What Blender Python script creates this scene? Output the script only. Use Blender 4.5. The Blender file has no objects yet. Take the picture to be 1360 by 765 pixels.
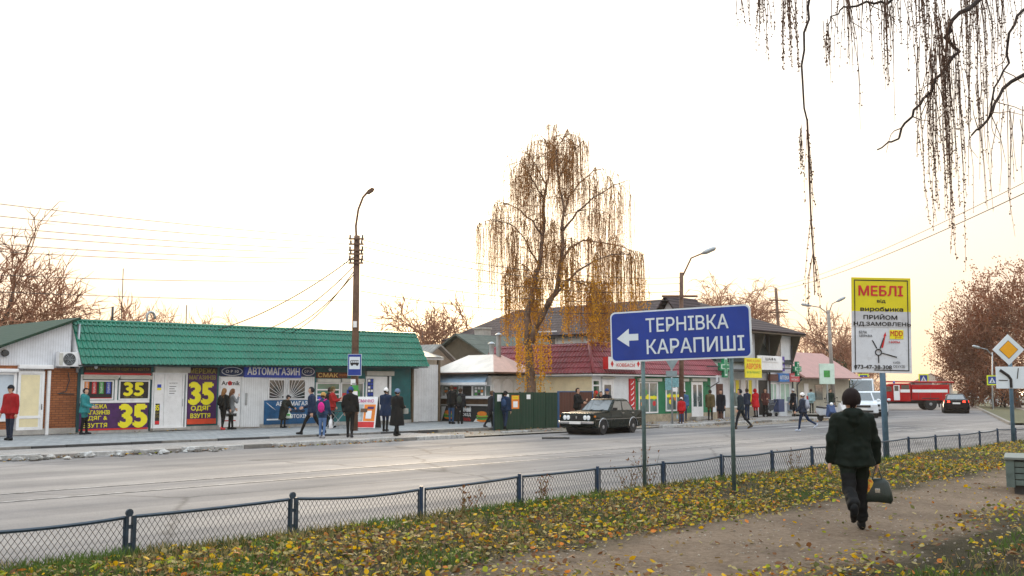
import bpy, bmesh, math, random
import numpy as np
from mathutils import Vector, Matrix, noise
from math import sin, cos, tan, pi, radians as RD
random.seed(7)
SC = bpy.context.scene
COL = SC.collection
# ------------------------------------------------------------------ camera
F, CX, CY, H = 1320.0, 680.0, 382.5, 1.68          # focal length in photo pixels, centre, eye height
PT = math.atan(134.5 / 1320)                       # upward pitch
cam = bpy.data.cameras.new('camera'); camo = bpy.data.objects.new('camera', cam); COL.objects.link(camo)
cam.sensor_width = 36; cam.lens = 36 * F / 1360; cam.clip_end = 3000; cam.clip_start = .1
camo.location = (0, 0, H); camo.rotation_euler = (pi / 2 + PT, 0, 0)
SC.camera = camo
SC.render.resolution_x, SC.render.resolution_y = 1024, 576
# ------------------------------------------------------------------ sky and sun
SUN_EL, SUN_AZ = RD(16), RD(-4)                    # low sun beyond the shops, veiled by haze
w = bpy.data.worlds.new('World'); SC.world = w; w.use_nodes = True
nt = w.node_tree; nt.nodes.clear()
sky = nt.nodes.new('ShaderNodeTexSky'); sky.sky_type = 'NISHITA'; sky.sun_disc = False
sky.sun_elevation = SUN_EL; sky.sun_rotation = SUN_AZ
sky.air_density = 1.0; sky.dust_density = 2.5; sky.ozone_density = 2.0; sky.altitude = 0
# a bright even veil of thin cloud under that sky, the same all round, warmer towards the horizon
tcw = nt.nodes.new('ShaderNodeTexCoord'); sxw = nt.nodes.new('ShaderNodeSeparateXYZ'); veil = nt.nodes.new('ShaderNodeValToRGB')
nt.links.new(tcw.outputs['Generated'], sxw.inputs[0]); nt.links.new(sxw.outputs[2], veil.inputs[0])
ve = veil.color_ramp.elements; ve[0].position, ve[0].color = 0.0, (1.0, .67, .47, 1); ve[1].position, ve[1].color = 1.0, (.78, .90, 1, 1)
for p_, c_ in ((.06, (.95, .67, .49)), (.12, (.92, .69, .52)), (.20, (.87, .72, .555)), (.32, (.83, .76, .675)), (.55, (.80, .84, .87))):
    e_ = ve.new(p_); e_.color = (*c_, 1)
cie = nt.nodes.new('ShaderNodeMath'); cie.operation = 'MULTIPLY_ADD'; cie.inputs[1].default_value = 6.2; cie.inputs[2].default_value = 3.4; cie.use_clamp = False   # cloud cover brightens towards the zenith
zc_ = nt.nodes.new('ShaderNodeMath'); zc_.operation = 'MAXIMUM'; zc_.inputs[1].default_value = 0; nt.links.new(sxw.outputs[2], zc_.inputs[0]); nt.links.new(zc_.outputs[0], cie.inputs[0])
vs = nt.nodes.new('ShaderNodeVectorMath'); vs.operation = 'SCALE'; nt.links.new(cie.outputs[0], vs.inputs[3]); nt.links.new(veil.outputs[0], vs.inputs[0])
mixw = nt.nodes.new('ShaderNodeMix'); mixw.data_type = 'RGBA'; mixw.inputs[0].default_value = .9
nt.links.new(sky.outputs[0], mixw.inputs[6]); nt.links.new(vs.outputs[0], mixw.inputs[7])
bg = nt.nodes.new('ShaderNodeBackground'); bg.inputs[1].default_value = 0.15
wo = nt.nodes.new('ShaderNodeOutputWorld')
nt.links.new(mixw.outputs[2], bg.inputs[0]); nt.links.new(bg.outputs[0], wo.inputs[0])
sl = bpy.data.lights.new('sun', 'SUN'); sl.energy = 1.4; sl.angle = RD(12); sl.color = (1, .78, .52)
so = bpy.data.objects.new('sun', sl); COL.objects.link(so)
so.rotation_euler = Vector((-sin(SUN_AZ) * cos(SUN_EL), -cos(SUN_AZ) * cos(SUN_EL), -sin(SUN_EL))).to_track_quat('-Z', 'Y').to_euler()
SC.view_settings.view_transform = 'Standard'; SC.view_settings.look = 'None'
SC.view_settings.exposure = 1.08; SC.view_settings.gamma = 1
SC.render.engine = 'CYCLES'; SC.cycles.use_denoising = True
SC.cycles.max_bounces = 6; SC.cycles.transparent_max_bounces = 12; SC.cycles.volume_bounces = 1

# ------------------------------------------------------------------ geometry of the place
TH = RD(42.4)                                      # the main road runs away to the right
D = Vector((sin(TH), cos(TH))); N = Vector((-cos(TH), sin(TH)))
RZ = math.atan2(D.y, D.x)
ROADZ, PAVZ, UPZ = -.12, -.02, .04
def W(s, n, z=0): p = D * s + N * n; return Vector((p.x, p.y, z))
def ray(px, py):
    u, v = px - CX, CY - py
    return Vector((u, F * cos(PT) - v * sin(PT), F * sin(PT) + v * cos(PT)))
def gp(px, py, z=0): r = ray(px, py); t = (z - H) / r.z; return Vector((r.x * t, r.y * t, z))
def atY(px, py, Y): r = ray(px, py); t = Y / r.y; return Vector((r.x * t, Y, H + r.z * t))
def sn(p): q = Vector((p[0], p[1])); return q.dot(D), q.dot(N)
def on_n(px, py, n):
    r = ray(px, py); q = Vector((r.x, r.y)); t = n / q.dot(N); return t * q.dot(D), H + t * r.z
def on_s(px, py, s):
    r = ray(px, py); q = Vector((r.x, r.y)); t = s / q.dot(D); return t * q.dot(N), H + t * r.z

# ------------------------------------------------------------------ materials
MATS = {}
def nodes(name, rough=.6, metal=0, spec=.4):
    m = bpy.data.materials.new(name); m.use_nodes = True
    b = m.node_tree.nodes['Principled BSDF']
    b.inputs['Roughness'].default_value = rough; b.inputs['Metallic'].default_value = metal
    b.inputs['Specular IOR Level'].default_value = spec
    MATS[name] = m
    return m, m.node_tree, b
def nn(t, kind, **kw):
    x = t.nodes.new(kind)
    for k, v in kw.items(): setattr(x, k, v)
    return x
def coords(t, scale=(1, 1, 1), kind='Object'):
    tc = nn(t, 'ShaderNodeTexCoord'); mp = nn(t, 'ShaderNodeMapping'); mp.inputs['Scale'].default_value = scale
    t.links.new(tc.outputs[kind], mp.inputs[0]); return mp.outputs[0]
def noi(t, vec, scale, detail=4, rough=.6):
    x = nn(t, 'ShaderNodeTexNoise'); x.inputs['Scale'].default_value = scale; x.inputs['Detail'].default_value = detail
    x.inputs['Roughness'].default_value = rough; t.links.new(vec, x.inputs['Vector']); return x.outputs[0]
def ramp(t, fac, stops):
    x = nn(t, 'ShaderNodeValToRGB'); e = x.color_ramp.elements
    e[0].position, e[0].color = stops[0][0], (*stops[0][1], 1); e[1].position, e[1].color = stops[-1][0], (*stops[-1][1], 1)
    for p, c in stops[1:-1]:
        q = e.new(p); q.color = (*c, 1)
    t.links.new(fac, x.inputs[0]); return x.outputs[0]
def mixc(t, fac, a, b, mode='MIX'):
    x = nn(t, 'ShaderNodeMix', data_type='RGBA', blend_type=mode)
    for sock, val in ((x.inputs[0], fac), (x.inputs[6], a), (x.inputs[7], b)):
        if hasattr(val, 'is_linked') or hasattr(val, 'node'): t.links.new(val, sock)
        else: sock.default_value = val if isinstance(val, float) or isinstance(val, int) else (*val, 1)
    return x.outputs[2]
def bump(t, b, h, strength=.3, dist=.02):
    x = nn(t, 'ShaderNodeBump'); x.inputs['Strength'].default_value = strength; x.inputs['Distance'].default_value = dist
    t.links.new(h, x.inputs['Height']); t.links.new(x.outputs[0], b.inputs['Normal'])
def mat(name, c, rough=.6, var=.18, scale=2.5, metal=0, spec=.4, bmp=.0, dirt=.0, fine=0):
    """plain paint / cloth / stone with uneven tone, optional relief and grime spots"""
    if name in MATS: return MATS[name]
    m, t, b = nodes(name, rough, metal, spec)
    v = coords(t); f = noi(t, v, scale, 5, .65)
    lo = tuple(x * (1 - var) for x in c); hi = tuple(min(1, x * (1 + var)) for x in c)
    col = ramp(t, f, [(.32, lo), (.68, hi)])
    if dirt:
        g = noi(t, v, scale * 3.1, 6, .7)
        col = mixc(t, ramp(t, g, [(.55, (0, 0, 0)), (.75, (dirt, dirt, dirt))]), col, (.12, .10, .08))
    t.links.new(col, b.inputs['Base Color'])
    rr = nn(t, 'ShaderNodeMapRange'); rr.inputs['To Min'].default_value = max(.05, rough - .1); rr.inputs['To Max'].default_value = min(1, rough + .12)
    t.links.new(f, rr.inputs[0]); t.links.new(rr.outputs[0], b.inputs['Roughness'])
    if bmp: bump(t, b, noi(t, v, fine or scale * 8, 4), bmp, .01)
    return m
def leafmat(name, c, var=.25):
    if name in MATS: return MATS[name]
    m, t, b = nodes(name, .7, 0, .2)
    f = noi(t, coords(t), 6, 2)
    col = ramp(t, f, [(.35, tuple(x * (1 - var) for x in c)), (.65, tuple(min(1, x * (1 + var)) for x in c))])
    t.links.new(col, b.inputs['Base Color'])
    tr = nn(t, 'ShaderNodeBsdfTranslucent'); t.links.new(col, tr.inputs[0])
    mx = nn(t, 'ShaderNodeMixShader'); mx.inputs[0].default_value = .35
    out = t.nodes['Material Output']
    t.links.new(b.outputs[0], mx.inputs[1]); t.links.new(tr.outputs[0], mx.inputs[2]); t.links.new(mx.outputs[0], out.inputs[0])
    return m
def glassmat(name, tint=(.05, .07, .08), rough=.06):
    if name in MATS: return MATS[name]
    m, t, b = nodes(name, rough, 0, .9)
    f = noi(t, coords(t), 1.3, 3)
    t.links.new(ramp(t, f, [(.3, tuple(x * .6 for x in tint)), (.7, tuple(x * 1.6 for x in tint))]), b.inputs['Base Color'])
    b.inputs['Coat Weight'].default_value = .6; b.inputs['Coat Roughness'].default_value = .03
    return m
def stripemat(name, c, period, axis=0, depth=.4, var=.15, rough=.55):
    """painted sheet with fine parallel grooves (relief too fine to model)"""
    if name in MATS: return MATS[name]
    m, t, b = nodes(name, rough)
    v = coords(t); sx = nn(t, 'ShaderNodeSeparateXYZ'); t.links.new(v, sx.inputs[0])
    mu = nn(t, 'ShaderNodeMath', operation='MULTIPLY'); mu.inputs[1].default_value = 1 / period; t.links.new(sx.outputs[axis], mu.inputs[0])
    fr = nn(t, 'ShaderNodeMath', operation='FRACT'); t.links.new(mu.outputs[0], fr.inputs[0])
    g = ramp(t, fr.outputs[0], [(0, (0, 0, 0)), (.1, (1, 1, 1)), (.9, (1, 1, 1)), (1, (0, 0, 0))])
    f = noi(t, v, 1.7, 6, .7)
    col = ramp(t, f, [(.3, tuple(x * (1 - var) for x in c)), (.7, tuple(min(1, x * (1 + var)) for x in c))])
    t.links.new(mixc(t, g, tuple(x * .62 for x in c), col), b.inputs['Base Color'])
    bump(t, b, g, depth, .02); return m
def brickmat(name, c1, c2, mortar, bw=.25, bh=.075, ms=.012, swap=False, axes=(0, 2)):
    if name in MATS: return MATS[name]
    m, t, b = nodes(name, .85)
    tc = nn(t, 'ShaderNodeTexCoord'); sx = nn(t, 'ShaderNodeSeparateXYZ'); cx = nn(t, 'ShaderNodeCombineXYZ')
    t.links.new(tc.outputs['Object'], sx.inputs[0]); t.links.new(sx.outputs[axes[0]], cx.inputs[0]); t.links.new(sx.outputs[axes[1]], cx.inputs[1])
    br = nn(t, 'ShaderNodeTexBrick'); br.inputs['Scale'].default_value = 1
    br.inputs['Brick Width'].default_value = bw; br.inputs['Row Height'].default_value = bh; br.inputs['Mortar Size'].default_value = ms
    br.inputs['Color1'].default_value = (*c1, 1); br.inputs['Color2'].default_value = (*c2, 1); br.inputs['Mortar'].default_value = (*mortar, 1)
    t.links.new(cx.outputs[0], br.inputs[0])
    f = noi(t, tc.outputs['Object'], 1.2, 6, .7)
    col = mixc(t, .55, br.outputs[0], mixc(t, 1.0, br.outputs[0], ramp(t, f, [(.3, (.55, .55, .55)), (.7, (1.25, 1.2, 1.15))]), 'MULTIPLY'))
    t.links.new(col, b.inputs['Base Color'])
    iv = nn(t, 'ShaderNodeMath', operation='SUBTRACT'); iv.inputs[0].default_value = 1; t.links.new(br.outputs[1], iv.inputs[1])
    bump(t, b, iv.outputs[0], .5, .01); return m

# ------------------------------------------------------------------ objects
def tag(o, label=None, cat=None, group=None, kind=None):
    for k, v in (('label', label), ('category', cat), ('group', group), ('kind', kind)):
        if v: o[k] = v
    return o
def thing(name, label, cat, loc=(0, 0, 0), rz=0, group=None):
    o = bpy.data.objects.new(name, None); COL.objects.link(o); o.empty_display_size = .2
    o.location = loc; o.rotation_euler = (0, 0, rz); return tag(o, label, cat, group)
def obj(name, me, parent=None, loc=None, rot=None):
    o = bpy.data.objects.new(name, me); COL.objects.link(o)
    if parent: o.parent = parent
    if loc is not None: o.location = loc
    if rot is not None: o.rotation_euler = rot
    return o
class MB:
    def __init__(s): s.v, s.f, s.m = [], [], []
    def add(s, vs, fs, mi=0):
        k = len(s.v); s.v += [tuple(p) for p in vs]; s.f += [tuple(i + k for i in f) for f in fs]; s.m += [mi] * len(fs); return s
    def box(s, x0, x1, y0, y1, z0, z1, mi=0):
        return s.add([(x0, y0, z0), (x1, y0, z0), (x1, y1, z0), (x0, y1, z0), (x0, y0, z1), (x1, y0, z1), (x1, y1, z1), (x0, y1, z1)],
                     [(0, 3, 2, 1), (4, 5, 6, 7), (0, 1, 5, 4), (1, 2, 6, 5), (2, 3, 7, 6), (3, 0, 4, 7)], mi)
    def hexa(s, p, mi=0):   # 8 corners, bottom ring then top ring
        return s.add(p, [(0, 3, 2, 1), (4, 5, 6, 7), (0, 1, 5, 4), (1, 2, 6, 5), (2, 3, 7, 6), (3, 0, 4, 7)], mi)
    def prism(s, pts, vec, mi=0):
        n = len(pts); v = Vector(vec); a = [Vector(p) for p in pts]
        return s.add(a + [p + v for p in a], [tuple(range(n))[::-1], tuple(range(n, 2 * n))] + [(i, (i + 1) % n, n + (i + 1) % n, n + i) for i in range(n)], mi)
    def slab(s, quad, t, mi=0):  # quad of 3d points thickened along its normal
        a = [Vector(p) for p in quad]; nrm = (a[1] - a[0]).cross(a[2] - a[0]).normalized()
        return s.prism(a, nrm * -t, mi)
    def tube(s, pts, rad, sides=6, mi=0, caps=True):
        P = [Vector(p) for p in pts]; n = len(P)
        R = rad if hasattr(rad, '__len__') else [rad] * n
        vs, fs = [], []; ref = None
        for i in range(n):
            d = (P[min(i + 1, n - 1)] - P[max(i - 1, 0)])
            if d.length < 1e-9: d = Vector((0, 0, 1))
            d.normalize()
            if ref is None: ref = Vector((1, 0, 0)) if abs(d.x) < .8 else Vector((0, 1, 0))
            a = d.cross(ref); a = a.normalized() if a.length > 1e-6 else d.orthogonal().normalized()
            b = d.cross(a); ref = a.cross(d)
            for k in range(sides):
                q = 2 * pi * k / sides; vs.append(P[i] + (a * cos(q) + b * sin(q)) * R[i])
        for i in range(n - 1):
            for k in range(sides):
                k2 = (k + 1) % sides; fs.append((i * sides + k, i * sides + k2, (i + 1) * sides + k2, (i + 1) * sides + k))
        if caps and sides > 2: fs += [tuple(range(sides))[::-1], tuple(range((n - 1) * sides, n * sides))]
        return s.add(vs, fs, mi)
    def ball(s, c, r, u=10, v=7, mi=0):
        r = r if hasattr(r, '__len__') else (r, r, r); vs = [(c[0], c[1], c[2] - r[2])]; fs = []
        for j in range(1, v):
            a = -pi / 2 + pi * j / v
            for i in range(u):
                q = 2 * pi * i / u; vs.append((c[0] + r[0] * cos(a) * cos(q), c[1] + r[1] * cos(a) * sin(q), c[2] + r[2] * sin(a)))
        vs.append((c[0], c[1], c[2] + r[2])); t = len(vs) - 1
        for i in range(u):
            i2 = (i + 1) % u; fs.append((0, 1 + i2, 1 + i)); fs.append((t, 1 + (v - 2) * u + i, 1 + (v - 2) * u + i2))
            for j in range(v - 2): fs.append((1 + j * u + i, 1 + j * u + i2, 1 + (j + 1) * u + i2, 1 + (j + 1) * u + i))
        return s.add(vs, fs, mi)
    def lathe(s, prof, c=(0, 0, 0), axis='z', n=16, mi=0):   # prof: (radius, along)
        vs, fs = [], []
        for r, h in prof:
            for i in range(n):
                q = 2 * pi * i / n; a, b = r * cos(q), r * sin(q)
                p = {'z': (a, b, h), 'y': (a, h, b), 'x': (h, a, b)}[axis]; vs.append((c[0] + p[0], c[1] + p[1], c[2] + p[2]))
        for j in range(len(prof) - 1):
            for i in range(n): i2 = (i + 1) % n; fs.append((j * n + i, j * n + i2, (j + 1) * n + i2, (j + 1) * n + i))
        fs += [tuple(range(n))[::-1], tuple(range((len(prof) - 1) * n, len(prof) * n))]
        return s.add(vs, fs, mi)
    def mesh(s, name, mats, smooth=False):
        me = bpy.data.meshes.new(name); me.from_pydata(s.v, [], s.f)
        for m in (mats if isinstance(mats, (list, tuple)) else [mats]): me.materials.append(m)
        if any(s.m): me.polygons.foreach_set('material_index', s.m)
        if smooth: me.polygons.foreach_set('use_smooth', [True] * len(s.f))
        me.update(); return me
    def build(s, name, mats, parent=None, smooth=False, bevel=0, fixn=False):
        me = s.mesh(name, mats, smooth)
        if bevel or fixn:
            bm = bmesh.new(); bm.from_mesh(me)
            bmesh.ops.recalc_face_normals(bm, faces=bm.faces)
            if bevel:
                es = [e for e in bm.edges if len(e.link_faces) == 2 and e.calc_face_angle(0) > .5]
                bmesh.ops.bevel(bm, geom=es, offset=bevel, segments=2, affect='EDGES', profile=.7, clamp_overlap=True)
            bm.to_mesh(me); bm.free()
        return obj(name, me, parent)
def copy_tree(o, parent=None):
    c = o.copy(); COL.objects.link(c)
    if parent: c.parent = parent
    for ch in list(o.children): copy_tree(ch, c)
    return c
# lettering: flat type set in a box of width w and height h
def textmesh(body, bold=0.0):
    c = bpy.data.curves.new('lettering', 'FONT'); c.body = body; c.resolution_u = 3; c.offset = bold; c.space_character = 1 + bold * 2
    o = bpy.data.objects.new('lettering', c); COL.objects.link(o)
    bpy.context.view_layer.update()
    me = bpy.data.meshes.new_from_object(o.evaluated_get(bpy.context.evaluated_depsgraph_get()))
    bpy.data.objects.remove(o); bpy.data.curves.remove(c); return me
def text(parent, body, x0, x1, z0, z1, y, m, bold=.0, name='lettering'):
    """type facing local -y, filling the box x0..x1, z0..z1"""
    me = textmesh(body); k = len(me.vertices)
    a = np.zeros(k * 3); me.vertices.foreach_get('co', a); a = a.reshape(-1, 3)
    lo, hi = a.min(0), a.max(0); q = np.zeros_like(a)
    q[:, 0] = x0 + (a[:, 0] - lo[0]) / (hi[0] - lo[0]) * (x1 - x0)
    q[:, 2] = z0 + (a[:, 1] - lo[1]) / max(hi[1] - lo[1], 1e-6) * (z1 - z0); q[:, 1] = y
    if bold:                                         # heavier strokes: the outline struck several times, slightly shifted
        fs = [tuple(p.vertices) for p in me.polygons]; b_ = bold * (z1 - z0) * 1.3; vs, ff = [], []
        for i, (dx, dz) in enumerate(((0, 0), (-1, 0), (1, 0), (0, .8), (0, -.8))):
            w_ = q.copy(); w_[:, 0] += dx * b_; w_[:, 2] += dz * b_; w_[:, 1] -= i * .0008
            ff += [tuple(j + len(vs) for j in f_) for f_ in fs]; vs += [tuple(p) for p in w_]
        bpy.data.meshes.remove(me); me = bpy.data.meshes.new('lettering'); me.from_pydata(vs, [], ff)
    else: me.vertices.foreach_set('co', q.ravel())
    me.materials.clear(); me.materials.append(m); me.update()
    return obj(name, me, parent)

WHITE = mat('white_paint', (.72, .74, .76), .5, .1, 2, dirt=.25)
PVC = mat('white_plastic', (.76, .775, .79), .4, .1, 1.4, dirt=.22)
BLACK = mat('black_paint', (.015, .015, .017), .5)
DARK = mat('dark_grey', (.04, .042, .045), .6)
STEEL = mat('galvanised_steel', (.35, .38, .40), .45, .2, 6, metal=.6)
CONC = mat('concrete', (.36, .35, .33), .9, .25, 3, bmp=.4, dirt=.4)
GLASS = glassmat('window_glass')
SKIN = mat('skin', (.52, .31, .22), .6, .08)
# ================================================================== ground, road, pavement
def sheet(name, pts, z, m, cuts=0):
    """flat sheet through (s, n) corners"""
    mb = MB(); mb.add([W(s, n, z) for s, n in pts], [tuple(range(len(pts)))]); o = mb.build(name, m)
    if o.data.polygons[0].normal.z < 0: o.data.flip_normals()
    o['kind'] = 'structure'; return o
def roadcoords(t):   # texture space turned to the road: x along, y across
    tc = nn(t, 'ShaderNodeTexCoord'); mp = nn(t, 'ShaderNodeMapping'); mp.inputs['Rotation'].default_value = (0, 0, -RZ)
    t.links.new(tc.outputs['Object'], mp.inputs[0]); return mp.outputs[0]
# soil for everything far away
m, t, b = nodes('soil_far', .95); v = coords(t)
c = ramp(t, noi(t, v, .05, 8, .7), [(.35, (.10, .085, .06)), (.5, (.15, .13, .095)), (.62, (.08, .10, .045))])
t.links.new(c, b.inputs['Base Color']); bump(t, b, noi(t, v, 3, 6), .5, .05)
mb = MB(); mb.add([(-900, -300, -.2), (900, -300, -.2), (900, 1500, -.2), (-900, 1500, -.2)], [(0, 1, 2, 3)])
g = mb.build('ground', m); g['kind'] = 'structure'
# asphalt
m, t, b = nodes('asphalt', .9, 0, .12); v = coords(t); rv = roadcoords(t)
st = nn(t, 'ShaderNodeMapping'); st.inputs['Scale'].default_value = (.03, .75, 1); t.links.new(rv, st.inputs[0])
lanes = noi(t, st.outputs[0], 1.0, 4, .6)
base = ramp(t, noi(t, v, .35, 7, .65), [(.3, (.138, .135, .136)), (.7, (.205, .198, .197))])
base = mixc(t, .55, base, mixc(t, 1.0, base, ramp(t, lanes, [(.35, (.55, .56, .6)), (.62, (1.4, 1.36, 1.3))]), 'MULTIPLY'))
grit = noi(t, v, 55, 3, .8)
base = mixc(t, .6, base, mixc(t, 1.0, base, ramp(t, grit, [(.3, (.55, .55, .55)), (.7, (1.4, 1.4, 1.4))]), 'MULTIPLY'))
vo = nn(t, 'ShaderNodeTexVoronoi', feature='DISTANCE_TO_EDGE'); vo.inputs['Scale'].default_value = .22
wv = nn(t, 'ShaderNodeMix', data_type='VECTOR'); wv.inputs[0].default_value = .35
nz = nn(t, 'ShaderNodeTexNoise'); nz.inputs['Scale'].default_value = 1.2; nz.inputs['Detail'].default_value = 5; t.links.new(v, nz.inputs[0])
t.links.new(v, wv.inputs[4]); t.links.new(nz.outputs['Color'], wv.inputs[5]); t.links.new(wv.outputs[1], vo.inputs[0])
crack = ramp(t, vo.outputs[0], [(0, (.6, .6, .6)), (.01, (1, 1, 1))])
base = mixc(t, 1.0, base, crack, 'MULTIPLY')
vp = nn(t, 'ShaderNodeTexVoronoi'); vp.inputs['Scale'].default_value = .16; t.links.new(wv.outputs[1], vp.inputs[0]); sp_ = nn(t, 'ShaderNodeSeparateColor'); t.links.new(vp.outputs['Color'], sp_.inputs[0])
base = mixc(t, 1.0, base, ramp(t, sp_.outputs[0], [(.0, (.72, .72, .74)), (.25, (.95, .95, .95)), (1, (1.08, 1.06, 1.04))]), 'MULTIPLY')
t.links.new(base, b.inputs['Base Color']); bump(t, b, grit, .35, .006)
rr = ramp(t, lanes, [(.3, (.95, .95, .95)), (.7, (.75, .75, .75))]); t.links.new(rr, b.inputs['Roughness'])
ASPH = m
E2 = Vector((sin(RD(23.2)), cos(RD(23.2))))        # side street running away to the far right
def S2(u, a):                                      # a metres along the side street, u across from its left kerb
    p = Vector((20.0, 61.6)) + E2 * a + Vector((E2.y, -E2.x)) * u; return p
def s2sn(u, a): return sn(S2(u, a))
KN = 26.5                                          # far kerb of the main road
sheet('road', [(-45, 10.3), (150, 10.3), (150, KN + .3), (-45, KN + .3)], ROADZ, ASPH)
sheet('side_street', [s2sn(0, -4), s2sn(9, -16), s2sn(9, 420), s2sn(0, 420)], ROADZ + .004, ASPH)
# worn paint
m, t, b = nodes('road_paint', .7); v = coords(t)
wear = ramp(t, noi(t, v, 6, 6, .75), [(.42, (0, 0, 0)), (.66, (1, 1, 1))])
t.links.new(mixc(t, wear, (.115, .11, .108), (.36, .35, .34)), b.inputs['Base Color']); PAINT = m
for nm, n0, wd, a, c_, lb in (('road_marking', 16.85, .13, -40, 56, ''), ('road_marking', 18.15, .12, -40, 53, '')):
    sheet(nm, [(a, n0), (c_, n0), (c_, n0 + wd), (a, n0 + wd)], ROADZ + .008, PAINT)
for k in range(9):                                 # pedestrian crossing bars near the junction
    n0 = 12.2 + k * 1.45; sheet('crossing_bar', [(43.5, n0), (47.5, n0), (47.5, n0 + .6), (43.5, n0 + .6)], ROADZ + .008, PAINT)
# pavement of small grey blocks
PAVE = brickmat('paving_blocks', (.23, .22, .21), (.31, .29, .275), (.13, .12, .115), .22, .11, .008, axes=(0, 1))
SLAB = brickmat('paving_slabs', (.20, .215, .225), (.27, .28, .285), (.12, .12, .12), .32, .32, .01, axes=(0, 1))
KERB = mat('kerb_stone_grey', (.17, .165, .155), .9, .3, 4, bmp=.5, dirt=.6)
KERBW = mat('kerb_whitewash', (.36, .365, .36), .85, .45, 6, bmp=.4, dirt=.9)
def slabobj(name, s0, s1, n0, n1, z, m, th=.25):
    mb = MB(); mb.box(s0, s1, n0, n1, z - th, z); o = mb.build(name, m); o.rotation_euler = (0, 0, RZ); o['kind'] = 'structure'; return o
low = slabobj('pavement', -45, 26.4, KN + .16, 29.6, PAVZ, PAVE)
up = slabobj('upper_pavement', -45, 40, 29.78, 47, UPZ, SLAB)
k2 = slabobj('side_pavement', 40.02, 59, KN + .16, 45, PAVZ, PAVE)
def kerbstones(root, s0, s1, n, z0, z1, wd, mats, ln=1.0, jig=.02, skip=None):
    s = s0; me = {}
    while s < s1 - .05:
        l = min(ln, s1 - s); j = random.uniform(-jig, jig); dz = random.uniform(-jig, jig)
        if not (skip and skip(s)):
            mb = MB(); mb.box(s + .012, s + l - .012, n + j, n + wd + j, z0, z1 + dz)
            mb.build('kerb_stone', random.choice(mats), root, bevel=.02)
        s += l
kerb = bpy.data.objects.new('kerb', None); COL.objects.link(kerb); kerb.rotation_euler = (0, 0, RZ); kerb['kind'] = 'structure'
kerbstones(kerb, -6, 26.4, KN, ROADZ - .1, PAVZ + .03, .15, [KERB, KERBW, KERBW], skip=lambda s: 10 < s < 16 and random.random() < .4)
kerbstones(kerb, 39.2, 43.2, KN - .2, ROADZ - .1, PAVZ + .05, .2, [KERBW], 2.0)
kerbstones(kerb, 43.2, 58.6, KN, ROADZ - .1, PAVZ + .03, .15, [KERB, KERBW])
kerbstones(kerb, 29.5, 32.5, KN + .9, ROADZ - .1, PAVZ, .2, [KERB, KERBW], 1.5)
kerbstones(kerb, -6, 34, 29.62, PAVZ - .1, UPZ + .015, .14, [KERB, DARK], 1.0, .006)
# lay-by of packed earth and old asphalt between the kerbs
EARTH = mat('packed_earth', (.20, .175, .145), .95, .3, .8, bmp=.5, fine=25)
sheet('lay_by', [(26.5, KN), (39.9, KN), (39.9, 29.6), (26.5, 29.6)], ROADZ + .05, EARTH)
sheet('shoulder', [(40.2, 24.6), (59, 25.6), (59, KN + .02), (40.2, KN + .02)], ROADZ + .01, EARTH)
# broken kerb rubble with weeds at the left
rub = thing('kerb_rubble', 'crumbled kerb stones and rubble lying in the gutter at the left', 'rubble', W(13, KN - .25, ROADZ), RZ)
for k in range(46):
    x = random.uniform(-4.6, 3.5); y = random.gauss(0, .16); r = random.uniform(.04, .16)
    mb = MB(); mb.ball((x, y, r * .35), (r * random.uniform(.8, 1.5), r, r * .6), 6, 4)
    mb.v = [(a + random.uniform(-.02, .02), b_ + random.uniform(-.02, .02), c_ + random.uniform(-.015, .015)) for a, b_, c_ in mb.v]
    mb.build('rubble_stone', random.choice([KERB, KERBW, CONC]), rub)
# far verge right of the side street
GRASSG = mat('rough_grass_ground', (.05, .055, .022), .95, .35, .5, bmp=.6, fine=12)
sheet('far_verge', [sn(S2(9.15, -8)), sn(S2(9.15, 300)), sn(S2(24, 300)), sn(S2(60, 8))], ROADZ + .1, GRASSG)
sheet('far_path', [sn(S2(12, 2)), sn(S2(12, 250)), sn(S2(15, 250)), sn(S2(15, 2))], ROADZ + .11, EARTH)
sheet('left_far_verge', [sn(S2(-.2, 6)), sn(S2(-14, 6)), sn(S2(-14, 300)), sn(S2(-.2, 300))], ROADZ + .1, EARTH)
fk = bpy.data.objects.new('far_kerb', None); COL.objects.link(fk); fk['kind'] = 'structure'
for k in range(24):
    a, c_ = S2(9.0, -8 + k * 3), S2(9.0, -5.05 + k * 3); q = Vector((E2.y, -E2.x)) * .16
    mb = MB(); mb.prism([(a.x, a.y, ROADZ - .1), (c_.x, c_.y, ROADZ - .1), (c_.x + q.x, c_.y + q.y, ROADZ - .1), (a.x + q.x, a.y + q.y, ROADZ - .1)], (0, 0, .24)); mb.build('kerb_stone', KERB, fk, fixn=True)

# ------------------------------------------------------------------ near verge: strip of leaves, bare path, trodden ground
def vz(s, n):
    q = noise.noise(Vector((s * .35, n * .35, 3))) * .05 + noise.noise(Vector((s * 1.6, n * 1.6, 7))) * .018
    ridge = .05 * math.exp(-((n - 8.7) / 1.1) ** 2)
    edge = min(1, max(0, (10.2 - n) / .5))
    return (q + ridge) * edge - .11 * (1 - edge) - .01
S0, S1, NA, NB, ST = -8.0, 62.0, -14.0, 10.35, .2
ss = np.arange(S0, S1 + .01, ST); ns = np.arange(NA, NB + .001, ST)
mb = MB(); nr = len(ns)
mb.v = [(s, n, vz(s, n)) for s in ss for n in ns]
mb.f = [(i * nr + j, (i + 1) * nr + j, (i + 1) * nr + j + 1, i * nr + j + 1) for i in range(len(ss) - 1) for j in range(nr - 1)]; mb.m = [0] * len(mb.f)
m, t, b = nodes('verge_soil', .97, 0, .2); v = coords(t)
sx = nn(t, 'ShaderNodeSeparateXYZ'); t.links.new(v, sx.inputs[0])
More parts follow.
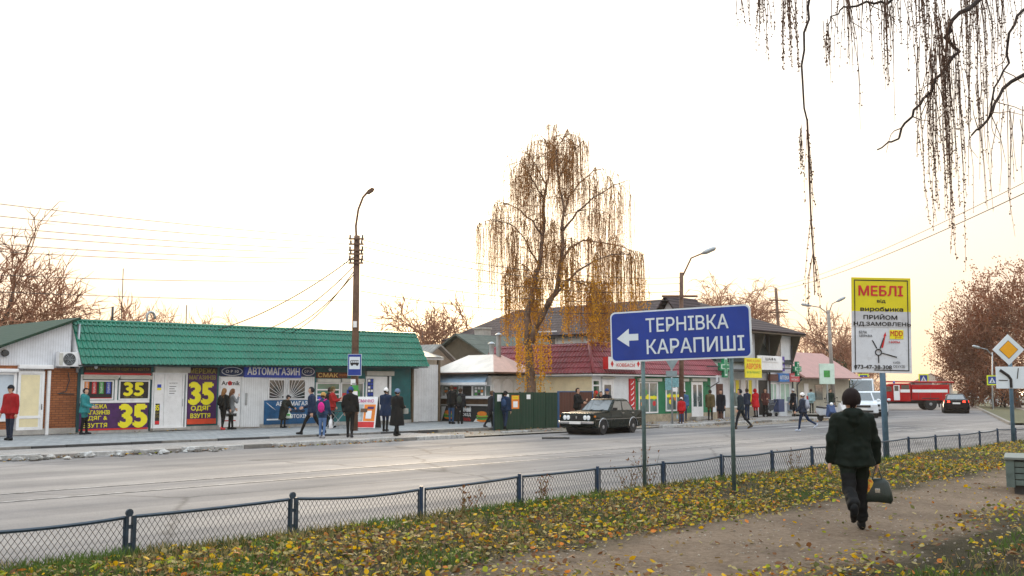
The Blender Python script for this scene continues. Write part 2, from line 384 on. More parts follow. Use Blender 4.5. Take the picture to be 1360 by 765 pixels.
wob = nn(t, 'ShaderNodeMath', operation='MULTIPLY_ADD'); wob.inputs[1].default_value = 2.2; t.links.new(noi(t, v, .55, 5, .6), wob.inputs[0]); t.links.new(sx.outputs[1], wob.inputs[2])
mr = nn(t, 'ShaderNodeMapRange'); mr.inputs['From Min'].default_value = -14; mr.inputs['From Max'].default_value = 14; t.links.new(wob.outputs[0], mr.inputs[0])
P_ = lambda n: (n + 1.1 + 14) / 28
zone = ramp(t, mr.outputs[0], [(P_(4.0), (0, 0, 0)), (P_(4.6), (1, 1, 1)), (P_(6.3), (1, 1, 1)), (P_(7.0), (0, 0, 0))])
fine = noi(t, v, 14, 6, .75); big = noi(t, v, .9, 8, .68)
path = mixc(t, .5, ramp(t, big, [(.34, (.065, .042, .026)), (.48, (.165, .115, .075)), (.68, (.27, .20, .14))]), ramp(t, fine, [(.3, (.08, .055, .038)), (.7, (.34, .265, .20))]))
humus = mixc(t, .5, ramp(t, big, [(.35, (.016, .016, .007)), (.65, (.045, .038, .015))]), ramp(t, fine, [(.3, (.012, .010, .006)), (.7, (.07, .055, .026))]))
t.links.new(mixc(t, zone, humus, path), b.inputs['Base Color'])
bump(t, b, noi(t, v, 9, 10, .78), 1.0, .09)
verge = mb.build('verge', m, smooth=True); verge.rotation_euler = (0, 0, RZ); verge['kind'] = 'structure'
# leaves and grass
LEAFC = [leafmat('leaf_yellow', (.52, .31, .006)), leafmat('leaf_cream', (.32, .26, .105)), leafmat('leaf_lime', (.27, .30, .02)),
         leafmat('leaf_brown', (.15, .065, .025)), leafmat('leaf_tan', (.20, .13, .05)), leafmat('leaf_orange', (.50, .17, .03)), leafmat('leaf_olive', (.09, .09, .022))]
def leafverts(size, curl):
    o = [(-.5, 0), (-.28, .3), (.05, .36), (.5, 0), (.05, -.36), (-.28, -.3)]
    return [(x * size, y * size, (curl * (x * x * 1.2 + y * y * 2.2)) * size) for x, y in o]
LF = [(0, 1, 2, 5), (5, 2, 4), (2, 3, 4)]
LF = [(0, 1, 2), (0, 2, 4, 5), (2, 3, 4)]
def dens(s, n):
    q = noise.noise(Vector((s * .5, n * .5, 11))) * .5 + noise.noise(Vector((s * 1.7, n * 1.7, 21))) * .35
    if n > 9.95: return 0
    d = 0
    if n > 6.5: d = min(1, (n - 6.5) / .55) * min(1, max(.1, .66 + q * 1.25)) * (1 if s < 12 else 1.12)
    elif n < 4.8: d = min(1, (4.8 - n) / .7) * (.10 + max(0, q - .05) * 1.1) + (.55 * math.exp(-((s - 8.2) / 1.6) ** 2 - ((n - 4.2) / .6) ** 2)) + .30 * math.exp(-((s - 14.5) / 3) ** 2 - ((n - 4.4) / .35) ** 2)
    else: d = .035 + max(0, q - .22) * .35
    if s < 8.5 and 4.6 < n <= 6.9: d = max(d, (.5 + q * .6) * min(1, (8.5 - s) / 2.0))
    return max(0, d)
def inview(p, mx=30, mn=690):
    if p[1] < 5: return False
    x = CX + F * p[0] / p[1]; return -mx < x < 1360 + mx
rng = random.Random(3); leaves = []; tries = 0
while len(leaves) < 24000 and tries < 400000:
    tries += 1
    u = rng.random(); Y = 7.2 * (34 / 7.2) ** (u ** .85)
    X = rng.uniform(-.54, .54) * Y; s, n = sn((X, Y))
    if n > 9.95 or n < -3 or s > 45: continue
    if rng.random() < dens(s, n) * (1 if Y > 12 else .8): leaves.append((s, n, Y))
leaves.sort(key=lambda q: q[2])
def leafmatrix(s, n):
    e = Matrix.Rotation(rng.uniform(0, 6.28), 4, 'Z') @ Matrix.Rotation(rng.gauss(0, .45), 4, 'X') @ Matrix.Rotation(rng.gauss(0, .45), 4, 'Y')
    return Matrix.Translation((s, n, vz(s, n) + rng.uniform(.008, .04))) @ e
CW = [.17, .20, .09, .19, .16, .04, .15]
shapes = {}
for ci in range(7):
    for k in range(2):
        mb = MB(); mb.add(leafverts(1, (.5, -.4)[k]), LF); shapes[ci, k] = mb.mesh('fallen_leaf', LEAFC[ci])
for s, n, Y in leaves[:300]:
    o = obj('fallen_leaf', shapes[rng.choices(range(7), CW)[0], rng.randint(0, 1)], verge); sz = rng.uniform(.045, .085)
    o.matrix_local = leafmatrix(s, n) @ Matrix.Diagonal((sz, sz * rng.uniform(.8, 1.1), sz, 1))
mb = MB()
for s, n, Y in leaves[300:]:
    M_ = leafmatrix(s, n); sz = rng.choice([rng.uniform(.025, .05), rng.uniform(.04, .085)]) * (1 if Y < 16 else 1.12); cw = CW
    if n > 6.8 and s > 12: cw = [.28, .17, .14, .13, .12, .03, .13]
    mb.add([M_ @ Vector(p) for p in leafverts(sz, rng.uniform(-1.1, 1.5))], LF, rng.choices(range(7), cw)[0])
lo = mb.build('leaf_litter', LEAFC); lo.rotation_euler = (0, 0, RZ)
tag(lo, 'yellow and cream fallen leaves strewn over the verge and path', 'leaves', kind='stuff')
GR = [leafmat('grass_green', (.07, .12, .025)), leafmat('grass_dry', (.22, .18, .07)), leafmat('grass_dark', (.045, .065, .02))]
mb = MB(); cnt = 0; tries = 0
while cnt < 26000 and tries < 300000:
    tries += 1
    Y = 7.0 * (36 / 7.0) ** (rng.random() ** .9); X = rng.uniform(-.54, .54) * Y; s, n = sn((X, Y))
    if n > 10.15 or n < -3 or s > 48: continue
    d = dens(s, n); q = noise.noise(Vector((s * .9, n * .9, 40)))
    p = (.55 + q if n > 6.9 else (.35 + q * .8 if n < 3.6 else .0))
    if n > 9.2: p = .95
    if rng.random() > p: continue
    z = vz(s, n); h = rng.uniform(.03, .10) * (1.5 if n > 9.3 else 1); a = rng.uniform(0, 6.28); wd = .005 + h * .04; lx, ly = rng.gauss(0, .5) * h, rng.gauss(0, .5) * h
    dx, dy = cos(a) * wd, sin(a) * wd
    mb.add([(s - dx, n - dy, z - .01), (s + dx, n + dy, z - .01), (s + lx, n + ly, z + h)], [(0, 1, 2)], 0 if q > .12 else (1 if rng.random() < .5 else 2)); cnt += 1
go = mb.build('grass', GR); go.rotation_euler = (0, 0, RZ)
tag(go, 'short rough grass along the verge under the low fence', 'grass', kind='stuff')
# pebbles and litter crumbs on the path
mb = MB()
for k in range(2600):
    Y = rng.uniform(7.2, 20); X = rng.uniform(-.2, .54) * Y; s, n = sn((X, Y))
    if not 3 < n < 7.2: continue
    r = rng.uniform(.004, .016); mb.ball((s, n, vz(s, n) + r * .3), (r * 1.3, r, r * .7), 5, 3)
po = mb.build('path_gravel', [mat('gravel', (.30, .26, .21), .95, .4, 9)]); po.rotation_euler = (0, 0, RZ)
tag(po, 'small stones and crumbs of soil on the trodden path', 'gravel', kind='stuff')

# drifts of leaves in the gutter, on the lay-by and by the far kerb
mb = MB(); cnt = 0
for (sa, sb, na, nb, k, zz0) in ((4, 26, KN - .32, KN + .02, 900, ROADZ + .01), (26.5, 39.5, KN + .1, 29.3, 700, ROADZ + .06), (40.5, 58, 25.0, KN, 900, ROADZ + .02), (40, 51, 27.5, 29.6, 600, PAVZ + .01), (-5, 33, 35.9, 36.8, 150, UPZ + .01)):
    for j in range(k):
        s, n = rng.uniform(sa, sb), rng.uniform(na, nb)
        if noise.noise(Vector((s * .8, n, 60))) < -.1: continue
        M_ = Matrix.Translation((s, n, zz0 + rng.uniform(.005, .03))) @ Matrix.Rotation(rng.uniform(0, 6.28), 4, 'Z') @ Matrix.Rotation(rng.gauss(0, .4), 4, 'X')
        mb.add([M_ @ Vector(p) for p in leafverts(rng.uniform(.05, .1), rng.uniform(-1, 1.5))], LF, rng.choices(range(7), [.1, .08, .02, .4, .22, .08, .1])[0])
lo = mb.build('gutter_leaves', LEAFC); lo.rotation_euler = (0, 0, RZ); tag(lo, 'brown leaves drifted along the far kerb and lay-by', 'leaves', kind='stuff')
# ================================================================== low wire fence along the verge
IRON = mat('fence_blue_black', (.018, .035, .055), .5, .35, 8)
IRONB = mat('fence_post_blue', (.012, .035, .075), .5, .35, 8)
WIRE = mat('wire_grey', (.022, .026, .032), .5, .2, 8)
fence = thing('low_fence', 'low dark wire-mesh fence running between the leafy verge and the road', 'fence', W(2, 9.85, 0), RZ)
PX = [-60, 175, 390, 560, 690, 793, 880, 958, 1025, 1078, 1125, 1168, 1207, 1243, 1275, 1302, 1326, 1350, 1371, 1391]
posts = [on_n(p, 600, 9.85)[0] - 2 for p in PX]
fh = [.43, .43, .46, .41, .44, .45, .43, .46, .47, .46, .45, .46, .47, .46, .45, .46, .47, .46, .46, .46]
for i, x in enumerate(posts):
    z = vz(x + 2, 9.85); mb = MB()
    if i in (1, 2):
        mb.box(x - .045, x - .01, -.02, .02, z - .1, z + fh[i]); mb.box(x + .03, x + .065, -.02, .02, z - .1, z + fh[i])
        mb.box(x - .01, x + .03, -.012, .012, z + .12, z + .16); mb.box(x - .01, x + .03, -.012, .012, z + .3, z + .34)
        mb.lathe([(.018, -.012), (.04, -.012), (.04, .012), (.018, .012)], (x, 0, z + fh[i] + .03), 'y', 12)
    else:
        mb.tube([(x, 0, z - .1), (x + random.uniform(-.012, .012), 0, z + fh[i] + .03)], .026, 8)
    mb.build('post', IRONB if i > 2 else IRON, fence)
for i in range(len(posts) - 1):
    a, c = posts[i] + .07, posts[i + 1] - .05; za, zc = vz(a + 2, 9.85), vz(c + 2, 9.85); L = c - a
    sag = random.uniform(.0, .035)
    top = lambda q: za + (zc - za) * q + (fh[i] + (fh[i + 1] - fh[i]) * q) - .015 - sag * 4 * q * (1 - q)
    bot = lambda q: za + (zc - za) * q - .0 + .035
    mb = MB(); qs = [k / 8 for k in range(9)]
    mb.tube([(a + L * q, 0, top(q)) for q in qs], .019, 5); mb.tube([(a + L * q, 0, bot(q)) for q in qs], .01, 4)
    mb.tube([(a, 0, bot(0)), (a, 0, top(0))], .012, 5); mb.tube([(c, 0, bot(1)), (c, 0, top(1))], .012, 5)
    mb.build('panel_frame', IRON, fence)
    # diamond mesh: two families of slanting wires clipped to the frame
    mb = MB(); sp = .062 if i < 5 else (.085 if i < 9 else .12); r = .0034 if i < 5 else .0036; hgt = .42; run = hgt * .62
    k = -run
    while k < L:
        for sg in (0, 1):
            pts = []
            for q in (0, 1):
                xx = k + run * (q if sg == 0 else 1 - q); pts.append([xx, q])
            (x0, q0), (x1, q1) = pts
            def clip(x0, q0, x1, q1):
                if x0 > x1: x0, q0, x1, q1 = x1, q1, x0, q0
                if x1 < 0 or x0 > L: return None
                if x0 < 0: q0 += (q1 - q0) * (0 - x0) / (x1 - x0); x0 = 0
                if x1 > L: q1 -= (q1 - q0) * (x1 - L) / (x1 - x0); x1 = L
                return x0, q0, x1, q1
            cl = clip(x0, q0, x1, q1)
            if cl and cl[2] - cl[0] > .01:
                x0, q0, x1, q1 = cl; f0, f1 = x0 / L, x1 / L
                mb.tube([(a + x0, .004 * (1 - 2 * sg), bot(f0) + (top(f0) - bot(f0)) * q0), (a + x1, .004 * (1 - 2 * sg), bot(f1) + (top(f1) - bot(f1)) * q1)], r, 3, 0, False)
        k += sp
    mb.build('wire_mesh', WIRE, fence)

# ================================================================== metal tile roofing
def tilegrid(L, Wd, pitch=.183, step=.35, amp=.042, lip=.036, x0=0, sub=6, ang=0):
    """one pressed sheet L wide (x) and Wd up the slope (y), heights in z"""
    xs = []; x = x0; n = max(2, int(round(L / pitch * sub)))
    xs = [x0 + L * i / n for i in range(n + 1)]
    ys = []; k = 0
    while k * step < Wd:
        a, b_ = k * step, min(Wd, (k + 1) * step)
        ys += [(a, lip), (b_ - .001, 0)]; k += 1
    V, Fc = [], []
    for y, z in ys:
        for x in xs:
            wv_ = amp * max(0, sin(2 * pi * x / pitch)) ** .7 if sin(2 * pi * x / pitch) > 0 else amp * .35 * sin(2 * pi * x / pitch)
            V.append(Vector((x, y, z + wv_)))
    m_ = len(xs)
    for j in range(len(ys) - 1):
        for i in range(m_ - 1): Fc.append((j * m_ + i, j * m_ + i + 1, (j + 1) * m_ + i + 1, (j + 1) * m_ + i))
    return V, Fc
def tileroof(parent, O, R, U, L, Wd, m, sheet_w=1.1, cuts=(), name='roof_sheet', **kw):
    """sheets laid side by side on the plane O + x R + y U; cuts = [(point2d, normal2d)] keep the side the normal points to"""
    O, R, U = Vector(O), Vector(R).normalized(), Vector(U).normalized(); Z = R.cross(U).normalized(); out = []
    p = kw.get('pitch', .183); sw = max(1, round(sheet_w / p)) * p; x = 0
    while x < L - .02:
        l = min(sw, L - x); V, Fc = tilegrid(l, Wd, x0=x, **kw)
        me = bpy.data.meshes.new(name); me.from_pydata(V, [], Fc)
        if cuts:
            bm = bmesh.new(); bm.from_mesh(me)
            for (cx, cy), (nx, ny) in cuts:
                bmesh.ops.bisect_plane(bm, geom=bm.verts[:] + bm.edges[:] + bm.faces[:], plane_co=(cx, cy, 0), plane_no=(-nx, -ny, 0), clear_outer=True)
            bm.to_mesh(me); bm.free()
        if len(me.polygons):
            a = np.zeros(len(me.vertices) * 3); me.vertices.foreach_get('co', a); a = a.reshape(-1, 3)
            q = np.array(O) + a[:, :1] * np.array(R) + a[:, 1:2] * np.array(U) + a[:, 2:] * np.array(Z)
            me.vertices.foreach_set('co', q.ravel()); me.materials.append(m)
            me.polygons.foreach_set('use_smooth', [False] * len(me.polygons)); me.update()
            out.append(obj(name, me, parent))
        x += l
    return out
# ------------------------------------------------------------------ facade helper: everything measured on the facade plane
class Facade:
    def __init__(s, root, n, s0, along='s'): s.r, s.n, s.s0 = root, n, s0
    def x(s, px, py=520): return on_n(px, py, s.n)[0] - s.s0
    def z(s, px, py): return on_n(px, py, s.n)[1]
    def rect(s, a, b, c, d):
        m_ = (a + c) / 2; return s.x(a), s.x(c), s.z(m_, d), s.z(m_, b)
    def panel(s, name, px, m, y0=0, t=.03, parent=None, bevel=0):
        x0, x1, z0, z1 = s.rect(*px); mb = MB(); mb.box(x0, x1, y0 - t, y0, z0, z1); return mb.build(name, m, parent or s.r, bevel=bevel)
    def text(s, body, px, m, y, parent=None, bold=.0):
        x0, x1, z0, z1 = s.rect(*px); return text(parent or s.r, body, x0, x1, z0, z1, y, m, bold)
    def frame(s, name, px, m, y0, t=.05, b=.06, parent=None, mull=(), rails=()):
        x0, x1, z0, z1 = s.rect(*px); mb = MB()
        mb.box(x0, x0 + b, y0 - t, y0, z0, z1); mb.box(x1 - b, x1, y0 - t, y0, z0, z1)
        mb.box(x0 + b, x1 - b, y0 - t, y0, z1 - b, z1); mb.box(x0 + b, x1 - b, y0 - t, y0, z0, z0 + b)
        for q in mull: mb.box(x0 + (x1 - x0) * q - b / 2, x0 + (x1 - x0) * q + b / 2, y0 - t + .002, y0, z0 + b, z1 - b)
        for q in rails: mb.box(x0 + b, x1 - b, y0 - t + .004, y0, z0 + (z1 - z0) * q - b / 2, z0 + (z1 - z0) * q + b / 2)
        return mb.build(name, m, parent or s.r)
    def window(s, px, y0=0, fm=None, gm=None, b=.06, mull=(), rails=(), name='window', t=.05):
        x0, x1, z0, z1 = s.rect(*px); mb = MB(); mb.box(x0 + b * .5, x1 - b * .5, y0 - .02, y0 - .004, z0 + b * .5, z1 - b * .5)
        w_ = mb.build(name, gm or GLASS, s.r); s.frame('frame', px, fm or PVC, y0 - .004, t, b, w_, mull, rails); return w_

TEAL = mat('teal_wall', (.015, .12, .13), .6, .25, 1.5, dirt=.3)
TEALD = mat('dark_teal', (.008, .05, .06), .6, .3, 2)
GREENR = mat('green_metal_tile', (.0, .145, .088), .38, .22, 1.0, spec=.5, dirt=.15)
PURPLE = mat('banner_purple', (.055, .012, .09), .5, .35, 3)
YEL = mat('print_yellow', (.80, .72, .02), .5, .06)
YELD = mat('print_ochre', (.30, .24, .04), .6, .1)
REDP = mat('print_red', (.55, .02, .025), .5, .15)
BLUEP = mat('print_blue', (.02, .06, .42), .45, .15)
BLUED = mat('print_dark_blue', (.012, .035, .11), .5, .3, 3)
PWHITE = mat('print_white', (.78, .80, .82), .5, .05)
SHUT = mat('shutter_box_grey', (.48, .48, .44), .55, .15)
ORANGE = mat('print_orange', (.75, .22, .02), .5, .25, 4)
GREENP = mat('print_green', (.05, .30, .06), .5, .3, 5)
CREAM = mat('cream_panel', (.74, .66, .42), .6, .08)
BOARD = stripemat('white_board_cladding', (.66, .69, .71), .11, 0)
# ------------------------------------------------------------------ the green-roofed row of shops
n0, s0 = 36.9, 16.4
shop = thing('shop_row', 'long low shop row under a steep green metal-tile roof', 'shop', W(s0, n0, UPZ), RZ)
f = Facade(shop, n0, s0)
shop.location.z = 0
SL = 33.0 - s0
mb = MB(); mb.box(0, SL, 0, 6, -.05, 2.9); mb.build('wall', TEAL, shop)
mb = MB(); mb.box(-.02, SL + .03, -.04, .0, -.06, .2); mb.build('plinth', CONC, shop)
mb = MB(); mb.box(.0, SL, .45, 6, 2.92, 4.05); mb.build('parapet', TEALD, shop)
ez0, ez1, rz0, rz1 = 2.58, 2.78, 4.22, 4.38
ev0, ev1 = Vector((-.1, -.72, ez0)), Vector((SL + .55, -.72, ez1)); tp0 = Vector((-.1, .3, rz0))
R_ = (ev1 - ev0); U_ = tp0 - ev0; U_ = U_ - R_.normalized() * U_.dot(R_.normalized())
tileroof(shop, ev0, R_, U_, R_.length, U_.length + .02, GREENR)
mb = MB(); mb.tube([tp0 + Vector((0, .03, .02)), tp0 + R_ + Vector((0, .03, .02))], .07, 8); mb.build('ridge_cap', GREENR, shop, smooth=True)
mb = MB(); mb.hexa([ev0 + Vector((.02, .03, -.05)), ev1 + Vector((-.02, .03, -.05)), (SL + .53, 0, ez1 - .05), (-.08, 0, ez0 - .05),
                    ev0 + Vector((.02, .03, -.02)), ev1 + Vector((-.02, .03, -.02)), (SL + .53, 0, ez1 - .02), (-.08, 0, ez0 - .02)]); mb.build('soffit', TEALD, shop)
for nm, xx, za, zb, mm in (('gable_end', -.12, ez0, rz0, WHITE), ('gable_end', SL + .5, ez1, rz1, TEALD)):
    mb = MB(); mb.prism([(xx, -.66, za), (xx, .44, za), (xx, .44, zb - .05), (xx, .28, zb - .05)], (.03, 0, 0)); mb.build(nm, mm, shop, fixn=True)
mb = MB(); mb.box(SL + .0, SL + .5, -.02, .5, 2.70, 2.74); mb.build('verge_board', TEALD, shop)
# clothes shop
sg = f.panel('shop_sign', (110, 487, 199, 498), mat('sign_maroon_black', (.028, .012, .014), .5, .3, 2), 0, .05)
f.text('МЕРЕЖА МАГАЗИНІВ ОДЯГУ ТА ВЗУТТЯ', (112, 488.5, 196, 492.5), YELD, -.056, sg)
f.panel('sign_trim', (110, 495.5, 199, 498), REDP, -.05, .012, sg)
f.frame('window_surround', (105, 498, 201, 535), PVC, 0, .05, .1, mull=(.49,))
for a, c in ((108, 155), (158, 200)): f.panel('shutter_box', (a, 499, c, 504), SHUT, 0, .13, bevel=.02)
wn = f.window((109, 505, 150, 531), 0, b=.05)
x0, x1, z0, z1 = f.rect(111, 506, 149, 530); mb = MB(); mb.box(x0, x1, -.028, -.022, z0, z1); ps = mb.build('poster', mat('poster_black', (.012, .012, .018), .3), wn)
for k, (a, mm) in enumerate(((111.5, ORANGE), (121.5, REDP), (131, GREENP), (140.5, BLUEP))):
    st_ = f.panel('poster_strip', (a, 507, a + 6, 516 if k == 0 else 523), mm, -.028, .004, wn)
    f.text('ЗНИЖКА' if k else 'НОВЕ', (a + 1.5, 508, a + 4.5, 515 if k == 0 else 522), PWHITE, -.034, wn)
f.panel('poster_trim', (118, 528.3, 150, 530), REDP, -.028, .006, wn)
wn = f.window((157, 505, 198, 531), 0, b=.05)
f.panel('poster', (159, 507, 196, 529), MATS['poster_black'], -.022, .006, wn)
f.text('35', (164.5, 508.5, 189.5, 525), YEL, -.030, wn, .06); f.text('ОДЯГ ТА ВЗУТТЯ', (164.5, 526.3, 189, 528.6), YELD, -.030, wn)
bn = f.panel('banner', (103, 535.5, 197, 571), PURPLE, 0, .045)
f.panel('banner_trim', (103, 568.8, 197, 571), REDP, -.045, .006, bn)
for body, q in (('МЕРЕЖА', (111, 537, 142, 542.5)), ('МАГАЗИНІВ', (111, 545, 146, 550.5)), ('ОДЯГ &', (111, 552.5, 143, 558.8)), ('ВЗУТТЯ', (111, 562, 143, 567.8))):
    f.text(body, q, YEL, -.052, bn, .02)
f.text('35', (160, 538, 194, 566), YEL, -.052, bn, .07)
f.panel('corner_post', (198, 498, 203, 572), TEALD, 0, .06)
# clothes shop door
f.panel('shutter_box', (203, 487.5, 250, 495), SHUT, 0, .14, bevel=.02)
dr = f.panel('door', (203.5, 495, 243.5, 568), PVC, 0, .035)
f.frame('frame', (203.5, 495, 243.5, 568), PVC, -.035, .04, .07, dr, mull=(.37,))
f.panel('poster', (204.5, 536, 212, 564), BLACK, -.04, .01, dr); f.text('35', (205.5, 538, 211, 545), YEL, -.056, dr, .04); f.text('ОДЯГ', (205.3, 547, 211.3, 550.5), YELD, -.056, dr); f.text('ВЗУТТЯ', (205.3, 552, 211.3, 555), YELD, -.056, dr); f.panel('poster_trim', (204.5, 559, 212, 563.5), REDP, -.05, .004, dr)
f.panel('notice', (222, 505.5, 236, 526), PWHITE, -.036, .008, dr); f.text('ЧАС РОБОТИ', (223.5, 508, 234.5, 510), DARK, -.047, dr)
for k in range(4): f.panel('notice_line', (224, 513 + k * 3, 233 - (k % 2) * 2, 513.8 + k * 3), DARK, -.045, .001, dr)
f.panel('notice', (208, 510.5, 213.2, 515), BLUEP, -.04, .008, dr); f.panel('notice', (208, 515.1, 213.2, 518), YEL, -.04, .008, dr)
x0 = f.x(241.5); mb = MB(); mb.tube([(x0, -.09, 1.0), (x0, -.09, 1.3)], .015, 6); mb.build('handle', STEEL, dr)
f.panel('door_step', (200, 568, 250, 571), CONC, 0, .3)
f.frame('door_surround', (200.5, 495, 247, 570), WHITE, -.002, .1, .06)
# tall banner
bn = f.panel('banner', (248.5, 488, 287, 563), PURPLE, 0, .05)
f.panel('banner_trim', (248.5, 556, 287, 563), mat('print_vermilion', (.6, .06, .02), .5), -.05, .006, bn); f.panel('banner_trim', (248.5, 488, 287, 496), MATS['sign_maroon_black'], -.05, .004, bn)
for body, q, bd, mm in (('МЕРЕЖА', (250, 489.5, 285, 496), .02, YELD), ('МАГАЗИНІВ', (250, 498.5, 285, 504), .02, YELD), ('35', (251.5, 509, 281.5, 536), .07, YEL), ('ОДЯГ', (253.5, 539, 279, 546), .03, YEL), ('ВЗУТТЯ', (253, 549, 279, 555), .03, YEL)):
    f.text(body, q, mm, -.058, bn, bd)
# car-parts shop
f.panel('white_cladding', (290, 500, 417, 567), BOARD, 0, .03)
def oval(px, label):
    sg = f.panel('shop_sign', px, BLUED, 0, .05); x0, x1, z0, z1 = f.rect(*px); cx, cz, rx, rz_ = (x0 + x1) / 2, (z0 + z1) / 2, (x1 - x0) * .44, (z1 - z0) * .40
    mb = MB(); mb.tube([(cx + rx * cos(q * pi / 12), -.056, cz + rz_ * sin(q * pi / 12)) for q in range(25)], .014, 5, 0, False); mb.build('oval_ring', PWHITE, sg)
    text(sg, label, cx - rx * .62, cx + rx * .62, cz - rz_ * .35, cz + rz_ * .35, -.056, PWHITE)
oval((291, 486.5, 322, 500), 'O P 10')
sg = f.panel('shop_sign', (322.5, 486.5, 398, 501.5), BLUEP, 0, .09, bevel=.01)
f.text('АВТОМАГАЗИН', (326.5, 488.5, 395.5, 498), PWHITE, -.096, sg, .03)
oval((398.5, 487, 417, 500), 'O P 10')
dr = f.panel('panel_door', (291.5, 500.5, 318, 567), PVC, -.03, .03)
f.text('Ar', (293, 506, 301.5, 511.5), BLACK, -.064, dr, .03); f.text('mik', (306, 506, 317, 511.5), BLACK, -.064, dr, .03)
x0, x1, z0, z1 = f.rect(301.7, 506, 306, 512); mb = MB(); mb.lathe([(.0, -.062), ((z1 - z0) * .5, -.062), ((z1 - z0) * .5, -.068), (0, -.068)], ((x0 + x1) / 2, 0, (z0 + z1) / 2), 'y', 14); mb.build('red_ring', REDP, dr)
mb = MB(); mb.lathe([(.0, -.062), ((z1 - z0) * .2, -.062), ((z1 - z0) * .2, -.071), (0, -.071)], ((x0 + x1) / 2, 0, (z0 + z1) / 2), 'y', 10); mb.build('ring_centre', BLACK, dr)
f.panel('print_line', (297, 558, 313, 559.3), REDP, -.06, .004, dr); f.panel('print_line', (300, 549, 314, 553), DARK, -.06, .004, dr)
dr = f.panel('plank_door', (319, 501, 344.5, 567), BOARD, -.03, .05)
f.panel('handle', (324.5, 522, 327, 538), STEEL, -.08, .03, dr)
for px in ((355, 503.5, 377, 530.5), (381.5, 503.5, 405, 530.5)):
    wn = f.window(px, -.03, WHITE, glassmat('dark_glass', (.03, .045, .05)), b=.05)
    x0, x1, z0, z1 = f.rect(*px); mb = MB()
    for k in range(9):   # sunburst bars
        q = RD(8 + k * 12); cx, cz = (x1 - .06, z0 + .06) if px[0] < 360 else (x0 + .06, z0 + .06); sgn = -1 if px[0] < 360 else 1
        ln = min((x1 - x0 - .12) / max(cos(q), 1e-3), (z1 - z0 - .12) / max(sin(q), 1e-3))
        mb.tube([(cx + sgn * cos(q) * ln * .12, -.09, cz + sin(q) * ln * .12), (cx + sgn * cos(q) * ln, -.09, cz + sin(q) * ln)], .012, 4)
    mb.build('grille', WHITE, wn)
bn = f.panel('banner', (350.5, 531.5, 419, 563), mat('banner_blue', (.01, .09, .22), .45, .4, 2.5), -.03, .03)
f.text('АВТОМАГАЗИН', (366, 533, 417, 538.5), PWHITE, -.066, bn, .03); f.text('Запчастини', (383, 543, 404, 547.5), BLACK, -.066, bn, .03); f.text('АВТОХІМІЯ', (381, 550, 415, 555), PWHITE, -.066, bn, .03)
x0, x1, z0, z1 = f.rect(352, 534, 366, 553); mb = MB()
mb.prism([(x0, -.066, z1), (x0 + .12, -.066, z1 - .06), (x1, -.066, z0 + .42 * (z1 - z0)), (x1 - .2, -.066, z0 + .6 * (z1 - z0))], (0, .004, 0)); mb.build('arrow_print', PWHITE, bn, fixn=True)
f.panel('banner_text_block', (354, 556, 380, 558), PWHITE, -.06, .003, bn)
# food shop
sg = f.panel('shop_sign', (419, 494.5, 460, 502), mat('sign_bronze', (.09, .025, .012), .4, .4, 5), 0, .06)
f.text('СМАК', (421, 495.5, 447, 501), mat('gold_letters', (.65, .42, .12), .35, .2), -.068, sg, .03); f.text('ПРОДУКТИ', (449, 497, 459, 500), ORANGE, -.068, sg)
f.panel('shutter_box', (420, 503, 450, 508), SHUT, 0, .13, bevel=.02); f.panel('shutter_box', (452, 503, 482, 508), SHUT, 0, .13, bevel=.02)
wn = f.window((419, 508, 451, 532), 0, b=.06, gm=glassmat('green_glass', (.03, .14, .10)), rails=(.35, .6))
for k in range(3): f.panel('shelf_goods', (421 + k * 7, 526.5, 427 + k * 7, 531), [BLUEP, REDP, ORANGE][k], -.03, .02, wn)
wn = f.window((452, 508, 482.5, 532), 0, b=.06, gm=glassmat('shop_glass', (.12, .17, .16)))
for k in range(4): f.panel('shelf_goods', (454 + k * 6, 522 - k % 2 * 4, 459 + k * 6, 528), [REDP, BLUEP, PURPLE, GREENP][k], -.03, .01, wn)
f.panel('shelf_goods', (453, 528, 474, 531), mat('print_pink', (.75, .12, .2), .5), -.03, .015, wn)
f.panel('counter_sill', (418, 531.5, 483, 533.5), PVC, 0, .16)
f.panel('counter_front', (418, 534, 484, 562), TEAL, 0, .03)
# food shop door
f.panel('shutter_box', (484.5, 493, 521, 499), SHUT, 0, .15, bevel=.02)
dr = f.panel('door', (485, 500, 513, 559), PVC, 0, .04)
f.frame('frame', (485, 500, 513, 559), PVC, -.04, .03, .05, dr, mull=(.42,))
ps = f.panel('poster', (487, 503, 495, 531), BLUED, -.04, .012, dr)
for k in range(6):
    for j in range(2): f.panel('poster_photo', (487.7 + j * 3.7, 504 + k * 4.5, 490.6 + j * 3.7, 507 + k * 4.5), random.choice([PWHITE, BLUEP, mat('print_sky', (.25, .4, .6), .5)]), -.052, .003, dr)
f.panel('door_post', (513, 493, 515.5, 560), DARK, 0, .05); f.panel('door_post', (516, 500, 518.5, 560), PVC, 0, .06)
mb = MB(); mb.tube([(f.x(511.5), -.09, 1.0), (f.x(511.5), -.09, 1.25)], .014, 6); mb.build('handle', STEEL, dr)
f.panel('base_panel', (521, 547, 545.5, 562), TEALD, 0, .02)
for px_ in (124, 435.5):
    mb = MB(); p = (f.x(px_), -.13, f.z(px_, 487.5 if px_ < 200 else 491)); mb.ball(p, .07, 10, 7); mb.tube([(p[0], -.13, p[2]), (p[0], 0, p[2] + .02)], .02, 6); mb.build('globe_lamp', PVC, shop, smooth=True)
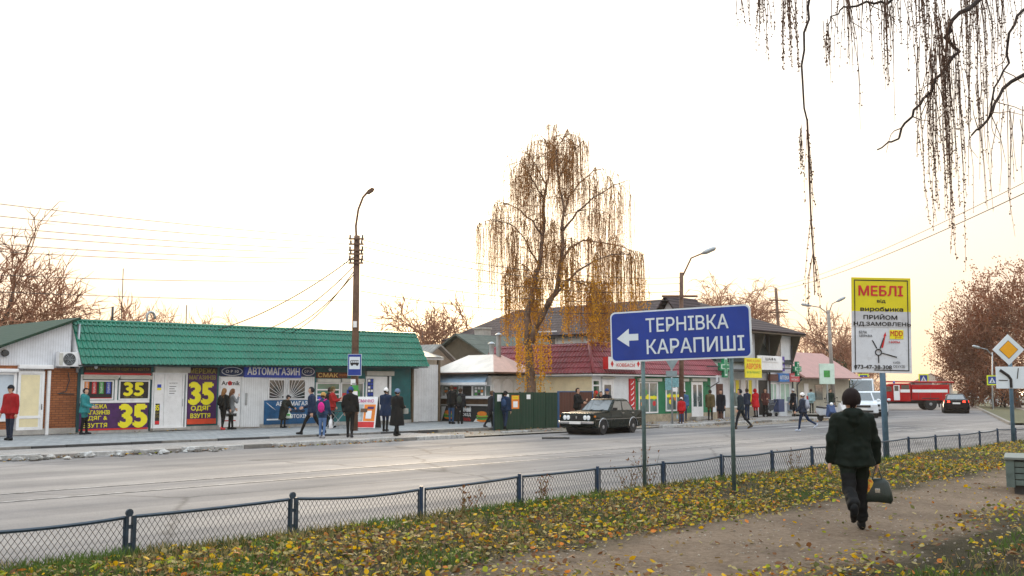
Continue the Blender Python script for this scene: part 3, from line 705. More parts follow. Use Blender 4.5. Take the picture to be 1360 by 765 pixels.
# ------------------------------------------------------------------ shop at the left with the green lean roof
s0 = 16.35
ls = thing('corner_shop', 'white sided shop with brown brick wall and dark green sloping roof', 'shop', W(s0, 36.9, 0), RZ)
f = Facade(ls, 36.9, s0)
mb = MB(); mb.prism([(-9, 0, -.05), (-.03, 0, -.05), (-.03, 0, 4.1), (-9, 0, .55)], (0, 6, 0)); mb.v = [(x, y, max(z, -.05)) for x, y, z in mb.v]
mb = MB(); mb.prism([(-9, 0, -.05), (-.16, 0, -.05), (-.16, 0, 4.12), (-3, 0, 3.05), (-9, 0, 2.2)], (0, 6.5, 0)); mb.build('wall', stripemat('white_siding', (.66, .69, .74), .09, 0, .5), ls, fixn=True)
ROOFD = stripemat('dark_green_roof', (.010, .040, .024), .25, 0, .5, rough=.85)
mb = MB(); za, zb = f.z(0, 459), 4.34
mb.slab([(-2.75, -.28, za + .0), (.02, -.28, zb), (.02, 7, zb), (-2.75, 7, za)][::-1], -.09); mb.slab([(-9, -.28, za - 2.3), (-2.75, -.28, za), (-2.75, 7, za), (-9, 7, za - 2.3)][::-1], -.09)
mb.build('roof', ROOFD, ls, fixn=True)
BR = brickmat('brown_brick', (.26, .085, .03), (.34, .12, .045), (.13, .055, .03), .26, .085, .01)
f.panel('brick_wall', (58, 489, 101, 571), BR, 0, .06); f.panel('brick_wall', (-45, 485, 21, 490), BR, 0, .06); f.panel('brick_wall', (-45, 560, 19, 572), BR, 0, .06)
f.panel('plinth', (-60, 570, 101, 578), CONC, 0, .1)
f.panel('awning_box', (21, 484.5, 67, 490), PVC, 0, .22, bevel=.03)
dr = f.panel('door', (22, 494, 57, 571), PVC, 0, .08); f.panel('cream_panel', (26, 498, 51, 552), CREAM, -.08, .006, dr); f.panel('cream_panel', (26, 556, 51, 567), CREAM, -.08, .006, dr)
f.frame('frame', (22, 493, 57, 571), PVC, -.08, .03, .09, dr, rails=(.22,))
mb = MB(); mb.tube([(f.x(54), -.15, .95), (f.x(54), -.15, 1.15)], .015, 6); mb.build('handle', DARK, dr)
wn = f.window((-40, 494, 20, 560), 0, gm=mat('blue_white_panel', (.5, .58, .66), .4, .1), b=.09, mull=(.55,), t=.09)
f.panel('awning_box', (-40, 489.5, 21, 494), PVC, 0, .2, bevel=.03)
mb = MB(); x = f.x(62.5); mb.box(x - .05, x + .05, -.16, -.06, 0, 2.35); mb.build('downpipe', PVC, ls)
mb = MB(); x = f.x(99.5); mb.tube([(x, -.12, 2.3), (x, -.1, 3.2), (x, -.12, 4.1)], .05, 8); mb.build('drainpipe', STEEL, ls, smooth=True)
f.panel('corner_post', (101, 486, 105, 574), TEALD, 0, .1)
mb = MB(); p = (f.x(2.5), -.1, f.z(2, 469)); mb.lathe([(0, -.12), (.11, -.1), (.13, .02), (.1, .1)], p, 'y', 12); mb.build('floodlight', DARK, ls)
mb = MB(); mb.tube([(f.x(88), -.09, 2.3), (f.x(90), -.09, 2.0), (f.x(86), -.09, 1.6), (f.x(75), -.09, 1.52), (f.x(97), -.09, 1.5)], .016, 5); mb.build('cable', DARK, ls)
ac = thing('air_conditioner', 'white outdoor air conditioner unit hung beside the green roof', 'air conditioner', W(s0 + f.x(86), 36.9, f.z(86, 487)), RZ)
x0, x1, z0, z1 = f.rect(71, 468, 102, 487); w2, hh = (x1 - x0) / 2, z1 - z0
mb = MB(); mb.box(-w2, w2, -.42, -.1, 0, hh); mb.build('casing', PVC, ac, bevel=.02)
mb = MB(); mb.lathe([(0, -.424), (.23, -.424), (.23, -.43), (0, -.43)], (-.06, 0, hh * .5), 'y', 20); fg = mb.build('fan_opening', BLACK, ac)
mb = MB()
for r in (.06, .11, .16, .21): mb.tube([(-.06 + r * cos(q * pi / 10), -.445, hh * .5 + r * sin(q * pi / 10)) for q in range(21)], .006, 4, 0, False)
for q in range(6): mb.tube([(-.06, -.445, hh * .5), (-.06 + .23 * cos(q * pi / 3), -.445, hh * .5 + .23 * sin(q * pi / 3))], .006, 4)
mb.build('fan_guard', STEEL, fg)
mb = MB(); mb.box(-w2 * .8, -w2 * .74, -.4, -.0, -.05, -.005); mb.box(w2 * .74, w2 * .8, -.4, 0, -.05, -.005); mb.build('bracket', STEEL, ac)
mb = MB(); mb.box(-w2 - .01, -w2 + .12, -.44, -.43, .05, hh - .05); mb.build('side_grille', SHUT, ac)
# ------------------------------------------------------------------ boarded gate between the shops and the kiosk
gt = thing('board_gate', 'white boarded gate between green shop row and snack kiosk', 'gate', W(33.4, 37.3, 0), RZ)
f = Facade(gt, 37.3, 33.4); xa, xb = f.x(549), f.x(581); zt = f.z(565, 484); k = 0; bw = .17
while xa + k * bw < xb:
    mb = MB(); a = xa + k * bw; mb.box(a + .006, min(xb, a + bw - .006), -.03, 0, .06 + random.uniform(0, .02), zt + random.uniform(-.01, .01)); mb.build('board', WHITE, gt); k += 1
mb = MB(); mb.box(xa, xb, .002, .05, .4, .5); mb.box(xa, xb, .002, .05, 1.6, 1.7); mb.build('rail', WHITE, gt)
mb = MB(); mb.box(xb + .02, xb + .14, -.06, .08, 0, zt + .35); mb.box(xa - .14, xa - .02, -.06, .08, 0, zt + .35); mb.build('post', mat('old_wood', (.16, .12, .08), .9, .3), gt)
mb = MB(); mb.box(xa - .16, xb + .3, -.12, .1, zt + .24, zt + .34); mb.build('lintel', WHITE, gt)
mb = MB(); mb.slab([(xa - .2, -.2, zt + .38), (xb + .3, -.2, zt + .38), (xb + .3, 2.5, zt + 1.0), (xa - .2, 2.5, zt + 1.0)], .04); mb.build('roof', stripemat('grey_slate_sheet', (.16, .17, .16), .15, 0, .7), gt, fixn=True)
# ------------------------------------------------------------------ old houses behind the kiosk
SLATE = stripemat('corrugated_asbestos', (.22, .22, .205), .3, 1, .9, .35, .85)
MOSS = stripemat('mossy_shingle', (.075, .09, .075), .3, 2, .6, .35, .85)
def gable(root, x0, x1, y0, y1, ze, zr, wallm, roofm, ridge='x', over=.35, th=.12):
    """house with gable roof; ridge along local x or y"""
    mb = MB()
    if ridge == 'x':
        ym = (y0 + y1) / 2; mb.prism([(x0, y0, -.2), (x0, y1, -.2), (x0, y1, ze), (x0, ym, zr), (x0, y0, ze)], (x1 - x0, 0, 0))
    else:
        xm = (x0 + x1) / 2; mb.prism([(x0, y0, -.2), (x1, y0, -.2), (x1, y0, ze), (xm, y0, zr), (x0, y0, ze)], (0, y1 - y0, 0))
    mb.build('wall', wallm, root, fixn=True)
    for sg_ in (-1, 1):
        mb = MB()
        if ridge == 'x':
            yo = (y0 - over) if sg_ < 0 else (y1 + over); sl_ = (zr - ze) / ((y1 - y0) / 2); zo = ze - over * sl_
            mb.prism([(x0 - over, yo, zo + .02), (x0 - over, ym, zr + .02), (x0 - over, ym, zr + th), (x0 - over, yo, zo + th)], (x1 - x0 + 2 * over, 0, 0))
        else:
            xo = (x0 - over) if sg_ < 0 else (x1 + over); sl_ = (zr - ze) / ((x1 - x0) / 2); zo = ze - over * sl_
            mb.prism([(xo, y0 - over, zo + .02), (xm, y0 - over, zr + .02), (xm, y0 - over, zr + th), (xo, y0 - over, zo + th)], (0, y1 - y0 + 2 * over, 0))
        mb.build('roof_slope', roofm, root, fixn=True)
PLAS = mat('old_plaster', (.36, .33, .27), .9, .25, 1.5, dirt=.3)
oh = thing('old_house', 'old house with grey corrugated roof behind the boarded gate', 'house', W(36.5, 39.4, 0), RZ)
gable(oh, -2.4, 2.4, -.6, 5, 2.3, 3.95, PLAS, SLATE, 'y')
oh2 = thing('old_house', 'old house with dark mossy roof and brick chimney behind snack kiosk', 'house', W(40.3, 40.9, 0), RZ)
gable(oh2, 0, 7, -3, 3, 3.2, 4.75, mat('dark_gable', (.10, .085, .06), .9), MOSS, 'x')
p = atY(641, 443, 60); s_, n_ = sn(p); mb = MB(); lx, ly = s_ - 40.3, n_ - 40.9; mb.box(lx - .35, lx + .35, ly - .35, ly + .35, 3.9, p.z + .25); mb.box(lx - .4, lx + .4, ly - .4, ly + .4, p.z + .25, p.z + .36); mb.build('chimney', CONC, oh2)
fl = thing('old_house', 'brown tiled house roof peeking over the left shop', 'house', W(16, 52, 0), RZ)
gable(fl, -7.5, .5, -3, 5, 4.2, 7.3, PLAS, mat('old_tile', (.10, .07, .06), .8, .3), 'y')
# ------------------------------------------------------------------ snack kiosk (its counter looks along the street to the left)
pc = gp(653, 562, 0); sc_, nc_ = sn(pc)
kio = thing('snack_kiosk', 'snack kiosk with pale pink tent roof and burger pictures under its counter', 'kiosk', (pc.x, pc.y, 0), RZ - pi / 2)
class FacadeS:                                       # facade facing back along the street: local x = -n, local y = s
    rect = Facade.rect; panel = Facade.panel; text = Facade.text; frame = Facade.frame; window = Facade.window
    def __init__(s, root, sv, n0): s.r, s.sv, s.n0 = root, sv, n0
    def x(s, px, py=520): return s.n0 - on_s(px, py, s.sv)[0]
    def z(s, px, py): return on_s(px, py, s.sv)[1]
f = FacadeS(kio, sc_, nc_); xl = f.x(585); KD = 2.6; ke = f.z(620, 503)
mb = MB(); mb.box(xl, 0, 0, KD, -.05, 2.35); mb.build('wall', mat('kiosk_panel', (.62, .63, .62), .6, .12), kio)
apz = f.z(620, 474) + .12; ez = f.z(620, 495) + .02
TENT = mat('tent_pale', (.74, .69, .62), .8, .12, 1.5); TENTP = mat('tent_pink', (.60, .42, .36), .8, .15, 1.5)
a0, a1 = xl - .55, .55; b0, b1 = -.45, KD + .45; r0, r1 = xl + 1.05, -.85; ym = KD / 2
def face(nm, pts, mm): mb = MB(); mb.slab(pts, .04); return mb.build(nm, mm, kio, fixn=True)
face('roof_panel', [(a0, b0, ez), (a1, b0, ez), (r1, ym - .3, apz), (r0, ym - .3, apz)], TENT)
face('roof_panel', [(a1, b0, ez), (a1, b1, ez), (r1, ym + .3, apz), (r1, ym - .3, apz)], TENTP)
face('roof_panel', [(a1, b1, ez), (a0, b1, ez), (r0, ym + .3, apz), (r1, ym + .3, apz)], TENT)
face('roof_panel', [(a0, b1, ez), (a0, b0, ez), (r0, ym - .3, apz), (r0, ym + .3, apz)], TENTP)
face('roof_top', [(r0, ym - .3, apz + .01), (r1, ym - .3, apz + .01), (r1, ym + .3, apz + .01), (r0, ym + .3, apz + .01)], TENT)
mb = MB(); mb.box(a0, a1, b0 + .02, b1, ez - .09, ez - .045); mb.build('eave_board', mat('eave_brown', (.12, .07, .05), .7), kio)
aw = mat('awning_blue_grey', (.20, .30, .40), .6, .15)
mb = MB(); mb.slab([(f.x(579), -.5, f.z(620, 508)), (f.x(653), -.5, f.z(620, 508)), (f.x(648), 0, f.z(620, 497)), (f.x(580), 0, f.z(620, 497))], .03); mb.build('awning', aw, kio, fixn=True)
mb = MB(); mb.box(f.x(578), f.x(655), -.53, -.45, f.z(620, 511.5), f.z(620, 508)); mb.build('awning_rail', PVC, kio)
wn = f.window((588, 511.5, 611, 527), 0, gm=MATS['shop_glass'], b=.06)
for k in range(3):
    for j in range(3): f.panel('shelf_goods', (591 + k * 6, 514 + j * 4.2, 595 + k * 6, 517 + j * 4.2), random.choice([PWHITE, REDP, ORANGE, DARK]), -.022, .006, wn)
wn = f.window((614, 511.5, 628, 527), 0, gm=BLACK, b=.05); wn = f.window((628, 511.5, 653, 527), 0, gm=MATS['shop_glass'], b=.05, mull=(.7,))
for j in range(3):
    for k in range(3): f.panel('shelf_goods', (631 + k * 4, 514 + j * 4, 634 + k * 4, 517 + j * 4), random.choice([PWHITE, ORANGE, DARK, GREENP]), -.022, .006, wn)
f.panel('counter_shelf', (586, 527, 654, 529), PVC, 0, .35)
f.panel('counter_band', (586, 530, 652, 537), mat('wood_brown', (.10, .055, .03), .6, .3), 0, .03)
f.panel('counter_rail', (614, 537, 652, 538.5), PVC, 0, .06)
bn = f.panel('menu_banner', (586, 539, 652, 562), mat('menu_black', (.02, .022, .025), .5), 0, .03)
f.text('СМАЧНИЙ', (611, 540, 626, 547), PWHITE, -.036, bn, .04); f.text('ОБІД', (615, 549, 626, 553), PWHITE, -.036, bn, .03); f.text('ГРИЛЬ', (615, 555, 626, 559), REDP, -.036, bn, .03)
def burger(px, py, w_, parent):                       # flat printed burger: bun, greens, patty, bun
    cx, cz = f.x(px), f.z(px, py); sc = w_
    for k, (dz, rx, rz_, mm) in enumerate(((-.13, .40, .09, ORANGE), (-.03, .45, .08, GREENP), (.05, .38, .06, mat('print_brown', (.16, .06, .02), .5)), (.10, .44, .06, mat('print_lettuce', (.25, .5, .05), .5)), (.22, .36, .13, ORANGE))):
        mb = MB(); mb.add([(cx + sc * rx * cos(q * pi / 8), -.036 - k * .002, cz + sc * (dz + rz_ * sin(q * pi / 8))) for q in range(16)], [tuple(range(16))]); mb.build('burger_print', mm, parent, fixn=False)
burger(596.5, 552, .8, bn); burger(641, 555, .95, bn)
x0 = f.x(587); mb = MB(); mb.add([(x0, -.034, f.z(587, 539.5)), (x0 + .35, -.034, f.z(587, 539.5)), (x0, -.034, f.z(587, 560))], [(0, 1, 2)]); mb.build('white_print', PWHITE, bn)
x0 = f.x(629); mb = MB(); mb.add([(x0, -.034, f.z(630, 561)), (x0 + .75, -.034, f.z(630, 561)), (x0 + .4, -.034, f.z(630, 551))], [(0, 1, 2)]); mb.build('white_print', PWHITE, bn)
for a, c in ((.08, .62), (.75, 1.55), (1.68, 2.5)):     # arched panels on the street side
    mb = MB(); mb.prism([(.0, a, 1.0), (.0, c, 1.0), (.0, c, 2.0), (.0, (a + c) / 2 + .15, 2.2), (.0, (a + c) / 2 - .15, 2.2), (.0, a, 2.0)], (.02, 0, 0)); mb.build('side_panel', PVC, kio, fixn=True)
for k, (dx, hh) in enumerate(((-1.25, .55), (-.75, 1.0))):
    mb = MB(); mb.tube([(dx, ym, apz - .1), (dx, ym, apz + hh)], .13, 10); mb.lathe([(.2, apz + hh), (.2, apz + hh + .04), (.03, apz + hh + .14)], (dx, ym, 0), 'z', 10); mb.build('flue', STEEL, kio, smooth=False)
# ------------------------------------------------------------------ sheet metal fence
FG = stripemat('green_sheet_fence', (.004, .036, .020), .2, 0, .5); FB = stripemat('brown_sheet_fence', (.085, .028, .018), .2, 0, .5)
fn = 29.3
sf = thing('sheet_fence', 'dark green sheet metal fence with notices between kiosk and brown fence', 'fence', W(31.5, fn, 0), RZ)
f = Facade(sf, fn, 31.5); xa, xb = f.x(657), f.x(740); zt = f.z(700, 521); npan = 5
for k in range(npan):
    a, c = xa + (xb - xa) * k / npan, xa + (xb - xa) * (k + 1) / npan; mb = MB(); mb.box(a + .01, c - .01, -.015, .015, -.05, zt - random.uniform(0, .015)); mb.build('sheet_panel', FG, sf)
    mb = MB(); mb.box(a - .03, a + .03, .02, .08, -.1, zt + .02); mb.build('post', IRON, sf)
for px, m1 in (((660, 524, 666, 533), PWHITE), ((672, 523.5, 675.5, 530), PWHITE), ((699, 524, 704, 530), PWHITE)): f.panel('notice', px, m1, -.016, .006)
ps = f.panel('poster', (679, 525, 689, 543), ORANGE, -.016, .006); f.panel('poster_print', (680, 526, 688, 530), YEL, -.022, .003, ps); f.panel('poster_print', (681, 533, 687, 541), PWHITE, -.022, .003, ps); f.text('РЕМОНТ', (680.5, 526.7, 687.5, 529.3), REDP, -.028, ps)
bf = thing('sheet_fence', 'brown sheet metal fence with blue frame beside the parked car', 'fence', W(36, fn, 0), RZ)
f = Facade(bf, fn, 36); xa, xb = f.x(742), f.x(786)
for k in range(3):
    a, c = xa + (xb - xa) * k / 3, xa + (xb - xa) * (k + 1) / 3; mb = MB(); mb.box(a + .01, c - .01, -.015, .015, -.05, zt); mb.build('sheet_panel', FB, bf)
BLF = mat('blue_frame', (.03, .09, .2), .5); mb = MB(); mb.box(xa - .06, xa, -.04, .04, -.1, zt + .05); mb.build('post', BLF, bf)
mb = MB(); mb.box(xb, xb + .06, -.04, .04, -.1, zt + .05); mb.build('post', BLF, bf)
mb = MB(); mb.box(xa, xb, -.03, .03, zt, zt + .05); mb.build('top_rail', BLF, bf)
# ------------------------------------------------------------------ shop with the red tiled skirt roof
rn, rs = 30.2, 38.9
RT = mat('red_metal_tile', (.20, .034, .045), .5, .25, 1.2, dirt=.2)
rsp = thing('red_roof_shop', 'white and green corner shop with steep dark red tiled roof', 'shop', W(rs, rn, 0), RZ)
f = Facade(rsp, rn, rs); RL = f.x(951); RD2 = 7.5; e1, t1 = 2.45, 4.0
mb = MB(); mb.box(0, RL, 0, RD2, -.1, 2.75); mb.build('wall', mat('white_plaster', (.66, .70, .74), .8, .1, 1.5, dirt=.2), rsp)
ev, tv = Vector((-.35, -.4, e1)), 1.05
# front skirt (clipped by both hips) and left skirt
sl_len = math.hypot(1.2, t1 - e1); kh = 1.2 / sl_len
tileroof(rsp, (-.4, -.4, e1), (1, 0, 0), (0, 1.2, t1 - e1), RL + .9, sl_len, RT, pitch=.22, step=.36, amp=.03, cuts=[((0, 0), (1, -kh * 1.0)), ((RL + .9, 0), (-1, -kh * .6))])
tileroof(rsp, (-.4, RD2, e1), (0, -1, 0), (1.2, 0, t1 - e1), RD2 + .4, sl_len, RT, pitch=.22, step=.36, amp=.03, cuts=[((RD2 + .4, 0), (-1, -kh))])
mb = MB(); mb.tube([(-.4, -.4, e1 + .04), (.8, .8, t1 + .04)], .08, 8); mb.build('hip_cap', RT, rsp, smooth=True)
mb = MB(); mb.box(.85, RL - .2, .8, RD2, 2.8, t1 + .02); mb.build('flat_roof', mat('roof_felt', (.10, .06, .06), .8), rsp)
mb = MB(); mb.tube([(.8, .8, t1 + .03), (RL, .8, t1 + .03)], .06, 6); mb.build('ridge_cap', RT, rsp)
mb = MB(); mb.box(-.38, RL + .4, -.38, 0, e1 - .09, e1 - .03); mb.box(-.38, 0, 0, RD2, e1 - .09, e1 - .03); mb.build('soffit', WHITE, rsp)
mb = MB(); mb.box(-.03, .0, 0, RD2, 0, 2.3); mb.build('side_wall_render', mat('cream_plaster', (.70, .62, .42), .85, .1, 1.5), rsp)
GW = mat('green_shopfront', (.01, .16, .07), .5, .15)
f.panel('plinth', (842, 549, 951, 563), mat('stone_plinth', (.34, .29, .21), .9, .3, 5, bmp=.4), 0, .06)
sg = thing  # (kept short)
lb = f.rect(795, 475, 838, 491); mb = MB(); mb.box(lb[0], lb[1], -.62, -.38, lb[2], lb[3]); sg_ = mb.build('shop_sign', PVC, rsp, bevel=.015)
mb = MB(); mb.box(lb[0] - .02, lb[0] - .003, -.62, -.3, lb[2], lb[3]); mb.build('sign_side', REDP, sg_)
f.text('М\'ЯСНІ', (806, 477, 828, 481), mat('print_pale_red', (.6, .2, .2), .5), -.628, sg_); f.text('КОВБАСИ', (806, 483, 830, 487.5), REDP, -.628, sg_, .02)
for px in (798, 833):
    x0, x1, z0, z1 = f.rect(px, 479, px + 4, 488); mb = MB(); mb.add([(x0, -.626, (z0 + z1) / 2), ((x0 + x1) / 2, -.626, z0), (x1, -.626, (z0 + z1) / 2), ((x0 + x1) / 2, -.626, z1)], [(0, 1, 2, 3)]); mb.build('diamond_print', REDP, sg_)
wn = f.window((777 + 9, 504, 796, 532), 0, gm=glassmat('green_dark_glass', (.02, .07, .045)), b=.07, rails=(.72,))
dr = f.panel('door', (800, 505, 813, 560), PVC, 0, .03); f.panel('door_glass', (802, 511, 811, 535), GLASS, -.03, .006, dr); f.frame('frame', (799, 504, 814, 560), PVC, -.03, .03, .07, dr)
f.panel('door_hood', (798, 500.5, 815, 503), SHUT, 0, .12)
rp = f.panel('red_pillar', (835, 503, 842.5, 548), mat('pillar_red', (.5, .02, .03), .5, .1), 0, .07)
for k in range(6): x0, x1, z0, z1 = f.rect(836.5, 506 + k * 7, 841, 511 + k * 7); mb = MB(); mb.tube([(x0, -.075, z0), ((x0 + x1) / 2 + .05, -.075, (z0 + z1) / 2), (x1 - .05, -.075, z1)], .025, 4); mb.build('scroll_print', PWHITE, rp)
f.panel('green_cladding', (843, 501, 943, 550), GW, 0, .04)
for px in ((846.5, 507, 872, 549), (882.5, 507, 908, 546)):
    wn = f.window(px, -.04, PVC, MATS['shop_glass'], b=.08, mull=(.55,)); x0, x1, z0, z1 = f.rect(*px)
    for k in range(5):
        a = x0 + .15 + (x1 - x0 - .3) * random.random(); zz_ = z0 + .25 + (z1 - z0) * (.5 * random.random() + .1); mb = MB()
        mb.ball((a, -.062, zz_), (.16, .006, .14), 9, 6); mb.build('window_sticker', [GREENP, MATS['print_lettuce'], ORANGE, REDP, YEL][k], wn)
    mb = MB(); mb.box(x0 + .1, x1 - .1, -.07, -.062, z0 + .75, z0 + .9); mb.build('window_sticker', YEL, wn)
    f.panel('shutter_box', (px[0] - 1, 502.5, px[2] + 4, 506.5), SHUT, -.04, .15, bevel=.02)
f.panel('shutter_box', (916, 502.5, 936, 506.5), SHUT, -.04, .15, bevel=.02)
dr = f.panel('door', (917, 507, 932, 553), PVC, -.04, .04); f.panel('door_glass', (919, 511, 923.5, 540), GLASS, -.08, .006, dr); f.panel('door_glass', (925.5, 511, 930.5, 540), GLASS, -.08, .006, dr)
mb = MB(); x = f.x(925); mb.tube([(x + .12 * cos(q), -.14, 1.15 + .16 * sin(q)) for q in [k * pi / 6 for k in range(13)]], .018, 5, 0, False); mb.build('handle', STEEL, dr)
f.panel('door_step', (914, 553, 936, 557), CONC, 0, .5)
mb = MB(); x = f.x(949); mb.tube([(x, -.3, e1), (x, -.3, 2.1), (x - .6, -.12, 1.8), (x - .9, -.12, 1.9)], .03, 6); mb.build('drainpipe', DARK, rsp)
# brown gate sheet right of it
bg2 = thing('sheet_gate', 'brown sheet metal gate between red roof shop and pharmacy house', 'gate', W(rs + RL + .05, rn + .4, 0), RZ)
for k in range(2): mb = MB(); mb.box(.02 + k * .7, .68 + k * .7, -.02, .02, 0, 2.0); mb.build('sheet_panel', FB, bg2)
# ------------------------------------------------------------------ two-storey pharmacy house with the long tiled wing
bs, bn_ = 51.6, 31.0
ph = thing('pharmacy_house', 'two-storey white house with dark mansard roof, pharmacy and shop signs', 'building', W(bs, bn_, 0), RZ)
f = Facade(ph, bn_, bs); BL = f.x(1051)
m, t, b = nodes('grey_roof_tile', .8, 0, .15); tc = nn(t, 'ShaderNodeTexCoord'); br = nn(t, 'ShaderNodeTexBrick')
sx = nn(t, 'ShaderNodeSeparateXYZ'); cb = nn(t, 'ShaderNodeCombineXYZ'); t.links.new(tc.outputs['Object'], sx.inputs[0]); t.links.new(sx.outputs[1], cb.inputs[0]); t.links.new(sx.outputs[2], cb.inputs[1])
br.inputs['Scale'].default_value = 1; br.inputs['Brick Width'].default_value = .34; br.inputs['Row Height'].default_value = .21; br.inputs['Mortar Size'].default_value = .03; br.inputs['Mortar Smooth'].default_value = .6
br.inputs['Color1'].default_value = (.042, .032, .036, 1); br.inputs['Color2'].default_value = (.065, .048, .052, 1); br.inputs['Mortar'].default_value = (.015, .012, .013, 1)
t.links.new(cb.outputs[0], br.inputs[0]); t.links.new(br.outputs[0], b.inputs['Base Color']); iv = nn(t, 'ShaderNodeMath', operation='SUBTRACT'); iv.inputs[0].default_value = 1; t.links.new(br.outputs[1], iv.inputs[1]); bump(t, b, iv.outputs[0], .8, .05); TILE = m
SHG = mat('dark_shingle', (.022, .032, .032), .7, .35, 5, bmp=.4); PWALL = mat('house_white', (.68, .72, .77), .8, .1, 1.2, dirt=.2)
BW = 22.0
mb = MB(); mb.box(0, BL, 0, 4, -.1, 3.4); mb.build('ground_floor_wall', PWALL, ph)
mb = MB(); mb.box(0, BL, 4, BW, -.1, 5.5); mb.build('wing_wall', PWALL, ph)
xm, zr = BL / 2, 7.75; ze = 5.3; zf = 5.35
R1, R2 = (xm, 5.0, zr), (xm, BW - 2.0, zr)
A_, B_, C_, D_ = (-.6, -.9, zf), (BL + .6, -.9, zf), (BL + .6, BW + .6, ze), (-.6, BW + .6, ze); A2, B2 = (-.6, 4, ze), (BL + .6, 4, ze)
def rf(pts, mm=TILE, nm='roof_slope'): mb = MB(); mb.slab(pts, .12); return mb.build(nm, mm, ph, fixn=True)
rf([A2, R1, R2, D_]); rf([B2, C_, R2, R1]); rf([A_, B_, R1]); rf([A_, R1, A2]); rf([B_, B2, R1]); rf([D_, R2, C_])
mb = MB(); mb.box(-.5, -.42, 4, BW, ze - .2, ze + .02); mb.build('gutter', DARK, ph)
# side windows of the wing
for px in ((716, 439, 740, 460), (793, 437, 817, 460)):
    na, za = on_s(px[0], px[3], bs); nb, zb = on_s(px[2], px[1], bs)
    y0, y1 = sorted((na - bn_, nb - bn_)); mb = MB(); mb.box(-.03, -.005, y0, y1, za, zb); wn = mb.build('window', GLASS, ph)
    for (a, c, d_, e_) in ((y0, y0 + .1, za, zb), (y1 - .1, y1, za, zb), ((y0 + y1) / 2 - .05, (y0 + y1) / 2 + .05, za, zb)): mb = MB(); mb.box(-.07, -.031, a, c, d_, e_); mb.build('frame', PVC, wn)
    mb = MB(); mb.box(-.065, -.031, y0 + .1, y1 - .1, zb - .1, zb); mb.build('frame', PVC, wn); mb = MB(); mb.box(-.1, -.031, y0 - .05, y1 + .05, za - .06, za); mb.build('sill', PVC, wn)
# gabled roof dormer over the wing
na, za = on_s(890, 405, bs + 1.2); yy = na - bn_; mb = MB(); mb.prism([(1.0, yy - 1.0, 5.6), (1.0, yy + 1.0, 5.6), (1.0, yy, 7.2)], (3, 0, 0)); dm = mb.build('dormer', PWALL, ph, fixn=True)
for sg_ in (-1, 1): mb = MB(); mb.slab([(.5, yy, 7.45), (4.2, yy, 7.45), (4.2, yy + sg_ * 1.5, 5.5), (.5, yy + sg_ * 1.5, 5.5)], .1); mb.build('dormer_roof', TILE, dm, fixn=True)
# road front: mansard slope with two white bays
mb = MB(); mb.prism([(0, -.25, 3.35), (0, 1.0, zf + .1), (0, 4, zf - .1), (0, 4, 3.35)], (BL, 0, 0)); mb.build('mansard_slope', SHG, ph, fixn=True)
for px in ((966, 1002), (1025.5, 1050)):
    x0, x1 = f.x(px[0]), f.x(px[1]); mb = MB(); mb.box(x0, x1, -.1, 2, 3.35, zf - .15); bay = mb.build('bay', PWALL, ph)
    q = (x0 + x1) / 2 - .3 * (x1 - x0)
    wx0, wx1 = x0 + (x1 - x0) * .08, x0 + (x1 - x0) * .42; mb = MB(); mb.box(wx0, wx1, -.125, -.105, 3.75, 5.05); wn = mb.build('window', GLASS, ph)
    mb = MB(); mb.box(wx0 - .08, wx0, -.15, -.102, 3.7, 5.1); mb.box(wx1, wx1 + .08, -.15, -.102, 3.7, 5.1); mb.box(wx0, wx1, -.15, -.102, 5.05, 5.1); mb.box(wx0, wx1, -.15, -.102, 3.7, 3.75); mb.build('frame', PVC, wn)
    for sg_, xx in ((-1, x0), (1, x1)):   # flared dark cheeks
        mb = MB(); mb.prism([(xx, -.12, 3.4), (xx + sg_ * .08, -.12, 3.4), (xx + sg_ * .08, -.75, zf - .15), (xx - sg_ * .55, -.12, zf - .15)] if False else [(xx, .3, 3.3), (xx, -.15, 3.3), (xx, -.85, zf - .1), (xx, .3, zf - .1)], (sg_ * .1, 0, 0)); mb.build('bay_cheek', mat('cheek_brown', (.05, .045, .03), .7, .2), bay, fixn=True)
mb = MB(); mb.box(-.55, BL + .55, -.86, -.1, zf - .2, zf - .13); mb.build('soffit', mat('soffit_brown', (.10, .075, .05), .7), ph)
# ground floor
x0, x1 = f.x(956), f.x(1021); mb = MB(); mb.box(x0, x1, -1.0, 0, 2.75, 2.87); bal = mb.build('balcony_slab', DARK, ph)
x0 = f.x(988); mb = MB(); mb.box(x0, x1, -1.0, -.94, 2.88, 3.75); mb.box(x1 - .06, x1, -.94, 0, 2.88, 3.75); par = mb.build('balcony_parapet', PVC, ph)
pp = lambda a, b_, c, d_: f.rect(a, b_, c, d_)
q = pp(994, 474, 1015, 481); mb = MB(); mb.box(q[0], q[1], -1.04, -1.002, q[2], q[3]); sg = mb.build('shop_sign', PVC, ph, bevel=.01); text(sg, 'ШАФА', q[0] + .35, q[1] - .35, q[2] + .08, q[3] - .08, -1.046, DARK, .03)
q = pp(969, 476, 991, 502); mb = MB(); mb.box(q[0], q[1], -1.1, -1.03, q[2], q[3]); sg = mb.build('shop_sign', mat('sign_yellow', (.78, .68, .03), .45, .08), ph, bevel=.01)
h_ = q[3] - q[2]; text(sg, 'АВРОРА', q[0] + .1, q[1] - .1, q[2] + h_ * .45, q[2] + h_ * .72, -1.106, mat('sign_orange', (.7, .14, .02), .5), .03); text(sg, 'МУЛЬТИМАРКЕТ', q[0] + .15, q[1] - .15, q[2] + h_ * .22, q[2] + h_ * .34, -1.106, GREENP); text(sg, 'МАГАЗИН', q[0] + .2, q[1] - .2, q[2] + h_ * .8, q[2] + h_ * .92, -1.106, MATS['sign_orange'])
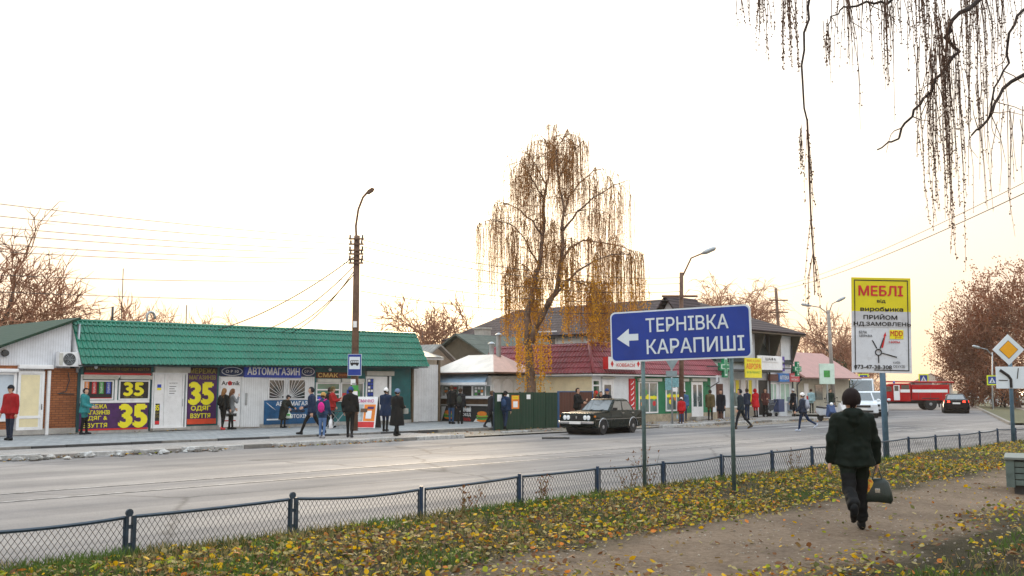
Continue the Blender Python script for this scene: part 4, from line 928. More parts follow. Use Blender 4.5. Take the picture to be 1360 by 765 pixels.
PUR = mat('sign_violet', (.09, .05, .38), .45, .15); q = pp(1029.5, 473.5, 1039.5, 493); mb = MB(); mb.box(q[0], q[1], -.2, -.11, q[2], q[3]); sg = mb.build('shop_sign', PUR, ph, bevel=.01); h_ = q[3] - q[2]
for k, bd in enumerate(('ЦИФРОВА', 'ТЕХНІКА')): text(sg, bd, q[0] + .1, q[1] - .1, q[2] + h_ * (.55 - k * .35), q[2] + h_ * (.75 - k * .35), -.206, PWHITE, .02)
q = pp(1030, 496, 1043.5, 507); mb = MB(); mb.box(q[0], q[1], -.3, -.12, q[2], q[3]); sg = mb.build('shop_sign', mat('sign_blue', (.05, .2, .55), .45), ph, bevel=.01); text(sg, 'АПТЕКА', q[0] + .08, q[1] - .08, q[2] + .15, q[3] - .15, -.306, PWHITE, .03)
q = pp(1044, 496, 1057, 507); mb = MB(); mb.box(q[0], q[1], -.3, -.12, q[2], q[3]); sg = mb.build('shop_sign', mat('sign_red', (.5, .05, .07), .45), ph, bevel=.01)
for k, bd in enumerate(('ЦІНИ', 'НИЗЬКІ')): text(sg, bd, q[0] + .2, q[1] - .2, q[2] + .3 - k * .22, q[2] + .44 - k * .22, -.306, PWHITE)
q = pp(1018, 497, 1029.5, 506); mb = MB(); mb.box(q[0], q[1], -.25, -.12, q[2], q[3]); mb.build('wood_fascia', mat('fascia_brick', (.13, .06, .05), .7), ph)
wn = f.window((968, 503, 999, 541), 0, gm=MATS['shop_glass'], b=.08, mull=(.5, .8))
for px, mm in (((970, 505, 976, 521), PWHITE), ((977, 505, 981, 522), YEL), ((983, 504, 990, 540), PWHITE), ((993, 504, 998, 540), MATS['sign_yellow']), ((971, 509, 975, 516), mat('print_rose', (.6, .2, .3), .5))): f.panel('window_sticker', px, mm, -.022, .006, wn)
f.panel('wall_base', (962, 541, 1002, 553), PLAS, 0, .06)
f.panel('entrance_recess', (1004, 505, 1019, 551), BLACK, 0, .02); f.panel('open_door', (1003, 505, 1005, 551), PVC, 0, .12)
for px in ((1022, 508, 1031, 533), (1035, 508, 1048.5, 535)):
    wn = f.window(px, 0, PVC, mat('pale_green_blind', (.35, .5, .42), .5, .15, 4), b=.1, mull=(.5,))
f.panel('side_door', (1021, 530, 1027, 548), PVC, 0, .04); f.panel('blue_box', (1026, 530, 1034, 547), mat('blue_grey_box', (.05, .07, .16), .5), 0, .4, bevel=.02)
f.panel('grey_box', (1045, 527, 1053, 546), mat('grey_blue_box', (.28, .32, .38), .5), 0, .3, bevel=.02)
mb = MB(); x = f.x(1050.5); mb.tube([(x + .3, -.5, zf - .2), (x - .1, -.18, zf - .9), (x - .1, -.18, 3.0), (x - .1, -.18, .3)], .06, 6); mb.build('drainpipe', DARK, ph)
mb = MB(); x = f.x(1020.5); mb.tube([(x, -.12, 5.0), (x, -.12, .3)], .06, 6); mb.build('drainpipe', DARK, ph)
GC = mat('cross_green', (.01, .22, .10), .4); GCL = mat('cross_white', (.6, .75, .68), .4)
def cross(label, px, py, n_, sz):
    s_, z_ = on_n(px, py, n_); r = thing('pharmacy_cross', label, 'sign', W(s_, n_, z_ - sz), RZ)
    mb = MB(); a = sz * .36; mb.prism([(-a, 0, 0), (a, 0, 0), (a, 0, sz - a), (sz, 0, sz - a), (sz, 0, sz + a), (a, 0, sz + a), (a, 0, 2 * sz), (-a, 0, 2 * sz), (-a, 0, sz + a), (-sz, 0, sz + a), (-sz, 0, sz - a), (-a, 0, sz - a)], (0, .16, 0)); mb.build('panel', GC, r, fixn=True)
    mb = MB(); b_ = a * .55; c = sz - a * .45; mb.prism([(-b_, -.012, sz - c), (b_, -.012, sz - c), (b_, -.012, sz - b_), (c, -.012, sz - b_), (c, -.012, sz + b_), (b_, -.012, sz + b_), (b_, -.012, sz + c), (-b_, -.012, sz + c), (-b_, -.012, sz + b_), (-c, -.012, sz + b_), (-c, -.012, sz - b_), (-b_, -.012, sz - b_)], (0, .008, 0)); mb.build('light_border', GCL, r, fixn=True)
    mb = MB(); d_ = b_ * .7; c2 = c * .8; mb.prism([(-d_, -.02, sz - c2), (d_, -.02, sz - c2), (d_, -.02, sz - d_), (c2, -.02, sz - d_), (c2, -.02, sz + d_), (d_, -.02, sz + d_), (d_, -.02, sz + c2), (-d_, -.02, sz + c2), (-d_, -.02, sz + d_), (-c2, -.02, sz + d_), (-c2, -.02, sz - d_), (-d_, -.02, sz - d_)], (0, .006, 0)); mb.build('inner_cross', GC, r, fixn=True)
    mb = MB(); mb.tube([(-sz, .08, sz), (-sz - .5, .08, sz), (-sz - .5, .08 + .9, sz)], .03, 6); mb.build('bracket', DARK, r)
cross('green pharmacy cross hanging beside the pink gable', 1060, 490, 30.0, .48)
cross('green pharmacy cross between the red roof and the yellow sign', 964, 487, 29.6, .62)
# ------------------------------------------------------------------ small house with pink roof
s_, n_ = sn(atY(1058, 545, 72)); hp = thing('pink_roof_house', 'small house with maroon gable and faded pink roof', 'house', W(s_, n_, 0), RZ)
PINK = mat('faded_pink_roof', (.36, .20, .18), .6, .12, 1.5); MAR = brickmat('maroon_gable_tile', (.11, .03, .035), (.14, .04, .045), (.05, .015, .02), .3, .25, .02, axes=(1, 2))
WL = mat('beige_wall', (.42, .40, .33), .85, .15)
mb = MB(); mb.box(0, 9, 0, 4.6, -.1, 2.55); mb.build('wall', WL, hp)
mb = MB(); mb.prism([(-.1, -.6, 2.5), (-.1, 5.2, 2.5), (-.1, 2.3, 4.3)], (.1, 0, 0)); mb.build('gable', MAR, hp, fixn=True)
for sg_ in (-1, 1): mb = MB(); mb.slab([(-.3, 2.3, 4.45), (9.3, 2.3, 4.45), (9.3, 2.3 + sg_ * 3.2, 2.45), (-.3, 2.3 + sg_ * 3.2, 2.45)], .1); mb.build('roof_slope', PINK, hp, fixn=True)
mb = MB(); mb.box(1.2, 1.9, -.05, -.005, .1, 2.1); mb.build('door', PVC, hp); mb = MB(); mb.box(3, 4.2, -.05, -.005, .9, 2.0); mb.build('window', GLASS, hp)
mb = MB(); mb.tube([(-.1, -.5, 2.4), (-.1, -.15, 2.0), (-.1, -.15, .1)], .06, 6); mb.build('drainpipe', DARK, hp)
# notice board on a post at the corner
p = atY(1098, 495, 66); nb_ = thing('street_board', 'small white and green board on a post near the double lamp', 'sign', (p.x, p.y, ROADZ), .25)
mb = MB(); mb.box(-.55, .55, -.05, .05, p.z - ROADZ - .75, p.z - ROADZ + .6); mb.build('board', mat('board_pale_green', (.55, .70, .62), .5, .1), nb_, bevel=.01)
mb = MB(); mb.box(-.25, .2, -.06, -.052, p.z - ROADZ - .3, p.z - ROADZ + .15); mb.build('print', GREENP, nb_); mb = MB(); mb.tube([(0, 0, 0), (0, 0, p.z - ROADZ - .75)], .05, 8); mb.build('post', STEEL, nb_)
# distant houses along the side street
DH = [mat('far_wall_%d' % k, c, .9, .12) for k, c in enumerate(((.45, .43, .40), (.52, .50, .46), (.40, .36, .32), (.5, .45, .36)))]; DR = [mat('far_roof_%d' % k, c, .8, .2) for k, c in enumerate(((.16, .13, .13), (.22, .11, .09), (.18, .19, .20)))]
for k, (u, a, wd, dp, ze_, zr_, lb) in enumerate(((-13, 20, 9, 8, 2.8, 4.8, 'far low house behind the white van'), (-14, 44, 9, 8, 3.2, 5.4, 'second far house on left side of the side street'), (-15, 70, 10, 9, 3.4, 6, 'third far house on left side of the side street'), (-16, 110, 11, 9, 4.5, 7.5, 'hazy far house at left end of the side street'),
        (26, 62, 10, 9, 3.2, 5.6, 'far house among trees right of the side street'), (27, 105, 12, 9, 4.6, 8, 'hazy far house at right end of the side street'), (3, 330, 14, 10, 4, 7.5, 'hazy house closing the far end of the side street'))):
    q = S2(u, a); h_ = thing('far_house', lb, 'house', (q.x, q.y, ROADZ), -RD(23.2)); gable(h_, -wd / 2, wd / 2, -dp / 2, dp / 2, ze_, zr_, DH[k % 4], DR[k % 3], 'y')
    for j in range(3): mb = MB(); mb.box(-wd / 2 + .8 + j * (wd - 2) / 2.4, -wd / 2 + 2 + j * (wd - 2) / 2.4, -dp / 2 - .04, -dp / 2 - .005, 1, 2.2); mb.build('window', GLASS, h_)
# ================================================================== road signs in the foreground
SB = mat('sign_blue_sheet', (.006, .036, .27), .45, .16, 2, dirt=.12); SW = mat('sign_white_sheet', (.62, .70, .76), .45, .06); POST = mat('sign_post_green_grey', (.10, .16, .17), .55, .25, 6, metal=.3); PBLUE = mat('post_blue_grey', (.12, .22, .32), .5, .2, 5, metal=.3)
pa, pb = gp(853, 642, 0), gp(970, 655, 0)
pl, pr = atY(815, 450, 17.15), atY(1002, 440, 15.95)                 # left and right edge of the board
dirv = Vector((pr.x - pl.x, pr.y - pl.y)); Wd = dirv.length; ang = math.atan2(dirv.y, dirv.x)
zb, zt = atY(908, 478.5, 16.55).z, atY(908, 410, 16.55).z; Hh = zt - zb
ds = thing('direction_sign', 'large blue road sign with white arrow reading ТЕРНІВКА and КАРАПИШІ', 'road sign', (pl.x, pl.y, 0), ang)
tilt = RD(1.2)                                                      # board rises a little to the right
def rrect(x0, x1, z0, z1, r, y, th=None, k=5):
    pts = []
    for cx, cz, a0 in ((x1 - r, z0 + r, -90), (x1 - r, z1 - r, 0), (x0 + r, z1 - r, 90), (x0 + r, z0 + r, 180)):
        for i in range(k + 1): q = RD(a0 + 90 * i / k); pts.append((cx + r * cos(q), y, cz + r * sin(q)))
    return pts
mb = MB(); mb.prism(rrect(0, Wd, zb, zt, .09, 0), (0, .035, 0)); brd = mb.build('board', SW, ds, fixn=True)
mb = MB(); mb.prism(rrect(.025, Wd - .025, zb + .025, zt - .025, .075, -.004), (0, .003, 0)); face_ = mb.build('blue_face', SB, brd, fixn=True)
X = lambda px: (px - 815) / (1002 - 815) * Wd
Z = lambda q: zb + Hh * q
mb = MB(); x0, x1, x2 = X(824), X(841), X(854); mb.prism([(x0, -.008, Z(.47)), (x1, -.008, Z(.30)), (x1, -.008, Z(.42)), (x2, -.008, Z(.42)), (x2, -.008, Z(.55)), (x1, -.008, Z(.55)), (x1, -.008, Z(.66))], (0, .003, 0)); mb.build('arrow', SW, brd, fixn=True)
text(brd, 'ТЕРНІВКА', X(865), X(974), Z(.57), Z(.84), -.009, SW, .012); text(brd, 'КАРАПИШІ', X(865.5), X(993), Z(.14), Z(.42), -.009, SW, .012)
mb = MB(); mb.box(0, Wd, .038, .06, zb + .2, zb + .25); mb.build('rear_rail', STEEL, brd)
mb = MB(); mb.box(0, Wd, .038, .06, zt - .25, zt - .2); mb.build('rear_rail', STEEL, brd)
brd.rotation_euler = (0, -tilt, 0); brd.location = (0, 0, -.02)
for px in (853, 970):
    x = X(px); mb = MB(); mb.tube([(x, .095, -.2), (x, .095, zt - .1)], .034, 10); mb.build('post', POST, ds, smooth=True)
# ------------------------------------------------------------------ furniture advert
p0 = gp(1176, 607, 0); Y = p0.y
fa = thing('advert_sign', 'tall yellow and white furniture advert board on a blue-grey post', 'sign', (p0.x, p0.y, 0), RD(-2))
q0, q1 = atY(1131.5, 498, Y), atY(1209.5, 498, Y); zt = atY(1170, 372, Y).z; zb = q0.z; aw_, ah = q1.x - q0.x, zt - zb; xo = q0.x - p0.x
mb = MB(); mb.box(xo, xo + aw_, -.08, -.04, zb, zt); ab = mb.build('board', mat('advert_white', (.60, .64, .70), .5, .1, 2, dirt=.35), fa)
AX = lambda px: xo + (px - 1131.5) / 78 * aw_
AZ = lambda py: zt - (py - 372) / 126 * ah
mb = MB(); mb.box(xo, xo + aw_, -.084, -.081, AZ(418), zt); mb.build('yellow_field', mat('advert_yellow', (.66, .58, .01), .5, .08), ab)
mb = MB(); mb.box(xo + .01, xo + aw_ - .01, -.087, -.085, AZ(438), AZ(417)); mb.build('pasted_strip', mat('paper_grey', (.50, .52, .56), .6, .1, 4), ab)
mb = MB(); bw = .022
for a, c, d, e in ((1135, 1136.2, 375, 495), (1204.8, 1206, 375, 495), (1136.2, 1204.8, 375, 376.3), (1160, 1204.8, 493.8, 495)):
    mb.box(AX(a), AX(c), -.090, -.088, AZ(e), AZ(d))
mb.build('border_line', BLACK, ab)
text(ab, 'МЕБЛІ', AX(1141), AX(1199), AZ(396), AZ(383), -.092, REDP, .03)
text(ab, 'від', AX(1165), AX(1176), AZ(406), AZ(400.5), -.092, BLACK, .02); text(ab, 'виробника', AX(1143), AX(1199), AZ(418), AZ(411), -.092, BLACK, .03)
text(ab, 'ПРИЙОМ', AX(1147), AX(1191), AZ(427.5), AZ(420.5), -.092, BLACK, .03); text(ab, 'НД.ЗАМОВЛЕНЬ', AX(1134), AX(1209), AZ(437), AZ(431), -.092, BLACK, .03)
text(ab, 'БІЛА', AX(1141), AX(1151), AZ(446.5), AZ(443), -.092, BLACK, .01); text(ab, 'ЦЕРКВА', AX(1141), AX(1158), AZ(451.5), AZ(448), -.092, BLACK, .01)
mb = MB(); mb.box(AX(1181), AX(1199), -.092, -.089, AZ(453), AZ(441)); lg = mb.build('logo_plate', YEL, ab); text(ab, 'MDD', AX(1182), AX(1198), AZ(449), AZ(442.5), -.095, REDP, .02); text(ab, 'group', AX(1188), AX(1196), AZ(452.3), AZ(450), -.095, REDP)
text(ab, '1600м', AX(1180), AX(1194), AZ(458.5), AZ(455.5), -.092, REDP, .02)
mb = MB(); cx, cz = AX(1166), AZ(471); mb.tube([(cx + .075 * cos(k * pi / 10), -.094, cz + .075 * sin(k * pi / 10)) for k in range(21)], .014, 5, 0, False); mb.build('map_ring', BLACK, ab)
for a, b_, c, d in ((1164, 466, 1158, 455), (1168, 466, 1173, 452), (1171, 472, 1190, 477), (1166, 476, 1166, 485)): mb = MB(); mb.tube([(AX(a), -.092, AZ(b_)), (AX(c), -.092, AZ(d))], .013, 4); mb.build('map_road', BLACK, ab)
mb = MB(); mb.prism([(AX(1169.5), -.094, AZ(465)), (AX(1172), -.094, AZ(465)), (AX(1175.3), -.094, AZ(449.5)), (AX(1176.5), -.094, AZ(449.5)), (AX(1175.3), -.094, AZ(444)), (AX(1172.6), -.094, AZ(449.5)), (AX(1173.6), -.094, AZ(449.5))], (0, .003, 0)); mb.build('red_arrow', REDP, ab, fixn=True)
text(ab, '073-47-38-308', AX(1134), AX(1183), AZ(493), AZ(488), -.092, BLACK, .03); text(ab, 'КИЇВ', AX(1185), AX(1194), AZ(485.5), AZ(482), -.092, DARK); text(ab, 'ОБУХІВ', AX(1185), AX(1200), AZ(491), AZ(487.5), -.092, DARK)
ab.rotation_euler = (0, RD(1.3), 0); ab.location = (-.05, 0, .05)
mb = MB(); mb.tube([(.03, 0, -.2), (-.02, 0, zt - .3)], .075, 12); mb.build('post', PBLUE, fa, smooth=True)
# ------------------------------------------------------------------ priority road sign
p0 = gp(1346, 589, 0); Y = p0.y; pr_ = thing('priority_sign', 'yellow diamond priority road sign over a white junction plate', 'road sign', (p0.x, p0.y, 0), RD(-4))
c = atY(1338, 464.5, Y); k = (1358 - 1318) / 2 * Y / F; cx, cz = c.x - p0.x, c.z
def dia(r, y, mm, nm, par, th=.004): mb = MB(); mb.prism([(cx, y, cz - r), (cx + r, y, cz), (cx, y, cz + r), (cx - r, y, cz)], (0, th, 0)); return mb.build(nm, mm, par, fixn=True)
dd = dia(k * 1.02, -.08, SW, 'diamond_plate', pr_, .02); dia(k * .62, -.087, BLACK, 'diamond_rim', dd); dia(k * .58, -.092, mat('sign_amber', (.75, .36, .01), .45, .08), 'diamond_centre', dd)
a, b_ = atY(1323, 516, Y), atY(1360.5, 487, Y); mb = MB(); mb.box(a.x - p0.x, b_.x - p0.x, -.075, -.055, a.z, b_.z); jp = mb.build('junction_plate', SW, pr_, bevel=.004)
JX = lambda px: a.x - p0.x + (px - 1323) / 37.5 * (b_.x - a.x); JZ = lambda py: b_.z - (py - 487) / 29 * (b_.z - a.z)
mb = MB(); mb.tube([(JX(1328), -.085, JZ(491.5)), (JX(1338), -.085, JZ(499)), (JX(1341), -.085, JZ(504)), (JX(1341), -.085, JZ(515))], .045, 6); mb.build('main_road_line', BLACK, jp)
mb = MB(); mb.tube([(JX(1349), -.08, JZ(503)), (JX(1351), -.08, JZ(489))], .014, 5); mb.build('minor_road_line', BLACK, jp); mb = MB(); mb.tube([(JX(1326), -.08, JZ(505)), (JX(1337), -.08, JZ(505.3))], .014, 5); mb.build('minor_road_line', BLACK, jp)
mb = MB(); mb.tube([(.0, 0, -.2), (.02, 0, 2.5), (-.1, 0, c.z + .2)], .06, 10); mb.build('post', PBLUE, pr_, smooth=True)
# ------------------------------------------------------------------ bus stop pole with street lamp
RUST = mat('pole_brown', (.13, .075, .05), .8, .3, 4); CONP = mat('pole_concrete', (.24, .22, .20), .9, .25, 3)
pp_ = gp(470, 574, PAVZ); Y = pp_.y; zp = lambda py: atY(470, py, Y).z - PAVZ; xp = lambda px: atY(px, 400, Y).x - pp_.x
P1 = thing('utility_pole', 'tall brown utility pole with curved street lamp at the bus stop', 'pole', (pp_.x, pp_.y, PAVZ), 0)
mb = MB(); mb.tube([(0, 0, -.3), (0, 0, zp(400)), (0, 0, zp(313))], [.16, .135, .12], 10); mb.build('shaft', RUST, P1, smooth=True)
mb = MB(); mb.tube([(0, 0, zp(330)), (xp(471), 0, zp(300)), (xp(474), 0, zp(278)), (xp(480), 0, zp(262)), (xp(487), 0, zp(254))], .045, 8); mb.build('lamp_arm', RUST, P1, smooth=True)
mb = MB(); mb.prism([(xp(484), -.12, zp(257)), (xp(486.5), -.12, zp(253)), (xp(492), -.12, zp(249.5)), (xp(495), -.12, zp(250.5)), (xp(493.5), -.12, zp(254)), (xp(487.5), -.12, zp(258))], (0, .24, 0)); mb.build('lamp_head', RUST, P1, fixn=True, bevel=.03)
for k, py in enumerate((318, 325, 333, 338, 345, 350)):
    mb = MB(); mb.box(-.3, .3, -.2, -.12, zp(py) - .03, zp(py) + .03); mb.build('crossarm', RUST, P1)
    for sg_ in (-1, 1): mb = MB(); mb.lathe([(.02, 0), (.05, .02), (.03, .06), (.05, .09), (.02, .13)], (sg_ * (.25 - .03 * (k % 2)), -.16, zp(py) + .035), 'z', 8); mb.build('insulator', DARK, P1)
mb = MB(); mb.box(-.07, .07, -.2, -.12, zp(435), zp(427)); mb.build('junction_box', PVC, P1)
for k, (py, mm) in enumerate(((507, PWHITE), (512, STEEL), (518, YEL), (523, PWHITE), (515, GREENP))):
    z = zp(py); mb = MB(); mb.box(-.13 + .05 * (k % 3), .06 + .03 * k, -.175 - .003 * k, -.165 - .003 * k, z - .12, z + .1); mb.build('leaflet', mm, P1)
bz0, bz1 = zp(499), zp(470.5); bx0, bx1 = xp(464.5), xp(482.5)
bs_ = thing('bus_stop_sign', 'blue and white bus stop sign fixed to the utility pole', 'road sign', (pp_.x, pp_.y - .2, PAVZ + bz0), 0)
mb = MB(); mb.box(bx0, bx1, -.03, 0, 0, bz1 - bz0); bb = mb.build('plate', SW, bs_); hh = bz1 - bz0; mb = MB(); mb.box(bx0 + .015, bx1 - .015, -.035, -.031, .015, hh - .015); mb.build('blue_face', SB, bb)
mb = MB(); mb.box(bx0 + .06, bx1 - .06, -.04, -.036, hh * .30, hh * .87); mb.build('white_field', SW, bb)
bw, cx, cz = (bx1 - bx0) * .62, (bx0 + bx1) / 2, hh * .58; mb = MB(); mb.prism(rrect(cx - bw / 2, cx + bw / 2, cz - .06, cz + .11, .03, -.045), (0, .004, 0)); bus = mb.build('bus_symbol', BLACK, bb, fixn=True)
for k in range(4): mb = MB(); mb.box(cx - bw / 2 + .03 + k * bw * .24, cx - bw / 2 + .03 + k * bw * .24 + bw * .17, -.047, -.046, cz + .02, cz + .08); mb.build('bus_window', SW, bb)
for sg_ in (-1, 1): mb = MB(); mb.lathe([(.045, -.046), (.045, -.041)], (cx + sg_ * bw * .3, 0, cz - .065), 'y', 10); mb.build('bus_wheel', BLACK, bb)
# ------------------------------------------------------------------ other poles
def lamp_pole(label, px, py_base, Y, ytop, arms, mm, r=.12, lean=0, sheet_=()):
    b_ = atY(px, py_base, Y); z0 = ROADZ; t_ = atY(px + lean, ytop, Y); o = thing('street_lamp', label, 'street lamp', (b_.x, Y, z0), 0)
    mb = MB(); mb.tube([(0, 0, -.2), (t_.x - b_.x, 0, t_.z - z0)], [r, r * .75], 10); mb.build('shaft', mm, o, smooth=True)
    for (ax, ay) in arms:
        e = atY(ax, ay, Y); mid = Vector(((t_.x * .35 + e.x * .65), 0, e.z * .75 + t_.z * .25))
        st = Vector((t_.x - b_.x, 0, t_.z - z0 - .3)); en = Vector((e.x - b_.x, 0, e.z - z0)); md = Vector((st.x * .55 + en.x * .45, 0, en.z * .8 + st.z * .2))
        mb = MB(); mb.tube([st, md, en], .04, 7); mb.build('lamp_arm', mm, o, smooth=True)
        dv = (en - md).normalized(); mb = MB(); mb.tube([en - dv * .1, en + dv * .15, en + dv * .6, en + dv * .7], [.05, .12, .11, .04], 8); mb.build('lamp_head', STEEL, o, smooth=True)
    return o
L3 = lamp_pole('brown lamp pole rising behind the blue direction sign', 905, 565, 50, 362, [(934, 336)], RUST, .13)
mb = MB(); q = atY(905, 392, 50); mb.box(-.9, .9, -.2, -.1, q.z, q.z + .1); ca = mb.build('crossarm', RUST, L3); 
lamp_pole('leaning double street lamp behind the small pharmacy cross', 1108, 545, 74, 412, [(1076, 406), (1112, 400)], CONP, .16, -8)
lamp_pole('thin grey street lamp by the right crossing sign', 1318, 545, 86, 468, [(1302, 462)], STEEL, .07)
p4 = atY(1036, 500, 80); P4 = thing('wooden_pole', 'wooden power pole with crossarms behind the pharmacy roof', 'pole', (p4.x, p4.y, ROADZ), 0)
zz_ = lambda py: atY(1036, py, 80).z - ROADZ
mb = MB(); mb.tube([(.25, 0, -.2), (-.15, 0, zz_(383))], [.16, .12], 8); mb.build('shaft', RUST, P4, smooth=True)
for py in (399, 415): mb = MB(); mb.box(-.75, .75, -.2, -.1, zz_(py) - .05, zz_(py) + .05); mb.build('crossarm', RUST, P4)
# wires
CAB = mat('cable_black', (.05, .045, .04), .7)
CABT = CAB
def wire(label, a, c, sag, r=.012, seg=22, mm=None):
    a, c = Vector(a), Vector(c); mb = MB(); mb.tube([a.lerp(c, k / seg) - Vector((0, 0, sag * 4 * (k / seg) * (1 - k / seg))) for k in range(seg + 1)], r, 4); o = mb.build('overhead_wire', mm or CAB); tag(o, label, 'wire', 'overhead wires'); return o
b1 = Vector((pp_.x, pp_.y - .16, PAVZ)); ords = ['topmost', 'second', 'third', 'fourth', 'fifth', 'sixth', 'seventh', 'lowest']
s1_, n1_ = sn(pp_)
for k, (py, dz, sg_) in enumerate(((318, .25, .6), (325, .1, .7), (333, -.1, .75), (338, -.15, .8), (345, -.15, .9), (350, -.3, .9), (372, -.2, 1.0), (400, -.2, .6))):
    far = W(s1_ - 40, n1_ + .3 * (k % 2), zp(py) + dz); wire('%s of the overhead wires running left from the bus stop pole' % ords[k], b1 + Vector((-.2, 0, zp(py))), far, sg_, .010)
l3 = atY(905, 380, 50)
for k, (py, z2) in enumerate(((319, 7.3), (328, 7.0), (346, 6.6), (366, 6.2), (387, 5.7))): wire('%s of the overhead wires running right from the bus stop pole' % ords[k], b1 + Vector((.2, 0, zp(py))), (l3.x, l3.y, z2), .5, .013)
for k, (py, tx, ty) in enumerate(((342, 283, 440), (355, 345, 441), (362, 385, 443), (366, 372, 442))):
    s_, z_ = on_n(tx, ty, 37.3); wire('%s service wire dropping from bus stop pole to green roof' % ords[k], b1 + Vector((-.1, 0, zp(py))), W(s_, 37.3, z_), .35, .02)
wire('single dark cable crossing the sky above the furniture advert', atY(1020, 388, 80), atY(1420, 228, 26), .5, .016)
wire('thin upper cable parallel to the dark cable at right', atY(1020, 384, 80), atY(1420, 212, 27), .5, .012)
for k, (a, c) in enumerate((((1045, 425), (1108, 470)), ((1045, 402), (1112, 446)))): wire('%s wire from wooden pole to double lamp' % ['upper', 'lower'][k], atY(*a, 80), atY(*c, 74), .3, .012)
# roof pipes and aerials on the green shop row
def pipe(label, px, y0, y1, n_, r, hook=False):
    s_, z0 = on_n(px, y0, n_); z1 = on_n(px, y1, n_)[1]; o = thing('roof_pipe', label, 'pipe', W(s_, n_, z0 - .3), RZ); h_ = z1 - z0 + .3
    pts = [(0, 0, 0), (0, 0, h_ - .1)]
    if hook: pts = [(0, 0, 0), (0, 0, h_ - .2)] + [(.17 - .17 * cos(q), 0, h_ - .2 + .17 * sin(q)) for q in [k * pi / 6 for k in range(1, 6)]] + [(.34, 0, h_ - .2), (.34, 0, h_ - .3)]
    mb = MB(); mb.tube(pts, r, 7); mb.build('pipe', STEEL if hook else DARK, o, smooth=True)
pipe('hooked metal pipe standing on the green roof', 195, 430, 413, 38.2, .05, True); pipe('short post standing on green roof left of the thin aerial', 149, 427, 404, 38.6, .05); pipe('thin tall aerial standing on the green roof', 161, 427, 353, 39, .018); pipe('stubby vent on green roof beside the hooked pipe', 184, 428, 423, 38.2, .09); pipe('slim aerial on green roof at the middle of the row', 247, 432, 402, 39, .022)
# sign seen from behind near the red shop
q0 = gp(893, 563, PAVZ); Y = q0.y; rs_ = thing('road_sign_back', 'back of a triangular road sign with plates in front of the red roof shop', 'road sign', (q0.x, q0.y, PAVZ), .2)
zz_ = lambda py: atY(893, py, Y).z - PAVZ; ww = lambda px: (px - 893) * Y / F
SBK = mat('sign_back_grey', (.22, .29, .32), .5, .2, 4, metal=.2)
mb = MB(); mb.tube([(0, 0, -.2), (0, 0, zz_(470))], .05, 8); mb.build('post', STEEL, rs_, smooth=True)
mb = MB(); mb.prism([(ww(884), -.07, zz_(478)), (ww(902), -.07, zz_(478)), (ww(893), -.07, zz_(492))], (0, .015, 0)); mb.build('triangle_plate', SBK, rs_, fixn=True)
mb = MB(); mb.box(ww(884.5), ww(900), -.075, -.06, zz_(500), zz_(492.5)); mb.build('plate', SBK, rs_)
for px, mm in (((883, 502, 892, 518), mat('leaflet_teal', (.15, .32, .36), .6, .4, 14)), ((893, 502, 902, 514), MATS['leaflet_teal']), ((893.5, 515, 900, 520), PWHITE)):
    mb = MB(); mb.box(ww(px[0]), ww(px[2]), -.085, -.07, zz_(px[3]), zz_(px[1])); mb.build('leaflet', mm, rs_)
# pedestrian crossing signs
def crossing_sign(label, px, py, Y, sz, rz=0):
    c = atY(px, py, Y); o = thing('crossing_sign', label, 'road sign', (c.x, c.y, ROADZ), rz); z = c.z - ROADZ; h = sz / 2
    mb = MB(); mb.box(-h, h, -.05, -.03, z - h, z + h); pl = mb.build('yellow_plate', mat('fluor_yellow', (.62, .75, .02), .5), o); i = h * .76
    mb = MB(); mb.box(-i, i, -.056, -.051, z - i, z + i); mb.build('blue_face', SB, pl); mb = MB(); mb.add([(-i * .8, -.06, z - i * .72), (i * .8, -.06, z - i * .72), (0, -.06, z + i * .75)], [(0, 1, 2)]); mb.build('white_triangle', SW, pl)
    mb = MB(); mb.tube([(0, -.064, z + i * .2), (0, -.064, z - i * .15), (-i * .22, -.064, z - i * .6)], i * .09, 4); mb.tube([(0, -.064, z - i * .15), (i * .22, -.064, z - i * .6)], i * .08, 4); mb.build('walker_symbol', BLACK, pl)
    mb = MB(); mb.tube([(0, 0, 0), (0, 0, z + h)], .045, 7); mb.build('post', STEEL, o)
crossing_sign('pedestrian crossing sign on the right by the thin lamp', 1317.5, 505, 85.5, .84, -.2)
crossing_sign('pedestrian crossing sign above the white van', 1147, 503, 84, .8, -.2); crossing_sign('pedestrian crossing sign behind the fire engine', 1226.5, 503, 92, .86, -.2)
